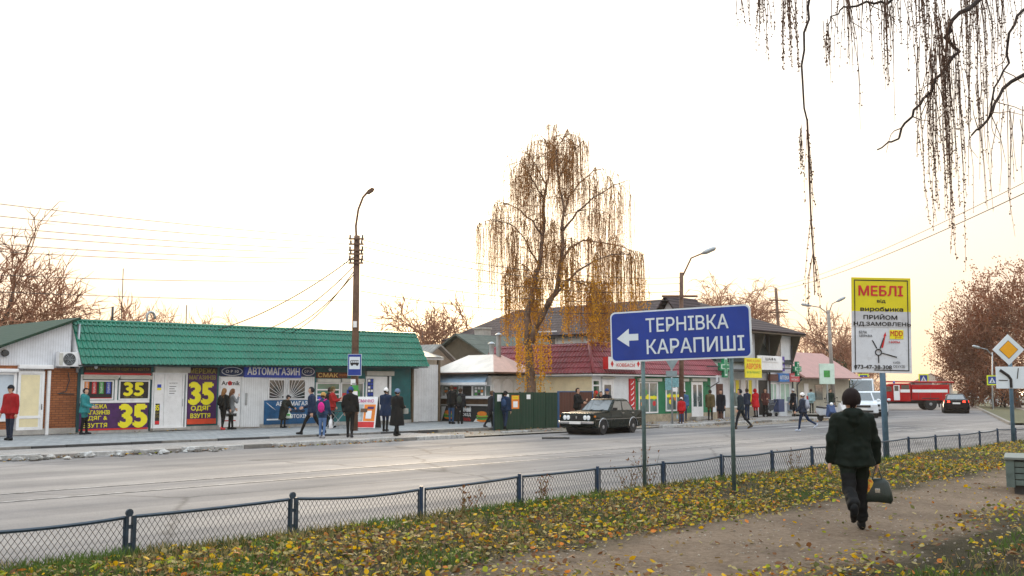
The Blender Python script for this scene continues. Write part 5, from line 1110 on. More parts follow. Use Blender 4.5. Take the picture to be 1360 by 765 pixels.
# sandwich board by the food shop
q0 = gp(487, 569, UPZ); sbd = thing('sandwich_board', 'sandwich board with orange food pictures outside the food shop', 'sign board', (q0.x, q0.y, UPZ), RD(-12))
LW, LH = 1.0, 1.32
for sg_ in (-1, 1):
    mb = MB(); mb.slab([(-LW / 2, sg_ * .38, .02), (LW / 2, sg_ * .38, .02), (LW / 2, sg_ * .02, LH), (-LW / 2, sg_ * .02, LH)], .03 * sg_); pn = mb.build('panel', PVC if sg_ < 0 else DARK, sbd, fixn=True)
    if sg_ < 0:
        def onp(x, q, off): y = -.38 + .36 * q; nv = Vector((0, -LH, .36)).normalized(); p_ = Vector((x, y, .02 + (LH - .02) * q)) + nv * off; return p_
        for k, (x0, x1, qa, qb, mm) in enumerate(((-.45, .45, .02, .2, REDP), (-.05, .45, .22, .75, ORANGE), (-.45, -.08, .22, .75, mat('print_grey', (.35, .4, .42), .5, .4, 6)), (-.4, .4, .8, .95, PWHITE), (.05, .3, .3, .55, PWHITE), (-.2, .1, .5, .62, MATS['wood_brown']), (.1, .38, .6, .68, PURPLE))):
            o_ = .034 + .002 * k; mb = MB(); mb.add([onp(x0, qa, o_), onp(x1, qa, o_), onp(x1, qb, o_), onp(x0, qb, o_)], [(0, 1, 2, 3)]); mb.build('poster_print', mm, pn)
        me = text(pn, 'СМАЧНО', -.35, .35, 0, .14, 0, mat('print_magenta', (.5, .05, .2), .5), .02); me.rotation_euler = (math.atan2(.36, LH) * -1, 0, 0); me.location = onp(0, .81, .055)
# planter of dark boards at the right edge
q0 = gp(1342, 655, 0); PLW = mat('weathered_boards', (.10, .135, .125), .85, .3, 5); plr = thing('plank_planter', 'weathered grey-green planter of stacked boards at right edge of path', 'planter', (q0.x, q0.y, .0), RD(-27))
for k in range(4):
    z = .12 + k * .1
    mb = MB(); mb.box(.08, 1.5, -.03, .03, z + .008, z + .092); mb.build('board', PLW, plr, bevel=.008)
    mb = MB(); mb.box(-.03, .03, .06, 1.2, z + .008, z + .092); mb.build('board', PLW, plr, bevel=.008)
mb = MB(); mb.box(-.05, .075, -.05, .055, .1, .55); mb.build('corner_post', PLW, plr); mb = MB(); mb.box(-.07, 1.55, -.08, 1.25, .54, .58); mb.build('top_board', mat('weathered_boards_top', (.15, .17, .16), .85, .2, 5), plr, bevel=.01)
mb = MB(); mb.box(.06, 1.45, .05, 1.15, -.05, .5); mb.build('base', DARK, plr)
# rail posts along the far right
for k in range(9):
    q = S2(11.2, 50 + k * 14); o = thing('marker_post', 'white-painted post %s along the right side of the side street' % ['nearest', 'second', 'third', 'fourth', 'fifth', 'sixth', 'seventh', 'eighth', 'farthest'][k], 'post', (q.x, q.y, ROADZ), 0)
    mb = MB(); mb.tube([(0, 0, 0), (0, 0, 1.2)], .13, 8); mb.build('shaft', PWHITE, o); mb = MB(); mb.tube([(0, 0, 1.2), (0, 0, 6.5)], .1, 6); mb.build('upper_shaft', CONP, o)
ff = thing('far_fence', 'teal fence beyond the far right verge under the big tree', 'fence', (*S2(16.5, 4), ROADZ), math.atan2(E2.y, E2.x))
for k in range(14): mb = MB(); mb.box(k * 2 + .03, k * 2 + 1.97, -.03, .03, .1, 1.5); mb.build('panel', mat('fence_teal', (.05, .14, .13), .7, .2), ff); mb = MB(); mb.box(k * 2 - .05, k * 2 + .03, -.06, .06, 0, 1.6); mb.build('post', CONP, ff)
# rod lying in the lay-by, and folding table at the food shop
q0 = gp(738, 583, ROADZ); mb = MB(); mb.box(-.5, .5, -.05, .05, 0, .06); o = mb.build('kerb_bar', DARK); o.location = (q0.x, q0.y, ROADZ + .006); o.rotation_euler = (0, 0, .05); tag(o, 'dark bar lying on the road before the parked car', 'bar')
q0 = gp(445, 569, UPZ); tb = thing('folding_table', 'small folding table at the food shop counter', 'table', (q0.x, q0.y, UPZ), RZ)
mb = MB(); mb.box(-.4, .4, -.25, .25, .7, .73); mb.build('tabletop', DARK, tb)
for sg_ in (-1, 1):
    for s2_ in (-1, 1): mb = MB(); mb.tube([(sg_ * .35, s2_ * .2, .7), (-sg_ * .35, s2_ * .2, 0)], .014, 5); mb.build('leg', STEEL, tb)
# ================================================================== trees
BARK = mat('bark_brown', (.085, .05, .035), .9, .35, 6, bmp=.5); BIRCHB = mat('birch_bark', (.15, .095, .065), .85, .6, 3, bmp=.4); TWIG = mat('twig_brown', (.10, .055, .035), .9, .3); TWIGR_LIT = mat('twig_reddish_sunlit', (.27, .125, .07), .9, .3)  # bare-tree twigs: reddish bark lightened, warm low sunlight put into the colour
LY = leafmat('birch_leaf_yellow', (.66, .33, .02)); LB = leafmat('birch_leaf_brown', (.36, .155, .035)); LO = leafmat('oak_leaf_rust', (.17, .06, .028)); LD = leafmat('catkin_brown', (.10, .06, .04))
def rnd(v, a, r):
    q = Vector((r.gauss(0, 1), r.gauss(0, 1), r.gauss(0, 1))); return (v.normalized() + q * a).normalized()
def grow(mb, r, p, d, L, rad, lev, maxlev, kids, spread, up, ends, mi_small=1, droop=0, rmin=.006):
    """one limb and its side branches"""
    n = 4 if lev < 2 else (3 if lev < 4 else 2); pts = [p.copy()]; q = p.copy(); dd = d.copy()
    for k in range(n):
        dd = rnd(dd + Vector((0, 0, up if lev < maxlev - 1 else -droop)), .10 + .03 * lev, r); q = q + dd * (L / n); pts.append(q.copy())
    tip = rad * (.62 if lev < maxlev else .3); rr = [rad + (tip - rad) * k / n for k in range(n + 1)]
    mb.tube(pts, rr, 7 if lev == 0 else (5 if lev < 3 else 3), 0 if lev < 3 else mi_small, False)
    if lev >= maxlev: ends.append((pts[-1], dd)); return
    k_ = kids[min(lev, len(kids) - 1)]
    for k in range(k_):
        tpos = 1 if k == 0 else r.uniform(.35, .98); i = min(n - 1, int(tpos * n)); f_ = tpos * n - i
        bp = pts[i].lerp(pts[i + 1], min(1, f_)); bd = (pts[i + 1] - pts[i]).normalized()
        nd = rnd(bd, .12 if k == 0 else spread, r); rl = r.uniform(.62, .82) if k else .8
        grow(mb, r, bp, nd, L * rl, max(rad * (.62 if k == 0 else r.uniform(.35, .52)), rmin), lev + 1, maxlev, kids, spread, up, ends, mi_small, droop, rmin)
PROTO = {}
def proto_tree(kind, seed, maxlev, kids, spread, up, trunk, droop, twig, leaf=None, leafn=0, leafs=.12, rk=.017):
    r = random.Random(seed); mb = MB(); ends = []
    grow(mb, r, Vector((0, 0, -.01)), Vector((r.gauss(0, .05), 0, 1)), trunk, rk, 0, maxlev, kids, spread, up, ends, 1, droop, .0017)
    k = 1 / max(v[2] for v in mb.v); mb.v = [(a * k, b2 * k, c * k) for a, b2, c in mb.v]; me = mb.mesh('trunk_and_limbs', [BARK, twig]); lm = None
    if leaf:
        ml = MB()
        for (e, d_) in ends:
            for j in range(leafn):
                c = e * k + Vector((r.gauss(0, .02), r.gauss(0, .02), r.gauss(-.008, .02))); a = rnd(Vector((0, 0, 1)), 1.2, r) * leafs; b2 = rnd(Vector((1, 0, 0)), 1.2, r) * leafs * .7
                ml.add([c - a, c + b2, c + a, c - b2], [(0, 1, 2, 3)])
        lm = ml.mesh('crown', leaf)
    PROTO[kind] = (me, lm)
proto_tree('bushy', 2, 6, (5, 4, 4, 3, 3), .62, .05, .2, 0, TWIGR_LIT); proto_tree('tall', 1, 6, (5, 4, 4, 3, 3), .5, .08, .25, 0, TWIGR_LIT); proto_tree('droop', 8, 6, (5, 4, 4, 3, 2), .45, .08, .22, .3, TWIGR_LIT)
proto_tree('rusty', 22, 6, (5, 4, 4, 3, 2), .6, .07, .2, 0, TWIGR_LIT, LO, 10, .0085); proto_tree('slim', 31, 5, (5, 4, 4, 3), .42, .13, .28, 0, TWIGR_LIT)
def tree(kind, label, px, Y, top_py, rot, wide=1.0, name='bare_tree', group=None, H_=None):
    b_ = atY(px, 520, Y); Ht = H_ or atY(px, top_py, Y).z - ROADZ; o = thing(name, label, 'tree', (b_.x, Y, -.2), rot, group); me, lm = PROTO[kind]
    for nm, m_ in (('trunk_and_limbs', me), ('crown', lm)):
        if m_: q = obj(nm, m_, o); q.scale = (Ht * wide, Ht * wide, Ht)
tree('tall', 'tall bare tree at the left edge above the shop roof', -14, 58, 258, .4, 1.1); tree('bushy', 'bushy bare tree behind the left shop roof', 48, 62, 366, 0, 1.1); tree('bushy', 'rounded bare tree left of the green ridge end', 108, 66, 378, 2.1)
tree('bushy', 'faint bare tree behind the middle of the green roof', 272, 90, 396, 4, .9); tree('bushy', 'slim bare tree right of the bus stop pole', 527, 100, 408, 1, .7); tree('bushy', 'dense dark bare tree beside the long tiled roof', 580, 76, 374, 3.2, 1.05)
tree('droop', 'feathery bare tree left of the wooden power pole', 958, 112, 360, 0); tree('droop', 'feathery bare tree just behind the wooden power pole', 1000, 116, 366, 2.4)
tree('bushy', 'gnarled bare tree behind the double lamp', 1120, 88, 404, 5, .9); tree('bushy', 'small bare tree beside the furniture advert', 1086, 92, 436, 1.4, .9)
for k, (px, Y, ty, rt, lb) in enumerate(((1322, 98, 372, 1, 'left one of the big rusty-leaved trees at right'), (1352, 92, 334, 0, 'tallest of the big rusty-leaved trees at right'), (1398, 90, 340, 2, 'rightmost big rusty-leaved tree cut by the frame'))): tree('rusty', lb, px, Y, ty, rt, (.72, .86, .9)[k], 'rusty_tree', 'rusty-leaved trees at the right')
for k, a in enumerate((60, 85, 112, 140, 175)):
    q = S2(10.5 + k * .6, a); tree('slim', '%s roadside tree far along the right side of the side street' % ['nearest', 'second', 'third', 'fourth', 'farthest'][k], 680 + F * q.x / q.y, q.y, 470, k, .8, 'roadside_tree', 'roadside trees far off', 7 + k)
for k, a in enumerate((40, 75, 120)):
    q = S2(-5, a); tree('bushy', '%s hazy tree along the left side of the side street' % ['nearest', 'middle', 'farthest'][k], 680 + F * q.x / q.y, q.y, 470, k * 2, .9, 'hazy_tree', 'hazy trees at left of the side street', 7.5 + k)
# evergreen shrubs at the corner
EV = leafmat('evergreen', (.025, .05, .02))
def shrub(label, px, Y, base, rx, rz_, seed, lm=EV, n_=1500, name='shrub'):
    r = random.Random(seed); b_ = atY(px, base, Y); o = thing(name, label, 'shrub', (b_.x, Y, ROADZ), 0); ml = MB(); ms = MB()
    for k in range(7): q = rnd(Vector((0, 0, 1)), .35, r); ms.tube([(0, 0, 0), q * rz_, q * rz_ * 1.7], [.05, .03, .01], 4)
    ms.build('stem', BARK, o)
    for k in range(n_):
        v = rnd(Vector((0, 0, 0)) + Vector((r.gauss(0, 1), r.gauss(0, 1), r.gauss(0, 1))), 0, r); q = r.random() ** .4 * (1 + .25 * noise.noise(v * 2.5 + Vector((seed, 0, 0)))); c = Vector((v.x * rx, v.y * rx, v.z * rz_ + rz_)) * 1.0; c = Vector((v.x * rx * q, v.y * rx * q, rz_ + v.z * rz_ * q))
        a = rnd(Vector((0, 0, 1)), 1, r) * .11; b2 = rnd(Vector((1, 0, 0)), 1, r) * .07; ml.add([c - a, c + b2, c + a, c - b2], [(0, 1, 2, 3)])
    ml.build('foliage', lm, o)
shrub('dark evergreen shrub right of the pink-roofed house', 1112, 80, 545, 1.3, 2.1, 50); shrub('second dark evergreen shrub behind the double lamp', 1126, 84, 545, 1.2, 1.6, 51); shrub('rust-coloured shrub at the verge behind the black car', 1292, 100, 540, 1.5, 1.3, 52, LO)
shrub('low rusty shrub under the big trees', 1335, 96, 540, 2.2, 1.5, 53, LO, 1800)
# ------------------------------------------------------------------ weeping trees
def strand(ms, ml, r, p, L, lm, dens_=14, ls=.06, rad=.006, sway=.10, mi=0):
    n = max(3, int(L / .4)); q = Vector(p); pts = [q.copy()]; dx, dy = r.gauss(0, sway), r.gauss(0, sway)
    for k in range(n):
        fall = min(1, (k + 1) / 2.5); q = q + Vector((dx * (1 - fall) + r.gauss(0, .05), dy * (1 - fall) + r.gauss(0, .05), -1 * fall - .15)).normalized() * (L / n); pts.append(q.copy())
    ms.tube(pts, [rad * (1 - .6 * k / n) for k in range(n + 1)], 3, 1, False)
    for j in range(int(L * dens_)):
        t_ = r.random() ** .8 * n; i = min(n - 1, int(t_)); c = pts[i].lerp(pts[i + 1], t_ - i) + Vector((r.gauss(0, ls * .3), r.gauss(0, ls * .3), 0))
        a = Vector((r.gauss(0, .35), r.gauss(0, .35), -1)).normalized() * ls * r.uniform(.6, 1.1); b2 = a.cross(Vector((r.gauss(0, 1), r.gauss(0, 1), 0))).normalized() * ls * .36
        ml.add([c, c + a * .5 + b2, c + a, c + a * .5 - b2], [(0, 1, 2, 3)], mi)
# central birch: limbs traced as a forked tree, strands hanging from every limb
tY = 49.0; tb_ = atY(704, 520, tY)
wt = thing('weeping_birch', 'tall weeping birch with golden leaves behind the green fence', 'tree', (tb_.x, tY, -.1), 0)
r = random.Random(77)
def P(px, py, dy=0): q = atY(px, py, tY); return Vector((q.x - tb_.x, dy, q.z + .1))
LIMBS = [ # (pixel path, depth offsets, start radius, end radius)
    ([(706, 540), (704, 480), (700, 440), (702, 408), (708, 385), (716, 350), (721, 310), (724, 262), (727, 235)], (0, 0, 0, .2, .4, .6, .8, .8, .7), .34, .07),
    ([(704, 455), (714, 432), (726, 408), (738, 385), (744, 350), (746, 310), (748, 280), (741, 240), (738, 200)], (0, -.2, -.4, -.6, -.8, -.8, -.6, -.4, -.2), .26, .05),
    ([(726, 408), (742, 388), (764, 365), (786, 352), (808, 345), (830, 345)], (-.4, -.9, -1.4, -1.8, -2, -2.1), .12, .03),
    ([(744, 350), (756, 330), (775, 318), (800, 318), (830, 322), (848, 330)], (-.8, -.2, .4, 1.0, 1.4, 1.6), .10, .025),
    ([(746, 310), (765, 288), (785, 272), (810, 258), (828, 252)], (-.8, -1.4, -1.9, -2.2, -2.4), .09, .02),
    ([(748, 285), (756, 262), (770, 240), (790, 222), (804, 216)], (-.6, 0, .6, 1.0, 1.3), .09, .02),
    ([(741, 240), (752, 222), (764, 205), (772, 195)], (-.4, -.8, -1.1, -1.3), .06, .02),
    ([(738, 230), (734, 205), (728, 188), (722, 178)], (-.4, .1, .5, .7), .05, .015), ([(738, 205), (746, 188), (754, 180)], (-.2, -.5, -.8), .04, .015),
    ([(721, 310), (708, 288), (692, 272), (676, 262), (660, 256)], (.8, 1.3, 1.7, 2, 2.2), .09, .02),
    ([(716, 350), (706, 335), (696, 318), (684, 305), (668, 300), (655, 300)], (.6, .1, -.4, -.9, -1.2, -1.4), .08, .02),
    ([(724, 262), (712, 245), (700, 228), (690, 218), (672, 226)], (.8, .3, -.2, -.6, -.9), .07, .02), ([(726, 240), (714, 215), (702, 196), (692, 186)], (.7, 1.1, 1.4, 1.6), .06, .015),
    ([(708, 385), (714, 372), (702, 352), (694, 345)], (.4, .9, 1.3, 1.5), .06, .02), ([(738, 385), (752, 372), (772, 374), (796, 384), (815, 390)], (-.6, -.1, .5, .9, 1.2), .07, .02), ([(727, 238), (732, 210), (738, 182), (742, 172)], (.7, .5, .3, .2), .05, .012)]
mt = MB(); ms = MB(); ml = MB(); spawn = []
for path, dys, ra, rb in LIMBS:
    pts = [P(a, b_, dy) for (a, b_), dy in zip(path, dys)]; fin = []
    for i in range(len(pts) - 1):
        for k in range(3): fin.append(pts[i].lerp(pts[i + 1], k / 3) + Vector((r.gauss(0, .03), r.gauss(0, .03), 0)))
    fin.append(pts[-1]); m_ = len(fin); mt.tube(fin, [(ra + (rb - ra) * (k / (m_ - 1)) ** .6) * .78 for k in range(m_)], 8 if ra > .1 else 5)
    spawn.append((fin, ra))
mt.build('trunk', BIRCHB, wt, smooth=True)
tips = []
for fin, ra in spawn:                                    # secondary boughs arching out and over
    nb = 10 if ra > .2 else 8
    for k in range(nb):
        i = int(r.uniform(.45 if ra > .2 else .2, 1) * (len(fin) - 1)); p = fin[i]
        a = r.uniform(0, 2 * pi); d_ = Vector((cos(a), sin(a) * .8, r.uniform(.3, .9))).normalized(); L = r.uniform(.7, 1.9); pts = [p.copy()]; q = p.copy()
        for j in range(6): d_ = (d_ + Vector((0, 0, -.17)) + Vector((r.gauss(0, .10), r.gauss(0, .10), 0))).normalized(); q = q + d_ * L / 6; pts.append(q.copy())
        ms.tube(pts, [.022 - .0025 * j for j in range(7)], 3, 0, False)
        tips += [pts[3], pts[4], pts[5], pts[6], pts[6]]
    tips += fin[len(fin) // 2:]
TWIGB = leafmat('birch_twig_backlit', (.34, .18, .07))  # hanging twigs: backlit glow and flare bleaching put into the colour
for p in tips:
    for k in range(3 if p.z > 10.5 else 5):
        if p.z < 4.3: continue
        outer = min(1, math.hypot(p.x - .8, p.y) / 3.5); L = r.uniform(.7, 2.0) + outer * r.uniform(.3, 3.8); L = min(L, p.z - 3.9 + r.uniform(-.6, .3))
        if L > .4: strand(ms, ml, r, p, L, None, 6 if p.z > 8 else 9, .055 if p.z > 8 else .085, .0085, .25, 0 if p.z - L * .6 > 8 else r.choice([0, 1, 1]))
for k in range(130):                                      # golden curtains on the trunk and low right edge
    if k < 75: p = P(r.uniform(685, 732), r.uniform(410, 470), r.gauss(0, .7)); L = min(r.uniform(1, 2.6), p.z - .9)
    else: p = P(r.uniform(780, 862), r.uniform(360, 408), r.gauss(0, 1.2)); L = r.uniform(.6, 1.6)
    strand(ms, ml, r, p, L, None, 17, .10, .006, .15, 1)
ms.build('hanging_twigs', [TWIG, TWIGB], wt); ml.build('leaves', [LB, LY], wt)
# the near birch whose branches hang into the top right; its trunk stands just outside the frame
ob = thing('overhanging_birch', 'near birch with bare crooked boughs and hanging strands in the top right', 'tree', (8.6, 10.5, -.05), 0)
r = random.Random(5); tY = 9.5; mt = MB(); ms = MB(); ml = MB(); Q = lambda px, py, Y_: atY(px, py, Y_) - Vector((8.6, 10.5, -.05))
mt.tube([(0, 0, -.2), (.05, .05, 1.5), (.0, 0, 3.2), (-.15, -.1, 5.0), (-.4, -.3, 7.2), (-.8, -.5, 9.5)], [.27, .22, .19, .15, .11, .05], 10)
B_ = [([(-.15, -.1, 5.0)], [(1500, 60, 9.8), (1420, 80, 9.6), (1368, 92, 9.5), (1345, 105, 9.4), (1320, 140, 9.3), (1305, 168, 9.2), (1290, 180, 9.2)], .06, .012),
      ([(-.2, -.1, 5.6)], [(1520, -90, 9.6), (1420, -60, 9.4), (1340, -40, 9.2), (1300, 0, 9.0), (1262, 28, 8.9), (1258, 50, 8.9), (1272, 66, 8.9), (1250, 95, 8.8), (1230, 130, 8.8), (1210, 152, 8.7), (1196, 178, 8.7), (1182, 192, 8.7), (1165, 199, 8.7)], .055, .009),
      ([(-.3, -.2, 6.4)], [(1400, -130, 9.3), (1300, -90, 9.0), (1220, -40, 8.8), (1180, 5, 8.7), (1150, 2, 8.7), (1118, 10, 8.6), (1104, 22, 8.6), (1098, 35, 8.6)], .045, .006),
      ([(-.1, -.05, 4.6)], [(1460, 20, 9.7), (1390, 0, 9.5), (1358, 10, 9.4), (1340, 45, 9.3), (1337, 85, 9.3), (1318, 120, 9.2), (1312, 160, 9.2)], .04, .01),
      ([(-.4, -.3, 7.2)], [(1350, -260, 9.0), (1200, -180, 8.6), (1120, -80, 8.5), (1080, -10, 8.4), (1068, 45, 8.4), (1066, 110, 8.4), (1072, 160, 8.4)], .035, .011),
      ([(-.4, -.3, 7.2)], [(1300, -280, 9.2), (1150, -200, 9.0), (1060, -120, 8.8), (1020, -60, 8.7), (1000, -20, 8.7)], .035, .008),
      ([(-.5, -.3, 7.6)], [(1420, -240, 9.6), (1360, -120, 9.4), (1310, -60, 9.3), (1290, -10, 9.2)], .035, .01)]
bpts = []
for st_, path, ra, rb in B_:
    pts = [Vector(st_[0])] + [Q(*p) for p in path]; fin = []
    for i in range(len(pts) - 1):
        for k in range(3): fin.append(pts[i].lerp(pts[i + 1], k / 3) + Vector((r.gauss(0, .012), r.gauss(0, .02), r.gauss(0, .012))))
    fin.append(pts[-1]); m_ = len(fin); mt.tube(fin, [(ra * .62 + (rb * .75 - ra * .62) * (k / (m_ - 1)) ** .7) for k in range(m_)], 6); bpts.append(fin)
mt.build('trunk_and_boughs', mat('bark_dark', (.035, .025, .022), .9, .4, 8, bmp=.5), ob, smooth=True)
for fin in bpts[:4]:
    for k in range(9):                                   # short crooked side twigs
        p = r.choice(fin[6:]); d_ = Vector((r.gauss(0, .6), r.gauss(0, .6), -.5 + r.gauss(0, .5))).normalized(); pts = [p]
        for j in range(4): d_ = rnd(d_ + Vector((0, 0, -.15)), .25, r); pts.append(pts[-1] + d_ * r.uniform(.06, .16))
        ms.tube(pts, [.006, .005, .004, .003, .002], 3, 0, False)
def hang(px, py0, py1, n_, w_, Y_, dens_=40, ls=.022):
    for k in range(int(n_ * 2.4)):
        p = Q(px + r.gauss(0, w_), py0 + r.uniform(-12, 12), Y_ + r.gauss(0, .12)); e = Q(px, py0 + (py1 - py0) * r.uniform(.45, 1), Y_); strand(ms, ml, r, p, max(.2, p.z - e.z), None, dens_ * 1.3, ls, .0046, .05, 0)
for a in ((1248, 20, 360, 9, 8, 8.8, 26), (1236, 60, 300, 7, 10, 8.8, 24), (1258, 40, 240, 6, 8, 8.9, 22), (1098, 30, 100, 3, 4, 8.6, 40), (1046, -20, 95, 5, 4, 8.5, 45), (1013, -20, 85, 5, 6, 8.7, 30), (988, -20, 50, 3, 5, 8.7, 22), (1122, -10, 110, 3, 5, 8.6, 12), (1175, 0, 120, 5, 8, 8.7, 16), (1185, -10, 60, 5, 12, 8.7, 28), (1300, -20, 180, 8, 10, 9.2, 22), (1215, -20, 110, 6, 9, 8.8, 30), (1285, -20, 110, 6, 8, 9.1, 30),
          (1240, -20, 60, 8, 14, 8.9, 40), (1060, -15, 60, 3, 5, 8.4, 30), (1130, -20, 90, 4, 14, 8.6, 14), (1160, 0, 170, 4, 26, 8.7, 5), (1300, 100, 280, 6, 22, 9.2, 10), (1340, 150, 320, 4, 14, 9.3, 6), (1330, -20, 90, 6, 14, 9.3, 30)): hang(*a)
fin = [Q(1072, 158, 8.4) + Vector((0, 0, 0))] + [Q(a, b_, 8.4) for a, b_ in ((1074, 200), (1075, 240), (1077, 290), (1080, 335), (1082, 392))]
ms.tube(fin, [.009, .009, .008, .007, .006, .004], 4, 0, False)
for k in range(16): strand(ms, ml, r, fin[0].lerp(fin[1], r.random()) if k < 6 else fin[r.randint(1, 4)], r.uniform(.3, .8), None, 26, .022, .0032, .04, 0)
for k in range(6): strand(ms, ml, r, Q(1064, 165 + 4 * k, 8.4), .3, None, 45, .022, .003, .04, 0)
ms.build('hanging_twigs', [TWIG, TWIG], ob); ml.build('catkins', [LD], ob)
# dry weeds along the fence
def weed(label, px, py, h):
    q = gp(px, py, 0); s_, n_ = sn(q); r = random.Random(int(px)); o = thing('dry_weed', label, 'weed', (q.x, q.y, vz(s_, n_)), 0); ms = MB(); ml = MB()
    for k in range(6):
        d_ = rnd(Vector((0, 0, 1)), .28, r); pts = [Vector((r.gauss(0, .04), r.gauss(0, .04), -.02))]; 
        for j in range(5): d_ = rnd(d_, .14, r); pts.append(pts[-1] + d_ * h / 5)
        ms.tube(pts, [.006, .005, .005, .004, .003, .002], 3)
        for j in range(14): c = pts[r.randint(1, 5)] + Vector((r.gauss(0, .03), r.gauss(0, .03), r.gauss(0, .05))); a = rnd(Vector((0, 0, 1)), .9, r) * .03; b2 = rnd(Vector((1, 0, 0)), .8, r) * .012; ml.add([c - a, c + b2, c + a, c - b2], [(0, 1, 2, 3)])
    ms.build('stem', MATS['grass_dry'], o); ml.build('leaves', MATS['leaf_brown'], o)
weed('dry weed by the fence left of the two sign posts', 722, 668, .42); weed('dry weed by the left post of the blue sign', 838, 644, .55); weed('tall dry weed just right of the left sign post', 864, 642, .75); weed('dry weed at the fence behind the walking person', 1055, 622, .5); weed('dry weed by the fence under the bus stop', 615, 686, .36)
# ================================================================== people
def cone(mb, a, b_, ra, rb, n=12, capa=True, capb=True):
    a, b_ = Vector(a), Vector(b_); mb.tube([a, b_], [ra, rb], n)
    if capa: mb.ball(a, ra, n, 8)
    if capb: mb.ball(b_, rb, n, 8)
def remesh(mb, vox, smooth=3, fac=.5):
    me = mb.mesh('tmp', []); o = bpy.data.objects.new('tmp', me); COL.objects.link(o)
    r_ = o.modifiers.new('r', 'REMESH'); r_.mode = 'VOXEL'; r_.voxel_size = vox; r_.use_smooth_shade = True
    if smooth: s_ = o.modifiers.new('s', 'SMOOTH'); s_.factor = fac; s_.iterations = smooth
    bpy.context.view_layer.update(); out = bpy.data.meshes.new_from_object(o.evaluated_get(bpy.context.evaluated_depsgraph_get()))
    bpy.data.objects.remove(o); bpy.data.meshes.remove(me); return out
# one relaxed hand, fingers down, palm facing inwards (thumb forward)
hb = MB(); cone(hb, (0, 0, .01), (0, .0, -.07), .021, .02); cone(hb, (0, -.022, -.01), (0, -.026, -.07), .017, .017); cone(hb, (0, .022, -.01), (0, .026, -.07), .018, .017)
for k, (y, L) in enumerate(((.033, .066), (.011, .074), (-.011, .070), (-.032, .055))):
    cone(hb, (0, y, -.075), (.008, y * 1.05, -.075 - L * .5), .0095, .009, 8); cone(hb, (.008, y * 1.05, -.075 - L * .5), (.028, y * 1.05, -.075 - L * .92), .009, .0075, 8)
cone(hb, (.004, .03, -.02), (.014, .058, -.055), .012, .0105, 8); cone(hb, (.014, .058, -.055), (.022, .062, -.085), .0105, .009, 8)
HANDM = remesh(hb, .006, 2); HANDM.name = 'hand'; HANDM.materials.append(SKIN)
EYEM = MB(); EYEM.ball((0, 0, 0), .013, 8, 6); EYEM = EYEM.mesh('eye', mat('eye_dark', (.03, .02, .02), .2))
def M3(c): return mat('cloth_%02d%02d%02d' % tuple(int(x * 99) for x in c), c, .85, .22, 7, spec=.15, bmp=.25, fine=40)
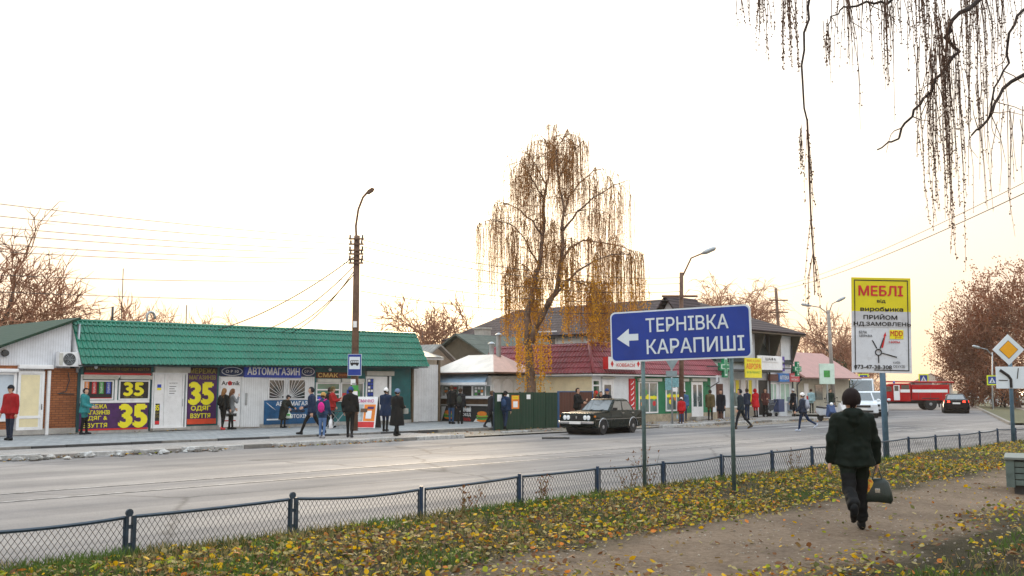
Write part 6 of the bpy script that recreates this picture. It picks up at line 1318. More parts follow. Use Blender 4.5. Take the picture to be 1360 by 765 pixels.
def person(label, px, py, gz, ang, h=1.68, top=(.02, .02, .025), bot=(.015, .015, .02), shoe=(.02, .02, .02), hair=(.04, .025, .015), hat=None, hatc=None, hem=.86, puff=1.0,
           legs=((0, 0), (0, 0)), arms=((6, 14), (6, 14)), lean=0, vox=.021, eyes=False, longhair=False, hood=False, seat=False, pos=None, wrinkle=0, bag=None, turn=0, trim=None, group='people on foot', splay=7, boots=None, legw=1.0):
    jr = random.Random(label); jt = 0 if wrinkle else 1                # no two people hold themselves alike
    turn += jr.uniform(-28, 28) * jt; lean += jr.uniform(-1.5, 4) * jt; legs = tuple((a + jr.uniform(-5, 5) * jt, max(0, b2 + jr.uniform(0, 7) * jt)) for a, b2 in legs); arms = tuple((a + jr.uniform(-9, 9) * jt, b2 + jr.uniform(-6, 16) * jt) for a, b2 in arms)
    k = h / 1.70; base = pos or gp(px, py, gz)
    s_, n_ = sn(base)                                                  # keep clear of the shop fronts
    lim = 36.15 if s_ < 33.5 else (29.6 if 38.5 < s_ < 51.4 else (30.2 if 51.4 <= s_ < 62 else 99))
    if n_ > lim: base = Vector((base[0] * lim / n_, base[1] * lim / n_, gz))
    o = thing('person', label, 'person', (base[0], base[1], gz), -RD(ang), group)
    pr = []                                                            # (a, b, ra, rb, tag, capa, capb)
    def add(a, b_, ra, rb, tg, ca=True, cb=True): pr.append((Vector(a), Vector(b_), ra, rb, tg, ca, cb))
    hipz = .92; ank = []
    LG = []
    for sx, (a, kn) in zip((-1, 1), legs):
        a_, k_ = RD(a), RD(kn); hp = Vector((sx * .085, 0, hipz)); kn_ = hp + Vector((sx * .01, sin(a_), -cos(a_))) * .43; an = kn_ + Vector((0, sin(a_ - k_), -cos(a_ - k_))) * .40
        ft = a_ - k_ * .9; LG.append((hp, kn_, an, ft if kn > 5 or abs(a) > 8 else 0))
    dz = .085 - min(l[2].z for l in LG); dz -= 0
    for hp, kn_, an, ft in LG:
        hp, kn_, an = [v + Vector((0, 0, dz)) for v in (hp, kn_, an)]
        add(hp, kn_, .088 * legw, .062 * legw, 'bot'); add(kn_, an + (kn_ - an) * (.06 if wrinkle else 0), .060 * legw, (.058 if wrinkle else .045) * legw, 'bot', True, not wrinkle); tilt = min(0, ft) * .8
        tl = Vector((0, cos(tilt), sin(tilt))); add(an + Vector((0, -.02, -.035)), an + Vector((0, 0, -.04)) + tl * .15, .05, .04, 'shoe'); add(an + Vector((0, -.03, -.05)), an + Vector((0, -.02, 0)), .045, .045, 'shoe')
        if boots: add(an + Vector((0, 0, -.02)), an + (kn_ - an) * .55, .056, .066, 'shoe')
    hz = hipz + dz; ln = RD(lean)
    def T(x, y, z): z = z - .92; return Vector((x, y + z * sin(ln), hz + z * cos(ln)))
    pf = puff * 1.09
    add(T(-.075, -.015, .94), T(.075, -.015, .94), .118 * (.5 + .5 * pf), .118 * (.5 + .5 * pf), 'bot' if hem > .93 else 'top')
    for sx in (-1, 1):
        add(T(sx * .07, 0, .93), T(sx * .075, 0, 1.15), .112 * pf, .105 * pf, 'top'); add(T(sx * .075, 0, 1.13), T(sx * .095, .0, 1.34), .107 * pf, .112 * pf, 'top'); add(T(sx * .02, 0, 1.40), T(sx * .165, -.005, 1.375), .085, .072 * pf, 'top')
    if hem < .92:
        fl = .125 * pf + (.92 - hem) * .10; sw = (legs[0][0] + legs[1][0]) / 2
        for sx in (-1, 1): add(T(sx * .065, -.005, 1.0), T(sx * .085, -.005 + (.92 - hem) * 0, 1.0) - Vector((0, 0, 1.0 - hem)), .120 * pf, fl, 'top', True, False)
    add(T(0, 0, 1.38), T(0, .015, 1.50), .062, .055, 'skin'); add(T(0, -.005, 1.36), T(0, .0, 1.45), .085, .075 * (1.15 if hood else 1), 'top')
    if hood: add(T(-.06, -.07, 1.45), T(.06, -.07, 1.45), .075, .075, 'top'); add(T(0, -.09, 1.36), T(0, -.09, 1.44), .08, .08, 'top')
    hc = T(0, .025, 1.605); tr = RD(turn); fw = Vector((-sin(tr), cos(tr), 0)); sd = Vector((cos(tr), sin(tr), 0))
    add(hc + fw * .005 + Vector((0, 0, .02)), hc + fw * .012 - Vector((0, 0, .045)), .088, .068, 'skin'); add(hc - fw * .025 + Vector((0, 0, .02)), hc - fw * .02 + Vector((0, 0, .0)), .086, .08, 'skin')
    add(hc + fw * .085 + Vector((0, 0, .0)), hc + fw * .102 - Vector((0, 0, .022)), .012, .016, 'skin')
    for s_ in (-1, 1): add(hc + sd * s_ * .086 - Vector((0, 0, .0)), hc + sd * s_ * .086 - Vector((0, 0, .03)), .016, .012, 'skin')
    wrists = []
    for sx, (a, e), in zip((-1, 1), arms):
        a_, e_ = RD(a), RD(e); sh = T(sx * .185, -.005, 1.385); sp = sin(RD(splay)) * sx
        el = sh + Vector((sp, sin(a_), -cos(a_))).normalized() * .285; inward = -sx * max(0, min(.45, (e - 30) / 120))
        dv = Vector((inward + sp * .3, sin(a_ + e_), -cos(a_ + e_))).normalized(); wr = el + dv * .245
        add(sh, el, .064 * pf, .054 * pf, 'top'); add(el, wr, .053 * pf, .043 * pf, 'top'); wrists.append((wr, dv, sx))
    mb = MB()
    for a, b_, ra, rb, tg, ca, cb in pr: cone(mb, a * k, b_ * k, ra * k, rb * k, 12, ca, cb)
    me = remesh(mb, vox, 3 if vox > .015 else 4)
    n = len(me.vertices); co = np.zeros(n * 3); me.vertices.foreach_get('co', co); co = co.reshape(-1, 3)
    if wrinkle:
        nv = np.zeros(n * 3); me.vertices.foreach_get('normal', nv); nv = nv.reshape(-1, 3)
        for i in range(n):
            p = Vector(co[i]); q = noise.noise(Vector((p.x * 6, p.y * 6, p.z * 11))) + .7 * noise.noise(Vector((p.x * 11 + p.z * 9, p.y * 11, p.z * 17))) + .35 * noise.noise(Vector((p.x * 22 - p.z * 14, p.y * 22, p.z * 24)))
            w_ = 1 if .15 < p.z < 1.43 * k else 0
            co[i] += nv[i] * q * wrinkle * w_
        me.vertices.foreach_set('co', co.ravel())
    tags = ['top', 'bot', 'shoe', 'skin']; mts = [mat('nylon_jacket', top, .75, .2, 3, spec=.12) if wrinkle else M3(top), M3(bot), M3(shoe), SKIN]
    for m_ in mts: me.materials.append(m_)
    fc = np.zeros(len(me.polygons) * 3); me.polygons.foreach_get('center', fc); fc = fc.reshape(-1, 3) / k; best = np.full(len(fc), 9.0); idx = np.zeros(len(fc), int)
    for a, b_, ra, rb, tg, ca, cb in pr:
        A_, B_ = np.array(a), np.array(b_); ab = B_ - A_; t_ = np.clip(((fc - A_) @ ab) / max(ab @ ab, 1e-9), 0, 1); d_ = np.linalg.norm(fc - A_ - t_[:, None] * ab, axis=1) - (ra + (rb - ra) * t_)
        if tg == 'skin': d_ = d_ + np.where(fc[:, 2] < T(0, 0, 1.47).z, .05, 0)
        sel = d_ < best; best[sel] = d_[sel]; idx[sel] = tags.index(tg)
    me.polygons.foreach_set('material_index', idx.astype(int)); me.polygons.foreach_set('use_smooth', [True] * len(me.polygons)); me.update(); me.name = 'body'
    obj('body', me, o)
    for wr, dv, sx in wrists:
        rot = Vector((0, 0, -1)).rotation_difference(dv); M_ = Matrix.Translation((wr + dv * .03) * k) @ rot.to_matrix().to_4x4() @ Matrix.Diagonal((-sx * k, k, k, 1)); ho = obj('hand', HANDM, o); ho.matrix_local = M_
    if eyes:
        for s_ in (-1, 1): e_ = obj('eye', EYEM, o, (hc + fw * .083 + sd * s_ * .034 + Vector((0, 0, .012))) * k)
    # hair or hat
    H0 = hc * k; hm = MB(); R = .1 * k
    def shell(rx, ry, rz_, off, cut):
        sm = MB(); sm.ball((0, 0, 0), 1, 16, 12); vs = [Vector(v) for v in sm.v]; keep = []
        out = MB(); out.v = [tuple(H0 + off + sd * v.x * rx + fw * v.y * ry + Vector((0, 0, v.z * rz_))) for v in vs]
        for f_ in sm.f:
            c = sum((vs[i] for i in f_), Vector()) / len(f_)
            if not cut(c): out.f.append(f_)
        out.m = [0] * len(out.f); return out
    up_ = Vector((0, 0, .02 * k))
    hs = shell(.096 * k, .112 * k, .118 * k, up_ - fw * .012, lambda c: (c.y > .25 and c.z < .38) or c.z < -.62)
    if hat != 'full': hs.build('hair', M3(hair), o, smooth=True)
    if longhair:
        lb = MB(); lb.tube([H0 - fw * .06 * k + Vector((0, 0, .06 * k)), H0 - fw * .10 * k - Vector((0, 0, .08 * k)), H0 - fw * .125 * k - Vector((0, 0, .24 * k)), H0 - fw * .125 * k - Vector((0, 0, .36 * k))], [.07 * k, .085 * k, .075 * k, .02 * k], 10); lb.build('long_hair', M3(hair), o, smooth=True)
    if hat:
        big = {'knit': 1.05, 'cap': 1.05, 'full': 1.22}[hat]; hh = shell(.096 * k * big, .110 * k * big, .118 * k * big, up_ * 1.4 - fw * .008, lambda c: c.z < ((.10 - .55 * max(0, min(1, .5 - c.y)) if hat == 'knit' else .12 - .3 * max(0, -c.y)) if hat != 'full' else -.5 - .15 * max(0, -c.y))); hh.build('hat', M3(hatc), o, smooth=True)
        if hat == 'cap': bm_ = MB(); bm_.add([H0 + sd * x * k + fw * y * k + Vector((0, 0, .055 * k - abs(x) * .1)) for x, y in ((-.075, .07), (-.06, .15), (0, .175), (.06, .15), (.075, .07))], [(0, 1, 2, 3, 4)]); bm_.build('peak', M3(hatc), o)
        if hat == 'never': rb_ = MB(); rb_.tube([H0 + up_ + sd * .099 * k * cos(q) + fw * (.114 * k * sin(q) - .008) + Vector((0, 0, .004 * k + .02 * sin(q))) for q in [j * pi / 8 for j in range(17)]], .014 * k, 6, 0, False); rb_.build('hat_rim', M3(hatc), o, smooth=True)
    W_ = lambda v: o.matrix_basis  # placement helper for held things
    return o, base, [(w_[0] * k, w_[2]) for w_ in wrists], k
def held(name, label, cat, pr_, which, build, off=(0, 0, 0)):
    o, base, wr, k = pr_; w_ = wr[which][0] + Vector(off); ang = o.rotation_euler[2]; q = Matrix.Rotation(ang, 3, 'Z') @ w_
    t_ = thing(name, label, cat, (o.location.x + q.x, o.location.y + q.y, o.location.z + q.z), ang, 'bags'); build(t_); return t_
def plasticbag(c, h=.36, w_=.17, m2=None):
    def b(t_):
        mb = MB()
        prof = [(-.02, .02, .012), (-.10, .07, .02), (-.2, .75, .32), (-.3, .95, .42), (-h, 1.0, .45), (-h - .03, .8, .36)]
        for j, (z, a, c_) in enumerate(prof):
            for i in range(12): q = 2 * pi * i / 12; rr = 1 + .12 * sin(i * 5 + j * 2); mb.v.append((w_ * c_ * 1.0 * sin(q) * .6 * rr, w_ * a * cos(q) * rr, z - .06))
        for j in range(len(prof) - 1):
            for i in range(12): i2 = (i + 1) % 12; mb.f.append((j * 12 + i, j * 12 + i2, (j + 1) * 12 + i2, (j + 1) * 12 + i))
        mb.f.append(tuple(range((len(prof) - 1) * 12, len(prof) * 12))); mb.m = [0] * len(mb.f); mb.build('bag', M3(c), t_, smooth=True, fixn=True)
        mb = MB(); mb.tube([(0, -.03, -.16), (0, -.015, -.09), (0, .015, -.09), (0, .03, -.16)], .008, 5); mb.build('handles', M3(c), t_)
        if m2: mb = MB(); mb.box(-w_ * .32, w_ * .32, -w_ * .55, w_ * .55, -h * .95, -h * .7); mb.build('print', m2, t_, bevel=.02)
    return b
def backpack(label, pr_, c, sz=1.0, strap=True):
    o, base, wr, k = pr_; ang = o.rotation_euler[2]; q = Matrix.Rotation(ang, 3, 'Z') @ Vector((0, -.2 * k, 0)); t_ = thing('backpack', label, 'backpack', (o.location.x + q.x, o.location.y + q.y, o.location.z + .98 * k), ang, 'bags')
    mb = MB(); mb.ball((0, 0, .22 * sz), (.15 * sz, .10 * sz, .23 * sz), 14, 10); mb.build('pack', M3(c), t_, smooth=True); mb = MB(); mb.ball((0, -.08 * sz, .13 * sz), (.11 * sz, .05 * sz, .1 * sz), 10, 8); mb.build('pocket', M3(tuple(x * .8 for x in c)), t_, smooth=True)
    for sx in (-1, 1): mb = MB(); mb.tube([(sx * .09, .06, .05), (sx * .13, .3, .25), (sx * .12, .2, .46), (sx * .08, .02, .4)], .018, 5); mb.build('strap', M3(c), t_)
NAVY, BLK, JEAN, GRY = (.012, .025, .06), (.010, .011, .012), (.03, .06, .13), (.16, .17, .18)
WALK = dict(legs=((24, 6), (-20, 14)), arms=((-18, 14), (20, 20))); WALK2 = dict(legs=((-20, 22), (22, 4)), arms=((18, 20), (-18, 14)))
# pavement outside the shops
person('person in red jacket and dark cap standing before the left shop door', 12, 585, UPZ, 190, 1.74, (.28, .012, .015), (.02, .028, .05), BLK, hat='cap', hatc=(.012, .014, .02), hem=.84, puff=1.18, eyes=True, arms=((-4, 12), (-4, 12)))
a = person('person in teal hooded coat standing by the 35 window', 111, 573, UPZ, 85, 1.66, (.03, .20, .21), BLK, hair=(.02, .015, .012), hem=.80, puff=1.2, hood=True, arms=((10, 60), (10, 60)), legs=((4, 2), (-4, 6)))
held('shoulder_bag', 'small red bag on the teal-coated person', 'bag', a, 0, lambda t_: MB().ball((0, 0, 0), (.07, .12, .09), 10, 8).build('bag', M3((.5, .02, .05)), t_, smooth=True) and None, (-.02, -.24, -.06))
a = person('person in black jacket with long fair hair by the white doors', 296, 571, UPZ, 25, 1.66, BLK, BLK, (.5, .05, .05), hair=(.20, .10, .04), longhair=True, hem=.9, legs=((5, 2), (-5, 4)))
backpack('black backpack on the person with long fair hair', a, BLK, .95)
person('person in grey coat holding a phone to the ear', 306, 570, UPZ, 60, 1.64, GRY, BLK, BLK, hair=(.13, .06, .03), longhair=True, hem=.78, arms=((5, 20), (35, 125)))
a = person('person in dark coat stooping beside the blue banner', 376, 566, UPZ, 120, 1.42, (.022, .025, .022), BLK, hat='knit', hatc=(.02, .02, .025), hem=.42, puff=1.25, lean=24, arms=((30, 40), (30, 40)))
held('carrier_bag', 'pale printed carrier bag before the stooping person', 'bag', a, 1, plasticbag((.55, .62, .55), .34, .16, GREENP), (.03, .06, .03))
person('person in navy jacket striding left past the shops', 414, 577, UPZ, 268, 1.78, NAVY, BLK, BLK, hair=(.02, .015, .012), hem=.84, puff=1.1, legs=((26, 8), (-24, 12)), arms=((-16, 18), (22, 40)))
a = person('small person in navy jacket and tan hat seen from behind', 428, 582, PAVZ, 8, 1.56, (.02, .045, .10), (.08, .15, .30), (.3, .3, .32), hat='knit', hatc=(.42, .25, .08), hem=.9, puff=1.1, arms=((10, 30), (10, 14)))
backpack('pink backpack on the small person in navy jacket', a, (.55, .02, .22), .8)
held('carrier_bag', 'white carrier bag hanging beside the small person', 'bag', a, 1, plasticbag((.75, .76, .8), .44, .18), (.02, 0, .02))
person('person in red and black jacket at the food counter', 441, 568, UPZ, 100, 1.72, (.33, .02, .02), BLK, BLK, hair=(.16, .08, .02), hat='knit', hatc=(.10, .08, .03), hem=.85, arms=((30, 80), (20, 60)))
person('shopper in dark coat at the counter behind the red jacket', 436, 567, UPZ, 40, 1.70, (.02, .02, .022), BLK, BLK, hair=(.03, .02, .015), hem=.7)
person('person in black jacket and blue knit cap at the bus stop', 464.5, 581, PAVZ, 5, 1.76, BLK, BLK, (.03, .03, .035), hat='knit', hatc=(.03, .06, .16), hem=.86, puff=1.18, hood=True, arms=((0, 30), (0, 30)), legs=((3, 0), (-3, 3)), splay=13)
person('person in navy coat and white knit hat near the shop door', 512, 573, UPZ, 15, 1.66, (.012, .028, .055), BLK, BLK, hat='knit', hatc=(.72, .72, .72), hem=.62, puff=1.15, arms=((15, 50), (15, 50)))
a = person('person in long black coat and grey-blue hat at the kerb', 527, 579, PAVZ, 30, 1.70, (.010, .014, .016), (.30, .17, .10), BLK, hat='knit', hatc=(.14, .20, .30), hem=.40, puff=1.2, arms=((8, 40), (12, 60)), legs=((10, 2), (-10, 8)), boots=True)
held('handbag', 'grey handbag carried by the person in long black coat', 'bag', a, 1, lambda t_: MB().box(-.05, .05, -.13, .13, -.24, -.04).build('bag', M3((.25, .26, .24)), t_, bevel=.03) and None, (.05, 0, 0))
# kiosk
a = person('person in dark jacket and jeans waiting at the snack kiosk', 599, 563, UPZ, 30, 1.80, BLK, (.03, .07, .14), BLK, hair=(.06, .035, .02), hem=.86, puff=1.08, arms=((20, 70), (15, 60)))
a = person('shorter person in black with backpack at the snack kiosk', 611, 563, UPZ, 10, 1.66, (.014, .016, .016), BLK, BLK, hair=(.05, .03, .02), hem=.84, puff=1.1)
backpack('dark backpack with grey print at the snack kiosk', a, (.04, .05, .045), .85)
a = person('person in dark coat carrying a carrier bag by the green fence', 652, 569, PAVZ, 65, 1.62, (.012, .02, .026), BLK, (.05, .05, .06), hair=(.10, .06, .04), hem=.80, puff=1.1, legs=((14, 4), (-14, 10)), arms=((0, 10), (14, 20)))
held('carrier_bag', 'white and orange carrier bag held before the green fence', 'bag', a, 1, plasticbag((.72, .72, .7), .38, .17, ORANGE), (.03, 0, .02))
a = person('person in navy jacket and black hat before the green fence', 671, 570, PAVZ, 20, 1.60, (.012, .03, .07), (.015, .03, .06), BLK, hat='knit', hatc=(.01, .01, .012), hem=.86, puff=1.15, legs=((12, 4), (-12, 8)))
backpack('dark blue school backpack before the green fence', a, (.02, .05, .12), .8)
# behind the parked car
a_ = gp(767, 569, ROADZ); person('person in black jacket behind the bonnet of the parked car', 767, 569, ROADZ + .05, 120, 1.78, BLK, BLK, BLK, hair=(.03, .02, .015), hem=.86, puff=1.1, arms=((20, 70), (20, 70)), eyes=True)
person('person in red hat standing behind the parked car', 791, 565, ROADZ + .05, 60, 1.64, (.06, .025, .03), BLK, BLK, hat='knit', hatc=(.5, .03, .03), hair=(.25, .08, .03), longhair=True, hem=.7)
person('person with dark hair standing behind the parked car', 798.5, 566, ROADZ + .05, 200, 1.62, (.015, .015, .02), BLK, BLK, hair=(.015, .01, .01), longhair=True, hem=.8, eyes=True)
person('person in blue cap standing behind the parked car', 806.5, 566, ROADZ + .05, 150, 1.74, (.012, .015, .02), BLK, BLK, hat='cap', hatc=(.03, .06, .2), hem=.86, puff=1.15, eyes=True)
# before the red-roofed shop
person('person in blue jacket and pale hat before the green shopfront', 909, 559, PAVZ, 10, 1.64, (.06, .13, .25), (.02, .03, .06), BLK, hat='knit', hatc=(.6, .5, .55), hem=.84, puff=1.15)
a = person('small person in red jacket and white hat before the green shopfront', 905.5, 563, PAVZ, 5, 1.28, (.42, .015, .02), (.05, .07, .13), (.5, .5, .52), hat='knit', hatc=(.66, .62, .62), hem=.84, puff=1.25)
held('carrier_bag', 'pale blue carrier bag beside the small person in red', 'bag', a, 0, plasticbag((.35, .48, .58), .34, .15), (-.04, 0, .02))
person('person in olive coat near the brown gate', 943.5, 558, PAVZ, 20, 1.64, (.11, .085, .04), BLK, BLK, hat='knit', hatc=(.03, .025, .02), hem=.74, puff=1.3)
person('person in black dress coat walking near the brown gate', 958, 559, PAVZ, 200, 1.66, (.014, .018, .016), (.10, .06, .05), (.4, .42, .42), hair=(.02, .015, .012), longhair=True, hem=.55, legs=((12, 4), (-12, 6)), eyes=True)
person('tall person in dark jacket striding left along the kerb', 984.5, 570, ROADZ, 285, 1.82, (.016, .026, .035), (.012, .014, .016), (.06, .045, .03), hair=(.02, .016, .014), hem=.84, puff=1.12, legs=((22, 4), (-24, 20)), arms=((-8, 20), (8, 20)))
person('passer-by in dark blue behind the striding person', 993, 558, PAVZ, 330, 1.72, (.015, .025, .05), (.02, .03, .06), BLK, hair=(.03, .02, .015), hem=.84)
person('person in bright red hooded coat by the pharmacy entrance', 1004, 554, PAVZ, 330, 1.68, (.50, .012, .02), (.02, .02, .03), BLK, hat='full', hatc=(.5, .012, .02), hem=.62, puff=1.15, hood=True)
a = person('person in brown jacket pushing a pram by the entrance', 1017, 552, PAVZ, 200, 1.72, (.11, .045, .04), BLK, BLK, hair=(.05, .03, .02), hem=.84, arms=((20, 60), (20, 60)), eyes=True)
person('person in long black coat at the pharmacy wall', 1054, 553, PAVZ, 250, 1.70, (.012, .014, .014), BLK, BLK, hat='knit', hatc=(.45, .45, .45), hem=.42, puff=1.1)
a = person('person in white hat crossing the road with a grey backpack', 1067, 573, ROADZ, 300, 1.64, (.012, .024, .045), (.012, .03, .06), (.45, .5, .6), hat='knit', hatc=(.74, .73, .72), hem=.84, puff=1.2, legs=((14, 2), (-32, 24)), arms=((10, 20), (-10, 20)))
backpack('grey backpack on the person crossing the road', a, (.32, .35, .42), .95)
a = person('person with red bag and pale blue sleeves near the orange van', 1078, 549, PAVZ, 20, 1.70, (.26, .40, .44), BLK, BLK, hair=(.06, .03, .02), hem=.86)
held('shoulder_bag', 'red shoulder bag on the person near the orange van', 'bag', a, 0, lambda t_: MB().box(-.06, .06, -.14, .14, .05, .35).build('bag', M3((.45, .03, .03)), t_, bevel=.03) and None, (-.03, 0, .02))
person('person in short blue coat near the orange van', 1086.5, 545, PAVZ, 10, 1.66, (.02, .05, .14), (.12, .06, .05), BLK, hair=(.08, .04, .02), hem=.62, puff=1.15)
person('broad person in dark green jacket behind the motor scooters', 1103.5, 551, ROADZ, 180, 1.80, (.014, .025, .02), BLK, BLK, hair=(.03, .02, .015), hem=.84, puff=1.2, eyes=True)
person('distant pedestrian in dark coat on the far right pavement', 1333, 541, ROADZ + .1, 90, 1.76, (.02, .025, .04), BLK, BLK, hair=(.03, .02, .02), hem=.7, legs=((14, 2), (-14, 6)))
# ------------------------------------------------------------------ woman walking away in the foreground
sF, nF = sn(gp(1137, 704, 0)); zf_ = vz(sF, nF)
fw_ = person('person in dark green hooded jacket and black beret walking away on path', 1137, 704, zf_, 10, 1.66, (.006, .011, .008), (.005, .005, .006), (.008, .008, .009), hair=(.02, .015, .012), hat='full', hatc=(.014, .010, .010), hem=.80, puff=1.22, hood=True,
             legs=((-20, 44), (9, 0)), arms=((-8, 16), (6, 8)), vox=.0105, wrinkle=.013, splay=17, legw=1.32)
# ================================================================== vehicles
TYRE = mat('tyre', (.018, .018, .019), .9, .2, 10); RIM = mat('rim_grey', (.30, .31, .33), .4, .2, 6, metal=.7); CHROME = mat('chrome', (.6, .62, .64), .2, .1, 5, metal=.9); LAMP = mat('headlamp_glass', (.75, .78, .8), .1, .05); CARG = glassmat('car_glass', (.02, .03, .035), .05); TAIL = mat('tail_lamp', (.5, .01, .015), .2); PLATE = mat('number_plate', (.7, .71, .7), .4, .05); AMB = mat('amber_lamp', (.7, .2, .01), .3)
def carpaint(name, c, rough=.25):
    if name in MATS: return MATS[name]
    m = mat(name, c, rough, .12, 1.2, spec=.12); b = m.node_tree.nodes['Principled BSDF']; b.inputs['Coat Weight'].default_value = .0; b.inputs['Coat Roughness'].default_value = .08; return m
def wheel(root, x, y, r, w_, dark=False):
    sg_ = 1 if y > 0 else -1; mb = MB(); mb.lathe([(r * .62, -w_ / 2), (r * .93, -w_ / 2), (r, -w_ * .3), (r, w_ * .3), (r * .93, w_ / 2), (r * .62, w_ / 2)], (x, y, r), 'y', 24); wo_ = mb.build('wheel', TYRE, root, smooth=False, fixn=True)
    mb = MB(); yy = sg_ * (w_ / 2 - .02); mb.lathe([(.03, yy + sg_ * .035), (r * .25, yy + sg_ * .02), (r * .5, yy - sg_ * .03), (r * .6, yy + sg_ * .015), (r * .64, yy + sg_ * .015), (r * .64, yy - sg_ * .05)], (x, y, r), 'y', 20); mb.build('rim', RIM, wo_, fixn=True)
    for k in range(6): q = k * pi / 3; mb = MB(); mb.ball((x + r * .40 * cos(q), y + yy - sg_ * .012, r + r * .40 * sin(q)), (.035, .02, .035), 7, 5); mb.build('rim_hole', BLACK, wo_)
def arc(cx, r, z0, n=9): # wheel arch, front to rear along the sill
    a0 = math.asin(max(-1, min(1, (z0 - .0) / r))) if False else 0
    return n
def car(name, label, cat, loc, rz, S):
    """x forward. S: L W ; sill, nose(z0,z1), hood(x,z), cowl(x,z), roofF(x), roofR(x), roofz, deck(x,z), tail z ; wheels xF xR r ; col"""
    o = thing(name, label, cat, loc, rz); L, Wd = S['L'], S['W']; hw = Wd / 2; r = S['r']; ar = r * 1.16; sl = S['sill']; pm = carpaint(S['pn'], S['col'])
    xf, xr = S['xF'], S['xR']
    def arch(cx):
        a = math.acos(min(1, max(-1, (sl - r) / ar))); pts = []
        q0 = math.asin((sl - r) / ar)
        for k in range(11): q = q0 + (pi - 2 * q0) * k / 10; pts.append((cx + ar * cos(q), r + ar * sin(q)))
        return pts
    top = S['top']                      # outline over bonnet and boot, front to rear
    low = [(top[-1][0], S['tail0'])] + [(xr - 0, 0)] * 0
    out = list(top) + [(top[-1][0] + .02, S['tail0'])] + [(xr - ar - .25, sl)] + [p for p in arch(xr)][::-1] + [p for p in arch(xf)][::-1] + [(xf + ar + .2, sl), (top[0][0] - .01, S['nose0'])]
    mb = MB(); n = len(out); ys = (-hw, -hw * .94, hw * .94, hw); 
    # lower body with shoulders drawn in above the waist crease
    zc = S['crease']; zt_ = max(p[1] for p in out)
    def yat(y, z): return y if z < zc else y * (1 - S.get('tuck', .10) * (z - zc) / max(.05, zt_ - zc))
    for y in ys:
        ins = .03 if abs(y) == hw else 0
        for x, z in out: mb.v.append((x, yat(y, z), z))
    for j in range(3):
        for i in range(n): i2 = (i + 1) % n; mb.f.append((j * n + i, j * n + i2, (j + 1) * n + i2, (j + 1) * n + i))
    mb.f += [tuple(range(n)), tuple(range(3 * n, 4 * n))[::-1]]; mb.m = [0] * len(mb.f); body = mb.build('body', pm, o, bevel=S.get('bev', .03), fixn=True)
    # arches: dark liner
    for cx in (xf, xr): mb = MB(); mb.lathe([(ar * .97, -hw * .93), (ar * .97, hw * .93)], (cx, 0, r), 'y', 18); mb.build('arch_liner', BLACK, o)
    # cabin
    (cx0, cz0), (cx1, cz1) = S['cowl'], S['deck']; rfx, rrx, rz_ = S['roofF'], S['roofR'], S['roofz']; bw, rw = hw * (1 - S.get('tuck', .10)) * .97, hw * S.get('rw', .74)
    B = [(cx0, -bw, cz0), (cx0, bw, cz0), (cx1, bw, cz1), (cx1, -bw, cz1)]; Tq = [(rfx, -rw, rz_ - .05), (rfx, rw, rz_ - .05), (rrx, rw, rz_ - .06), (rrx, -rw, rz_ - .06)]
    mb = MB(); mb.v = B + Tq + [(rfx - .18, -rw * .85, rz_), (rfx - .18, rw * .85, rz_), (rrx + .18, rw * .85, rz_), (rrx + .18, -rw * .85, rz_)]
    mb.f = [(0, 1, 5, 4), (1, 2, 6, 5), (2, 3, 7, 6), (3, 0, 4, 7), (4, 5, 9, 8), (5, 6, 10, 9), (6, 7, 11, 10), (7, 4, 8, 11), (8, 9, 10, 11), (3, 2, 1, 0)]; mb.m = [0] * 10; mb.build('cabin', pm, o, bevel=.025, fixn=True)
    def pane(nm, a, b_, c, d_, off=.012, mm=CARG):
        a, b_, c, d_ = map(Vector, (a, b_, c, d_)); nr_ = (b_ - a).cross(d_ - a).normalized(); ctr = (a + b_ + c + d_) / 4
        if nr_.dot(ctr - Vector((ctr.x if abs(ctr.y) > .3 else (cx0 + cx1) / 2, 0, ctr.z))) < 0: nr_ = -nr_
        mb = MB(); q = [p + nr_ * off for p in (a, b_, c, d_)]; mb.add(q, [(0, 1, 2, 3)]); return mb.build(nm, mm, o)
    def lerp2(a, b_, c, d_, u, v): A_, B__, C__, D__ = map(Vector, (a, b_, c, d_)); return (A_.lerp(B__, u)).lerp(D__.lerp(C__, u), v)
    def win(nm, a, b_, c, d_, u0, u1, v0, v1): q = (a, b_, c, d_); w_ = pane(nm, lerp2(*q, u0, v0), lerp2(*q, u1, v0), lerp2(*q, u1, v1), lerp2(*q, u0, v1)); return w_
    win('windscreen', B[0], B[1], Tq[1], Tq[0], .06, .94, .08, .93); win('rear_window', B[3], B[2], Tq[2], Tq[3], .08, .92, .12, .90)
    for sg_, (b0, b1, t1, t0) in ((1, (B[1], B[2], Tq[2], Tq[1])), (-1, (B[0], B[3], Tq[3], Tq[0]))):
        for u0, u1 in S.get('side', ((.07, .47), (.52, .92))): win('side_window', b0, b1, t1, t0, u0, u1, .08, .86)
    for x in (xf, xr):
        for sg_ in (-1, 1): wheel(o, x, sg_ * (hw - .10), r, .19)
    return o, hw
# ------------------------------------------------------------------ the dark green saloon parked in the lay-by
fq, rq = gp(789, 578, ROADZ), gp(836, 576, ROADZ)
cdir = RD(36); L_ = 4.12
cl = gp(786, 578.5, ROADZ)
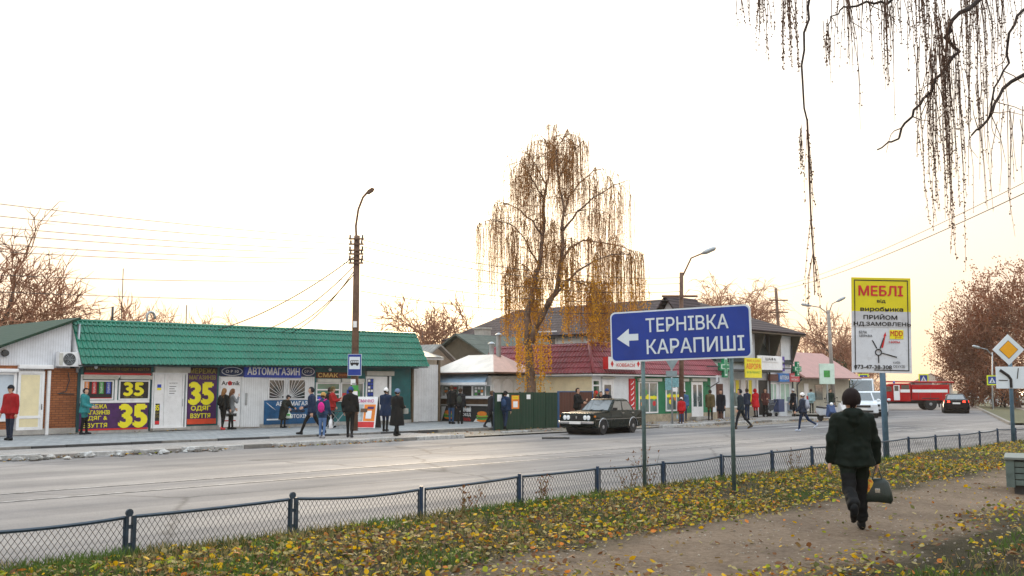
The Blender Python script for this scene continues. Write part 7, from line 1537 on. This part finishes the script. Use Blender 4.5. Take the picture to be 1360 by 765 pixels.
# car faces the camera-left: forward = -(sin30, cos30); angle of forward vector
fwd = Vector((-sin(cdir), -cos(cdir))); rzc = math.atan2(fwd.y, fwd.x); lft = Vector((-fwd.y, fwd.x))
front_near = Vector((cl.x, cl.y))                      # ground point under the near front corner
ctr = front_near - fwd * .75 + lft * (-.72)
ctr = front_near - fwd * .80 - lft * .74
S = dict(L=4.1, W=1.61, sill=.26, nose0=.34, tail0=.36, r=.30, xF=0.0, xR=-2.42, crease=.62, tuck=.10, col=(.004, .010, .009), pn='paint_dark_green', roofz=1.42, rw=.70, bev=.035,
         top=[(.72, .50), (.72, .80), (.66, .86), (-.62, .93), (-2.55, .94), (-3.25, .93), (-3.34, .86), (-3.32, .55)], cowl=(-.62, .91), deck=(-2.72, .91), roofF=-1.25, roofR=-2.32)
lada, hw = car('parked_saloon', 'old dark green four-door saloon parked in the lay-by', 'car', (ctr.x, ctr.y, ROADZ + .004), rzc, S)
for y in (-.55, -.39, .39, .55): mb = MB(); mb.lathe([(.085, .70), (.085, .735), (.06, .75), (.01, .755)], (0, y, .68), 'x', 16); mb.build('headlight', LAMP, lada, smooth=True); mb = MB(); mb.lathe([(.095, .715), (.095, .74), (.085, .745), (.085, .715)], (0, y, .68), 'x', 16); mb.build('headlight_ring', CHROME, lada)
mb = MB(); mb.box(.722, .74, -.28, .28, .57, .79); mb.build('grille', BLACK, lada)
for k in range(9): mb = MB(); mb.box(.741, .75, -.26, .26, .585 + k * .022, .592 + k * .022); mb.build('grille_bar', DARK, lada)
mb = MB(); mb.box(.742, .757, -.03, .03, .64, .74); mb.build('badge', CHROME, lada, bevel=.005)
mb = MB(); mb.box(.74, .86, -.80, .80, .44, .54); mb.build('bumper', CHROME, lada, bevel=.025); mb = MB(); mb.box(.862, .868, -.26, .26, .43, .54); np_ = mb.build('number_plate', PLATE, lada)
mb = MB(); mb.box(-3.44, -3.32, -.80, .80, .44, .54); mb.build('bumper', CHROME, lada, bevel=.025)
for sg_ in (-1, 1):
    mb = MB(); mb.box(.60, .69, sg_ * .80 - .02, sg_ * .80 + .02, .70, .76); mb.build('indicator', AMB, lada); mb = MB(); mb.box(-3.36, -3.33, sg_ * .62 - .14, sg_ * .62 + .14, .62, .8); mb.build('tail_light', TAIL, lada)
    for x in (-1.55, -2.38): mb = MB(); mb.box(x - .09, x + .09, sg_ * .795 - .02, sg_ * .795 + .025, .82, .85); mb.build('door_handle', CHROME, lada)
    for x in (-.62, -1.62, -2.45): mb = MB(); mb.box(x - .004, x + .004, sg_ * .805 - .004, sg_ * .805 + .003, .32, .86); mb.build('door_gap', BLACK, lada)
    mb = MB(); mb.box(-3.2, .62, sg_ * .805 - .003, sg_ * .805 + .008, .60, .615); mb.build('trim_strip', CHROME, lada)
    for x in (0.0, -2.42): mb = MB(); mb.tube([(x + .352 * cos(q), sg_ * .80, .30 + .352 * sin(q)) for q in [pi * k / 10 for k in range(11)]], .014, 5); mb.build('arch_trim', CHROME, lada)
mb = MB(); mb.tube([(-.72, .74, .95), (-.74, .86, 1.0)], .015, 5); mb.box(-.80, -.72, .80, .98, .95, 1.06); mb.build('mirror', BLACK, lada)
for k in (-.3, .2): mb = MB(); mb.tube([(-.60, k, .94), (-.80, k + .35, 1.03)], .008, 4); mb.build('wiper', BLACK, lada)
# ------------------------------------------------------------------ black saloon seen from behind
def placecar(px, py, e, facing):  # wheel line on the road under px,py ; e = heading angle of forward vector
    return gp(px, py, ROADZ)
q = gp(1270, 549, ROADZ); a2 = math.atan2(E2.y, E2.x) + RD(2)
S = dict(L=4.5, W=1.80, sill=.25, nose0=.3, tail0=.35, r=.32, xF=2.65, xR=0, crease=.62, tuck=.13, col=(.006, .007, .009), pn='paint_black', roofz=1.46, rw=.66, bev=.06,
         top=[(3.5, .45), (3.5, .72), (2.2, .95), (.2, 1.02), (-.75, 1.05), (-.92, .98), (-.95, .6)], cowl=(2.2, .93), deck=(-.45, 1.0), roofF=1.35, roofR=.3)
bc, hw = car('black_saloon', 'black modern saloon driving away with tail lights lit', 'car', (q.x, q.y, ROADZ + .006), a2, S)
TLIT = mat('tail_lamp_lit', (.7, .02, .01), .3); TLIT.node_tree.nodes['Principled BSDF'].inputs['Emission Color'].default_value = (1, .05, .02, 1); TLIT.node_tree.nodes['Principled BSDF'].inputs['Emission Strength'].default_value = 1.6
for sg_ in (-1, 1): mb = MB(); mb.hexa([(-.99, sg_ * .42, .82), (-.88, sg_ * .86, .80), (-.80, sg_ * .86, .80), (-.85, sg_ * .42, .82), (-.98, sg_ * .45, .95), (-.84, sg_ * .84, .97), (-.78, sg_ * .84, .97), (-.85, sg_ * .45, .95)]); mb.build('tail_light', TLIT, bc, fixn=True)
mb = MB(); mb.box(-1.0, -.94, -.26, .26, .70, .82); mb.build('number_plate', PLATE, bc); mb = MB(); mb.box(-1.03, -.9, -.86, .86, .36, .58); mb.build('bumper', MATS['paint_black'], bc, bevel=.04)
# ------------------------------------------------------------------ white cars and van coming down the side street
def suv(label, px, py, nm='white_suv', da=0):
    q = gp(px, py, ROADZ); S = dict(L=4.4, W=1.82, sill=.3, nose0=.32, tail0=.4, r=.34, xF=0, xR=-2.6, crease=.7, tuck=.12, col=(.62, .66, .70), pn='paint_white', roofz=1.66, rw=.68, bev=.06,
        top=[(.85, .50), (.85, .82), (.7, .95), (-.45, 1.05), (-3.2, 1.06), (-3.42, 1.0), (-3.45, .6)], cowl=(-.45, 1.03), deck=(-3.3, 1.03), roofF=-1.1, roofR=-2.9)
    c, hw = car(nm, label, 'car', (q.x, q.y, ROADZ + .006), a2 + pi + RD(da), S)
    for sg_ in (-1, 1): mb = MB(); mb.hexa([(.87, sg_ * .5, .72), (.80, sg_ * .86, .74), (.6, sg_ * .86, .74), (.6, sg_ * .5, .72), (.84, sg_ * .5, .84), (.70, sg_ * .84, .90), (.5, sg_ * .84, .9), (.5, sg_ * .5, .84)]); mb.build('headlight', LAMP, c, fixn=True); mb = MB(); mb.ball((-.75, sg_ * 1.0, 1.1), (.09, .12, .09), 8, 6); mb.build('mirror', MATS['paint_white'], c)
    mb = MB(); mb.box(.852, .87, -.45, .45, .66, .80); mb.build('grille', BLACK, c); mb = MB(); mb.box(.852, .88, -.6, .6, .36, .48); mb.build('lower_grille', BLACK, c); mb = MB(); mb.box(.882, .892, -.26, .26, .5, .61); mb.build('number_plate', PLATE, c); return c
suv('white car partly hidden behind the walking person', 1146, 555, da=4); suv('white car with round mirrors next to the advert post', 1160, 553)
q = gp(1149, 549, ROADZ) + Vector((1.2, 4, 0)); S = dict(L=6, W=2.05, sill=.35, nose0=.4, tail0=.45, r=.36, xF=0, xR=-3.6, crease=1.0, tuck=.06, col=(.60, .64, .68), pn='paint_van_white', roofz=2.65, rw=.84, bev=.06, side=((.05, .25), (.28, .45), (.5, .7), (.74, .93)),
        top=[(.95, .5), (.95, .95), (.8, 1.12), (.15, 1.3), (-4.6, 1.3), (-4.7, 1.2), (-4.7, .6)], cowl=(.15, 1.27), deck=(-4.65, 1.27), roofF=-.75, roofR=-4.4)
van, hw = car('white_minibus', 'white high-roof minibus behind the white cars', 'minibus', (q.x, q.y, ROADZ + .006), a2 + pi, S)
mb = MB(); mb.box(-1.4, -.9, -.7, .7, 2.655, 2.78); mb.build('roof_sign', mat('roof_sign_orange', (.4, .15, .08), .5), van, bevel=.03)
for sg_ in (-1, 1): mb = MB(); mb.box(.93, .98, sg_ * .75 - .16, sg_ * .75 + .16, .75, .98); mb.build('headlight', LAMP, van, bevel=.02)
mb = MB(); mb.box(.952, .98, -.5, .5, .6, .9); mb.build('grille', BLACK, van)
q = gp(1172, 544, ROADZ) + Vector((1.0, 12, 0)); S2_ = dict(S); S2_.update(pn='paint_van_white', roofz=2.3); v2, hw = car('white_minibus', 'small far white van seen beside the advert post', 'minibus', (q.x, q.y, ROADZ + .006), a2 + pi, S2_)
# ------------------------------------------------------------------ red fire engine crossing the side street
RED = carpaint('fire_red', (.40, .008, .012), .35); q = gp(1232, 544.5, ROADZ); fe = thing('fire_engine', 'red fire engine with white stripe and roof ladder crossing the side street', 'fire engine', (q.x, q.y, ROADZ + .006), RD(180 - 8))
# x forward (to the left in view); rear axle at 0
def fb(nm, x0, x1, y0, y1, z0, z1, mm=RED, par=None, bev=.04): mb = MB(); mb.box(x0, x1, y0, y1, z0, z1); return mb.build(nm, mm, par or fe, bevel=bev)
fb('chassis', -1.6, 5.0, -.45, .45, .55, .85, BLACK); bd = fb('water_body', -1.55, 1.55, -1.18, 1.18, .85, 2.18); fb('stripe', -1.4, 1.5, 1.181, 1.19, 1.52, 1.78, PWHITE, bd, 0); fb('stripe', -1.4, 1.5, -1.19, -1.181, 1.52, 1.78, PWHITE, bd, 0)
for x in (-1.0, 0.0, 1.0): fb('locker_gap', x - .015, x + .015, 1.181, 1.187, .95, 1.5, DARK, bd, 0)
cc = fb('crew_cab', 1.62, 3.0, -1.15, 1.15, .75, 2.3); fb('stripe', 1.7, 2.5, 1.151, 1.16, 1.52, 1.78, PWHITE, cc, 0); fb('side_window', 1.75, 2.4, 1.151, 1.165, 1.8, 2.18, CARG, cc, 0); dw = fb('door', 2.55, 3.05, 1.151, 1.18, .85, 2.15, PWHITE, cc, .01); fb('door_window', 2.65, 2.98, 1.182, 1.188, 1.65, 2.1, CARG, cc, 0)
fb('front_cab', 3.0, 3.75, -1.1, 1.1, .75, 2.2); fb('side_window', 3.2, 3.65, 1.101, 1.112, 1.6, 2.05, CARG, None, 0); fb('windscreen', 3.751, 3.765, -.95, .95, 1.5, 2.08, CARG, None, 0)
fb('bonnet', 3.75, 5.0, -.75, .75, .85, 1.45, RED, None, .1); fb('wing', 3.7, 4.95, .76, 1.12, .8, 1.15, RED, None, .08); fb('wing', 3.7, 4.95, -1.12, -.76, .8, 1.15, RED, None, .08); fb('bumper', 5.05, 5.2, -1.1, 1.1, .55, .78, PWHITE); fb('grille', 5.0, 5.02, -.45, .45, .9, 1.35, PWHITE, None, 0)
for y in (-.62, -.3, .3, .62): mb = MB(); mb.tube([(-2.1, y, 2.42 - .03 * abs(y)), (3.5, y, 2.46)], .06, 7); mb.build('ladder_rail', RED, fe)
for k in range(14): mb = MB(); x = -1.9 + k * .4; mb.tube([(x, -.62, 2.42), (x, -.3, 2.42)], .025, 5); mb.build('ladder_rung', STEEL, fe); mb = MB(); mb.tube([(x, .3, 2.42), (x, .62, 2.42)], .025, 5); mb.build('ladder_rung', STEEL, fe)
fb('hose_box', -.4, 1.3, -.28, .28, 2.19, 2.42, mat('hose_box_grey', (.3, .31, .32), .5)); fb('rack', -1.5, -1.4, -.9, .9, 2.19, 2.36, DARK); fb('rack', 1.2, 1.3, -.9, .9, 2.19, 2.36, DARK)
mb = MB(); mb.lathe([(.09, 2.31), (.09, 2.45), (.05, 2.5)], (2.9, .75, 0), 'z', 10); mb.build('blue_lamp', BLUEP, fe); fb('rear_step', -1.95, -1.56, -1.1, 1.1, .62, .70, STEEL, None, .01); fb('pump_panel', -1.62, -1.55, -.9, .9, .9, 1.9, SHUT, None, .01)
for y in (-.9, .9): mb = MB(); mb.tube([(-1.7, y, .7), (-1.7, y, 2.3)], .035, 6); mb.build('rear_ladder', STEEL, fe)
for x in (0, 4.2):
    for y in (-.95, .95): wheel(fe, x, y, .52, .34)
fb('mud_flap', -.75, -.72, .75, 1.1, .25, .85, BLACK, None, 0); mb = MB(); mb.box(-.7, .75, 1.0, 1.2, .98, 1.06); mb.build('rear_wing', BLACK, fe, bevel=.02)
# ------------------------------------------------------------------ orange van behind the walkers, pale van at the far right
s_, n_ = sn(gp(1083, 541, ROADZ)); q = W(s_, n_, 0); S = dict(L=4.4, W=1.8, sill=.3, nose0=.35, tail0=.4, r=.32, xF=0, xR=-2.4, crease=.75, tuck=.08, col=(.52, .16, .015), pn='paint_orange', roofz=1.85, rw=.78, bev=.06, side=((.06, .3), (.34, .62), (.66, .94)),
        top=[(.8, .5), (.8, .9), (.6, 1.0), (-3.1, 1.02), (-3.2, .9), (-3.2, .6)], cowl=(.5, .99), deck=(-3.12, .99), roofF=-.2, roofR=-2.95)
car('orange_van', 'orange van parked beside the pink-roofed house', 'van', (q.x + 1.2, q.y, ROADZ + .006), RD(170), S)
q = gp(1352, 541, ROADZ); S3 = dict(S); S3.update(pn='paint_pale', col=(.55, .56, .50), roofz=2.1); car('pale_van', 'pale van at the right edge behind the junction plate', 'van', (q.x + 3.2, q.y + 5, ROADZ + .11), RD(175), S3)
# ------------------------------------------------------------------ motor scooters at the corner kerb
def scooter(label, px, py, ang, c1, c2):
    q = gp(px, py, ROADZ); o = thing('motor_scooter', label, 'scooter', (q.x, q.y, ROADZ + .004), RD(ang)); m1, m2 = carpaint('scooter_' + str(px), c1), carpaint('scooter2_' + str(px), c2)
    for x in (.62, -.55): mb = MB(); mb.lathe([(.14, -.05), (.23, -.05), (.25, 0), (.23, .05), (.14, .05)], (x, 0, .25), 'y', 16); w_ = mb.build('wheel', TYRE, o, fixn=True); mb = MB(); mb.lathe([(.02, -.04), (.14, -.03), (.14, .03), (.02, .04)], (x, 0, .25), 'y', 12); mb.build('rim', RIM, w_, fixn=True)
    mb = MB(); mb.prism([(.28, -.2, .25), (.55, -.16, .55), (.42, -.18, .95), (.30, -.2, .95), (.2, -.2, .4)], (0, .4, 0)); mb.build('leg_shield', m1, o, bevel=.04, fixn=True); mb = MB(); mb.prism([(-.8, -.16, .55), (-.75, -.16, .75), (-.1, -.16, .70), (-.05, -.16, .35), (-.4, -.16, .32)], (0, .32, 0)); mb.build('rear_body', m2, o, bevel=.05, fixn=True)
    mb = MB(); mb.box(-.05, .3, -.17, .17, .27, .34); mb.build('footboard', BLACK, o, bevel=.01); mb = MB(); mb.prism([(-.75, -.14, .76), (-.7, -.14, .86), (-.1, -.14, .8), (-.08, -.14, .72)], (0, .28, 0)); mb.build('seat', BLACK, o, bevel=.03, fixn=True)
    mb = MB(); mb.tube([(.62, .07, .25), (.45, .05, .75), (.36, 0, 1.02)], .025, 6); mb.build('fork', STEEL, o); mb = MB(); mb.tube([(.30, -.34, 1.06), (.36, 0, 1.03), (.30, .34, 1.06)], .018, 6); mb.build('handlebar', BLACK, o); mb = MB(); mb.ball((.46, 0, .98), (.07, .11, .09), 10, 8); mb.build('headlight', LAMP, o, smooth=True)
    mb = MB(); mb.box(.42, .8, -.08, .08, .48, .56); mb.build('mudguard', m1, o, bevel=.03); mb = MB(); mb.box(-.88, -.83, -.09, .09, .5, .62); mb.build('tail_light', TAIL, o)
    for s__ in (-1, 1): mb = MB(); mb.tube([(.33, s__ * .25, 1.06), (.33, s__ * .32, 1.24)], .008, 4); mb.ball((.33, s__ * .33, 1.28), (.02, .07, .045), 8, 6); mb.build('mirror', BLACK, o)
scooter('motor scooter with blue and white panels at the corner kerb', 1098, 560, -70, (.06, .10, .22), (.55, .58, .62)); scooter('white motor scooter behind the walking person', 1112, 556, -60, (.62, .64, .66), (.5, .5, .52))
# ------------------------------------------------------------------ pram at the pharmacy entrance
q = gp(1022, 553, PAVZ); prm = thing('pram', 'dark grey folding pram beside the pharmacy entrance', 'pram', (q.x, q.y, PAVZ), RD(-60)); GREYC = M3((.10, .11, .13))
for x in (-.3, .35):
    for y in (-.24, .24): mb = MB(); mb.lathe([(.06, -.02), (.12, -.02), (.12, .02), (.06, .02)], (x, y, .12), 'y', 12); mb.build('wheel', TYRE, prm, fixn=True)
for y in (-.22, .22): mb = MB(); mb.tube([(-.3, y, .12), (.1, y, .5), (.45, y, 1.0)], .015, 5); mb.build('frame', STEEL, prm); mb = MB(); mb.tube([(.35, y, .12), (-.1, y, .5)], .015, 5); mb.build('frame', STEEL, prm)
mb = MB(); mb.tube([(.45, -.22, 1.0), (.45, .22, 1.0)], .018, 6); mb.build('handle', BLACK, prm)
mb = MB(); mb.prism([(-.3, -.2, .42), (.15, -.2, .40), (.3, -.2, .85), (.22, -.2, .88), (.05, -.2, .52), (-.32, -.2, .5)], (0, .4, 0)); mb.build('seat', GREYC, prm, bevel=.02, fixn=True)
mb = MB(); mb.prism([(.32, -.22, .7), (.1, -.22, 1.05), (-.15, -.22, 1.0), (-.2, -.22, .85), (.1, -.22, .9)], (0, .44, 0)); mb.build('hood', GREYC, prm, bevel=.02, fixn=True)
# ------------------------------------------------------------------ bags of the walking person
def fgbag(t_):
    mb = MB(); prof = [(-.2, .09, .04), (-.25, .135, .06), (-.36, .165, .085), (-.45, .175, .095), (-.48, .155, .08)]
    for j, (z, a, c_) in enumerate(prof):
        for i in range(20):
            q = 2 * pi * i / 20; ca, sa = cos(q), sin(q); e = .55; mb.v.append((c_ * math.copysign(abs(sa) ** e, sa) * (1 + .04 * sin(3 * q + j)), a * math.copysign(abs(ca) ** e, ca), z + .012 * sin(q * 2 + j)))
    for j in range(len(prof) - 1):
        for i in range(20): i2 = (i + 1) % 20; mb.f.append((j * 20 + i, j * 20 + i2, (j + 1) * 20 + i2, (j + 1) * 20 + i))
    mb.f += [tuple(range(20))[::-1], tuple(range(80, 100))]; mb.m = [0] * len(mb.f); LEA = mat('leather_dark_green', (.012, .022, .018), .35, .3, 9, bmp=.4)
    mb.build('bag', LEA, t_, smooth=True, fixn=True)
    for x in (-.05, .05): mb = MB(); mb.tube([(x, -.07, -.28), (x * .6, -.045, -.16), (0, -.012, -.05), (0, .012, -.05), (x * .6, .045, -.16), (x, .07, -.28)], .008, 6); mb.build('handle', LEA, t_)
    mb = MB(); mb.box(-.100, -.088, -.03, .03, -.36, -.31); mb.build('buckle', CHROME, t_, bevel=.004)
hbg = held('handbag', 'dark leather handbag in the walking person\'s right hand', 'bag', fw_, 1, fgbag, (.0, .0, -.03)); hbg.rotation_euler[2] += RD(80)
def fgplastic(t_):
    plasticbag((.601, .22, .03), .36, .10)(t_)
    m_, t2, b2_ = nodes('printed_carrier', .4); cc_ = ramp(t2, noi(t2, coords(t2), 22, 3, .5), [(.32, (.35, .02, .01)), (.42, (.6, .2, .01)), (.52, (.62, .42, .02)), (.6, (.1, .2, .03)), (.68, (.65, .6, .5))]); t2.links.new(cc_, b2_.inputs['Base Color'])
    for ch in t_.children: ch.data.materials[0] = m_
pbg = held('carrier_bag', 'orange and yellow carrier bag beside the dark handbag', 'bag', fw_, 1, fgplastic, (-.11, -.03, -.03)); pbg.rotation_euler[2] += RD(85)
# ================================================================== haze in the air
m = bpy.data.materials.new('haze_air'); m.use_nodes = True; t = m.node_tree; t.nodes.clear()
out = t.nodes.new('ShaderNodeOutputMaterial'); pv = t.nodes.new('ShaderNodeVolumePrincipled'); pv.inputs['Color'].default_value = (1, .93, .84, 1); pv.inputs['Density'].default_value = .00022; pv.inputs['Anisotropy'].default_value = .4; pv.inputs['Density Attribute'].default_value = ''
t.links.new(pv.outputs[0], out.inputs['Volume'])
mb = MB(); mb.box(-320, 380, -40, 560, -1.3, 18); hz = mb.build('haze', m); tag(hz, 'thin pale haze hanging in the air over the far street', 'haze', kind='stuff')
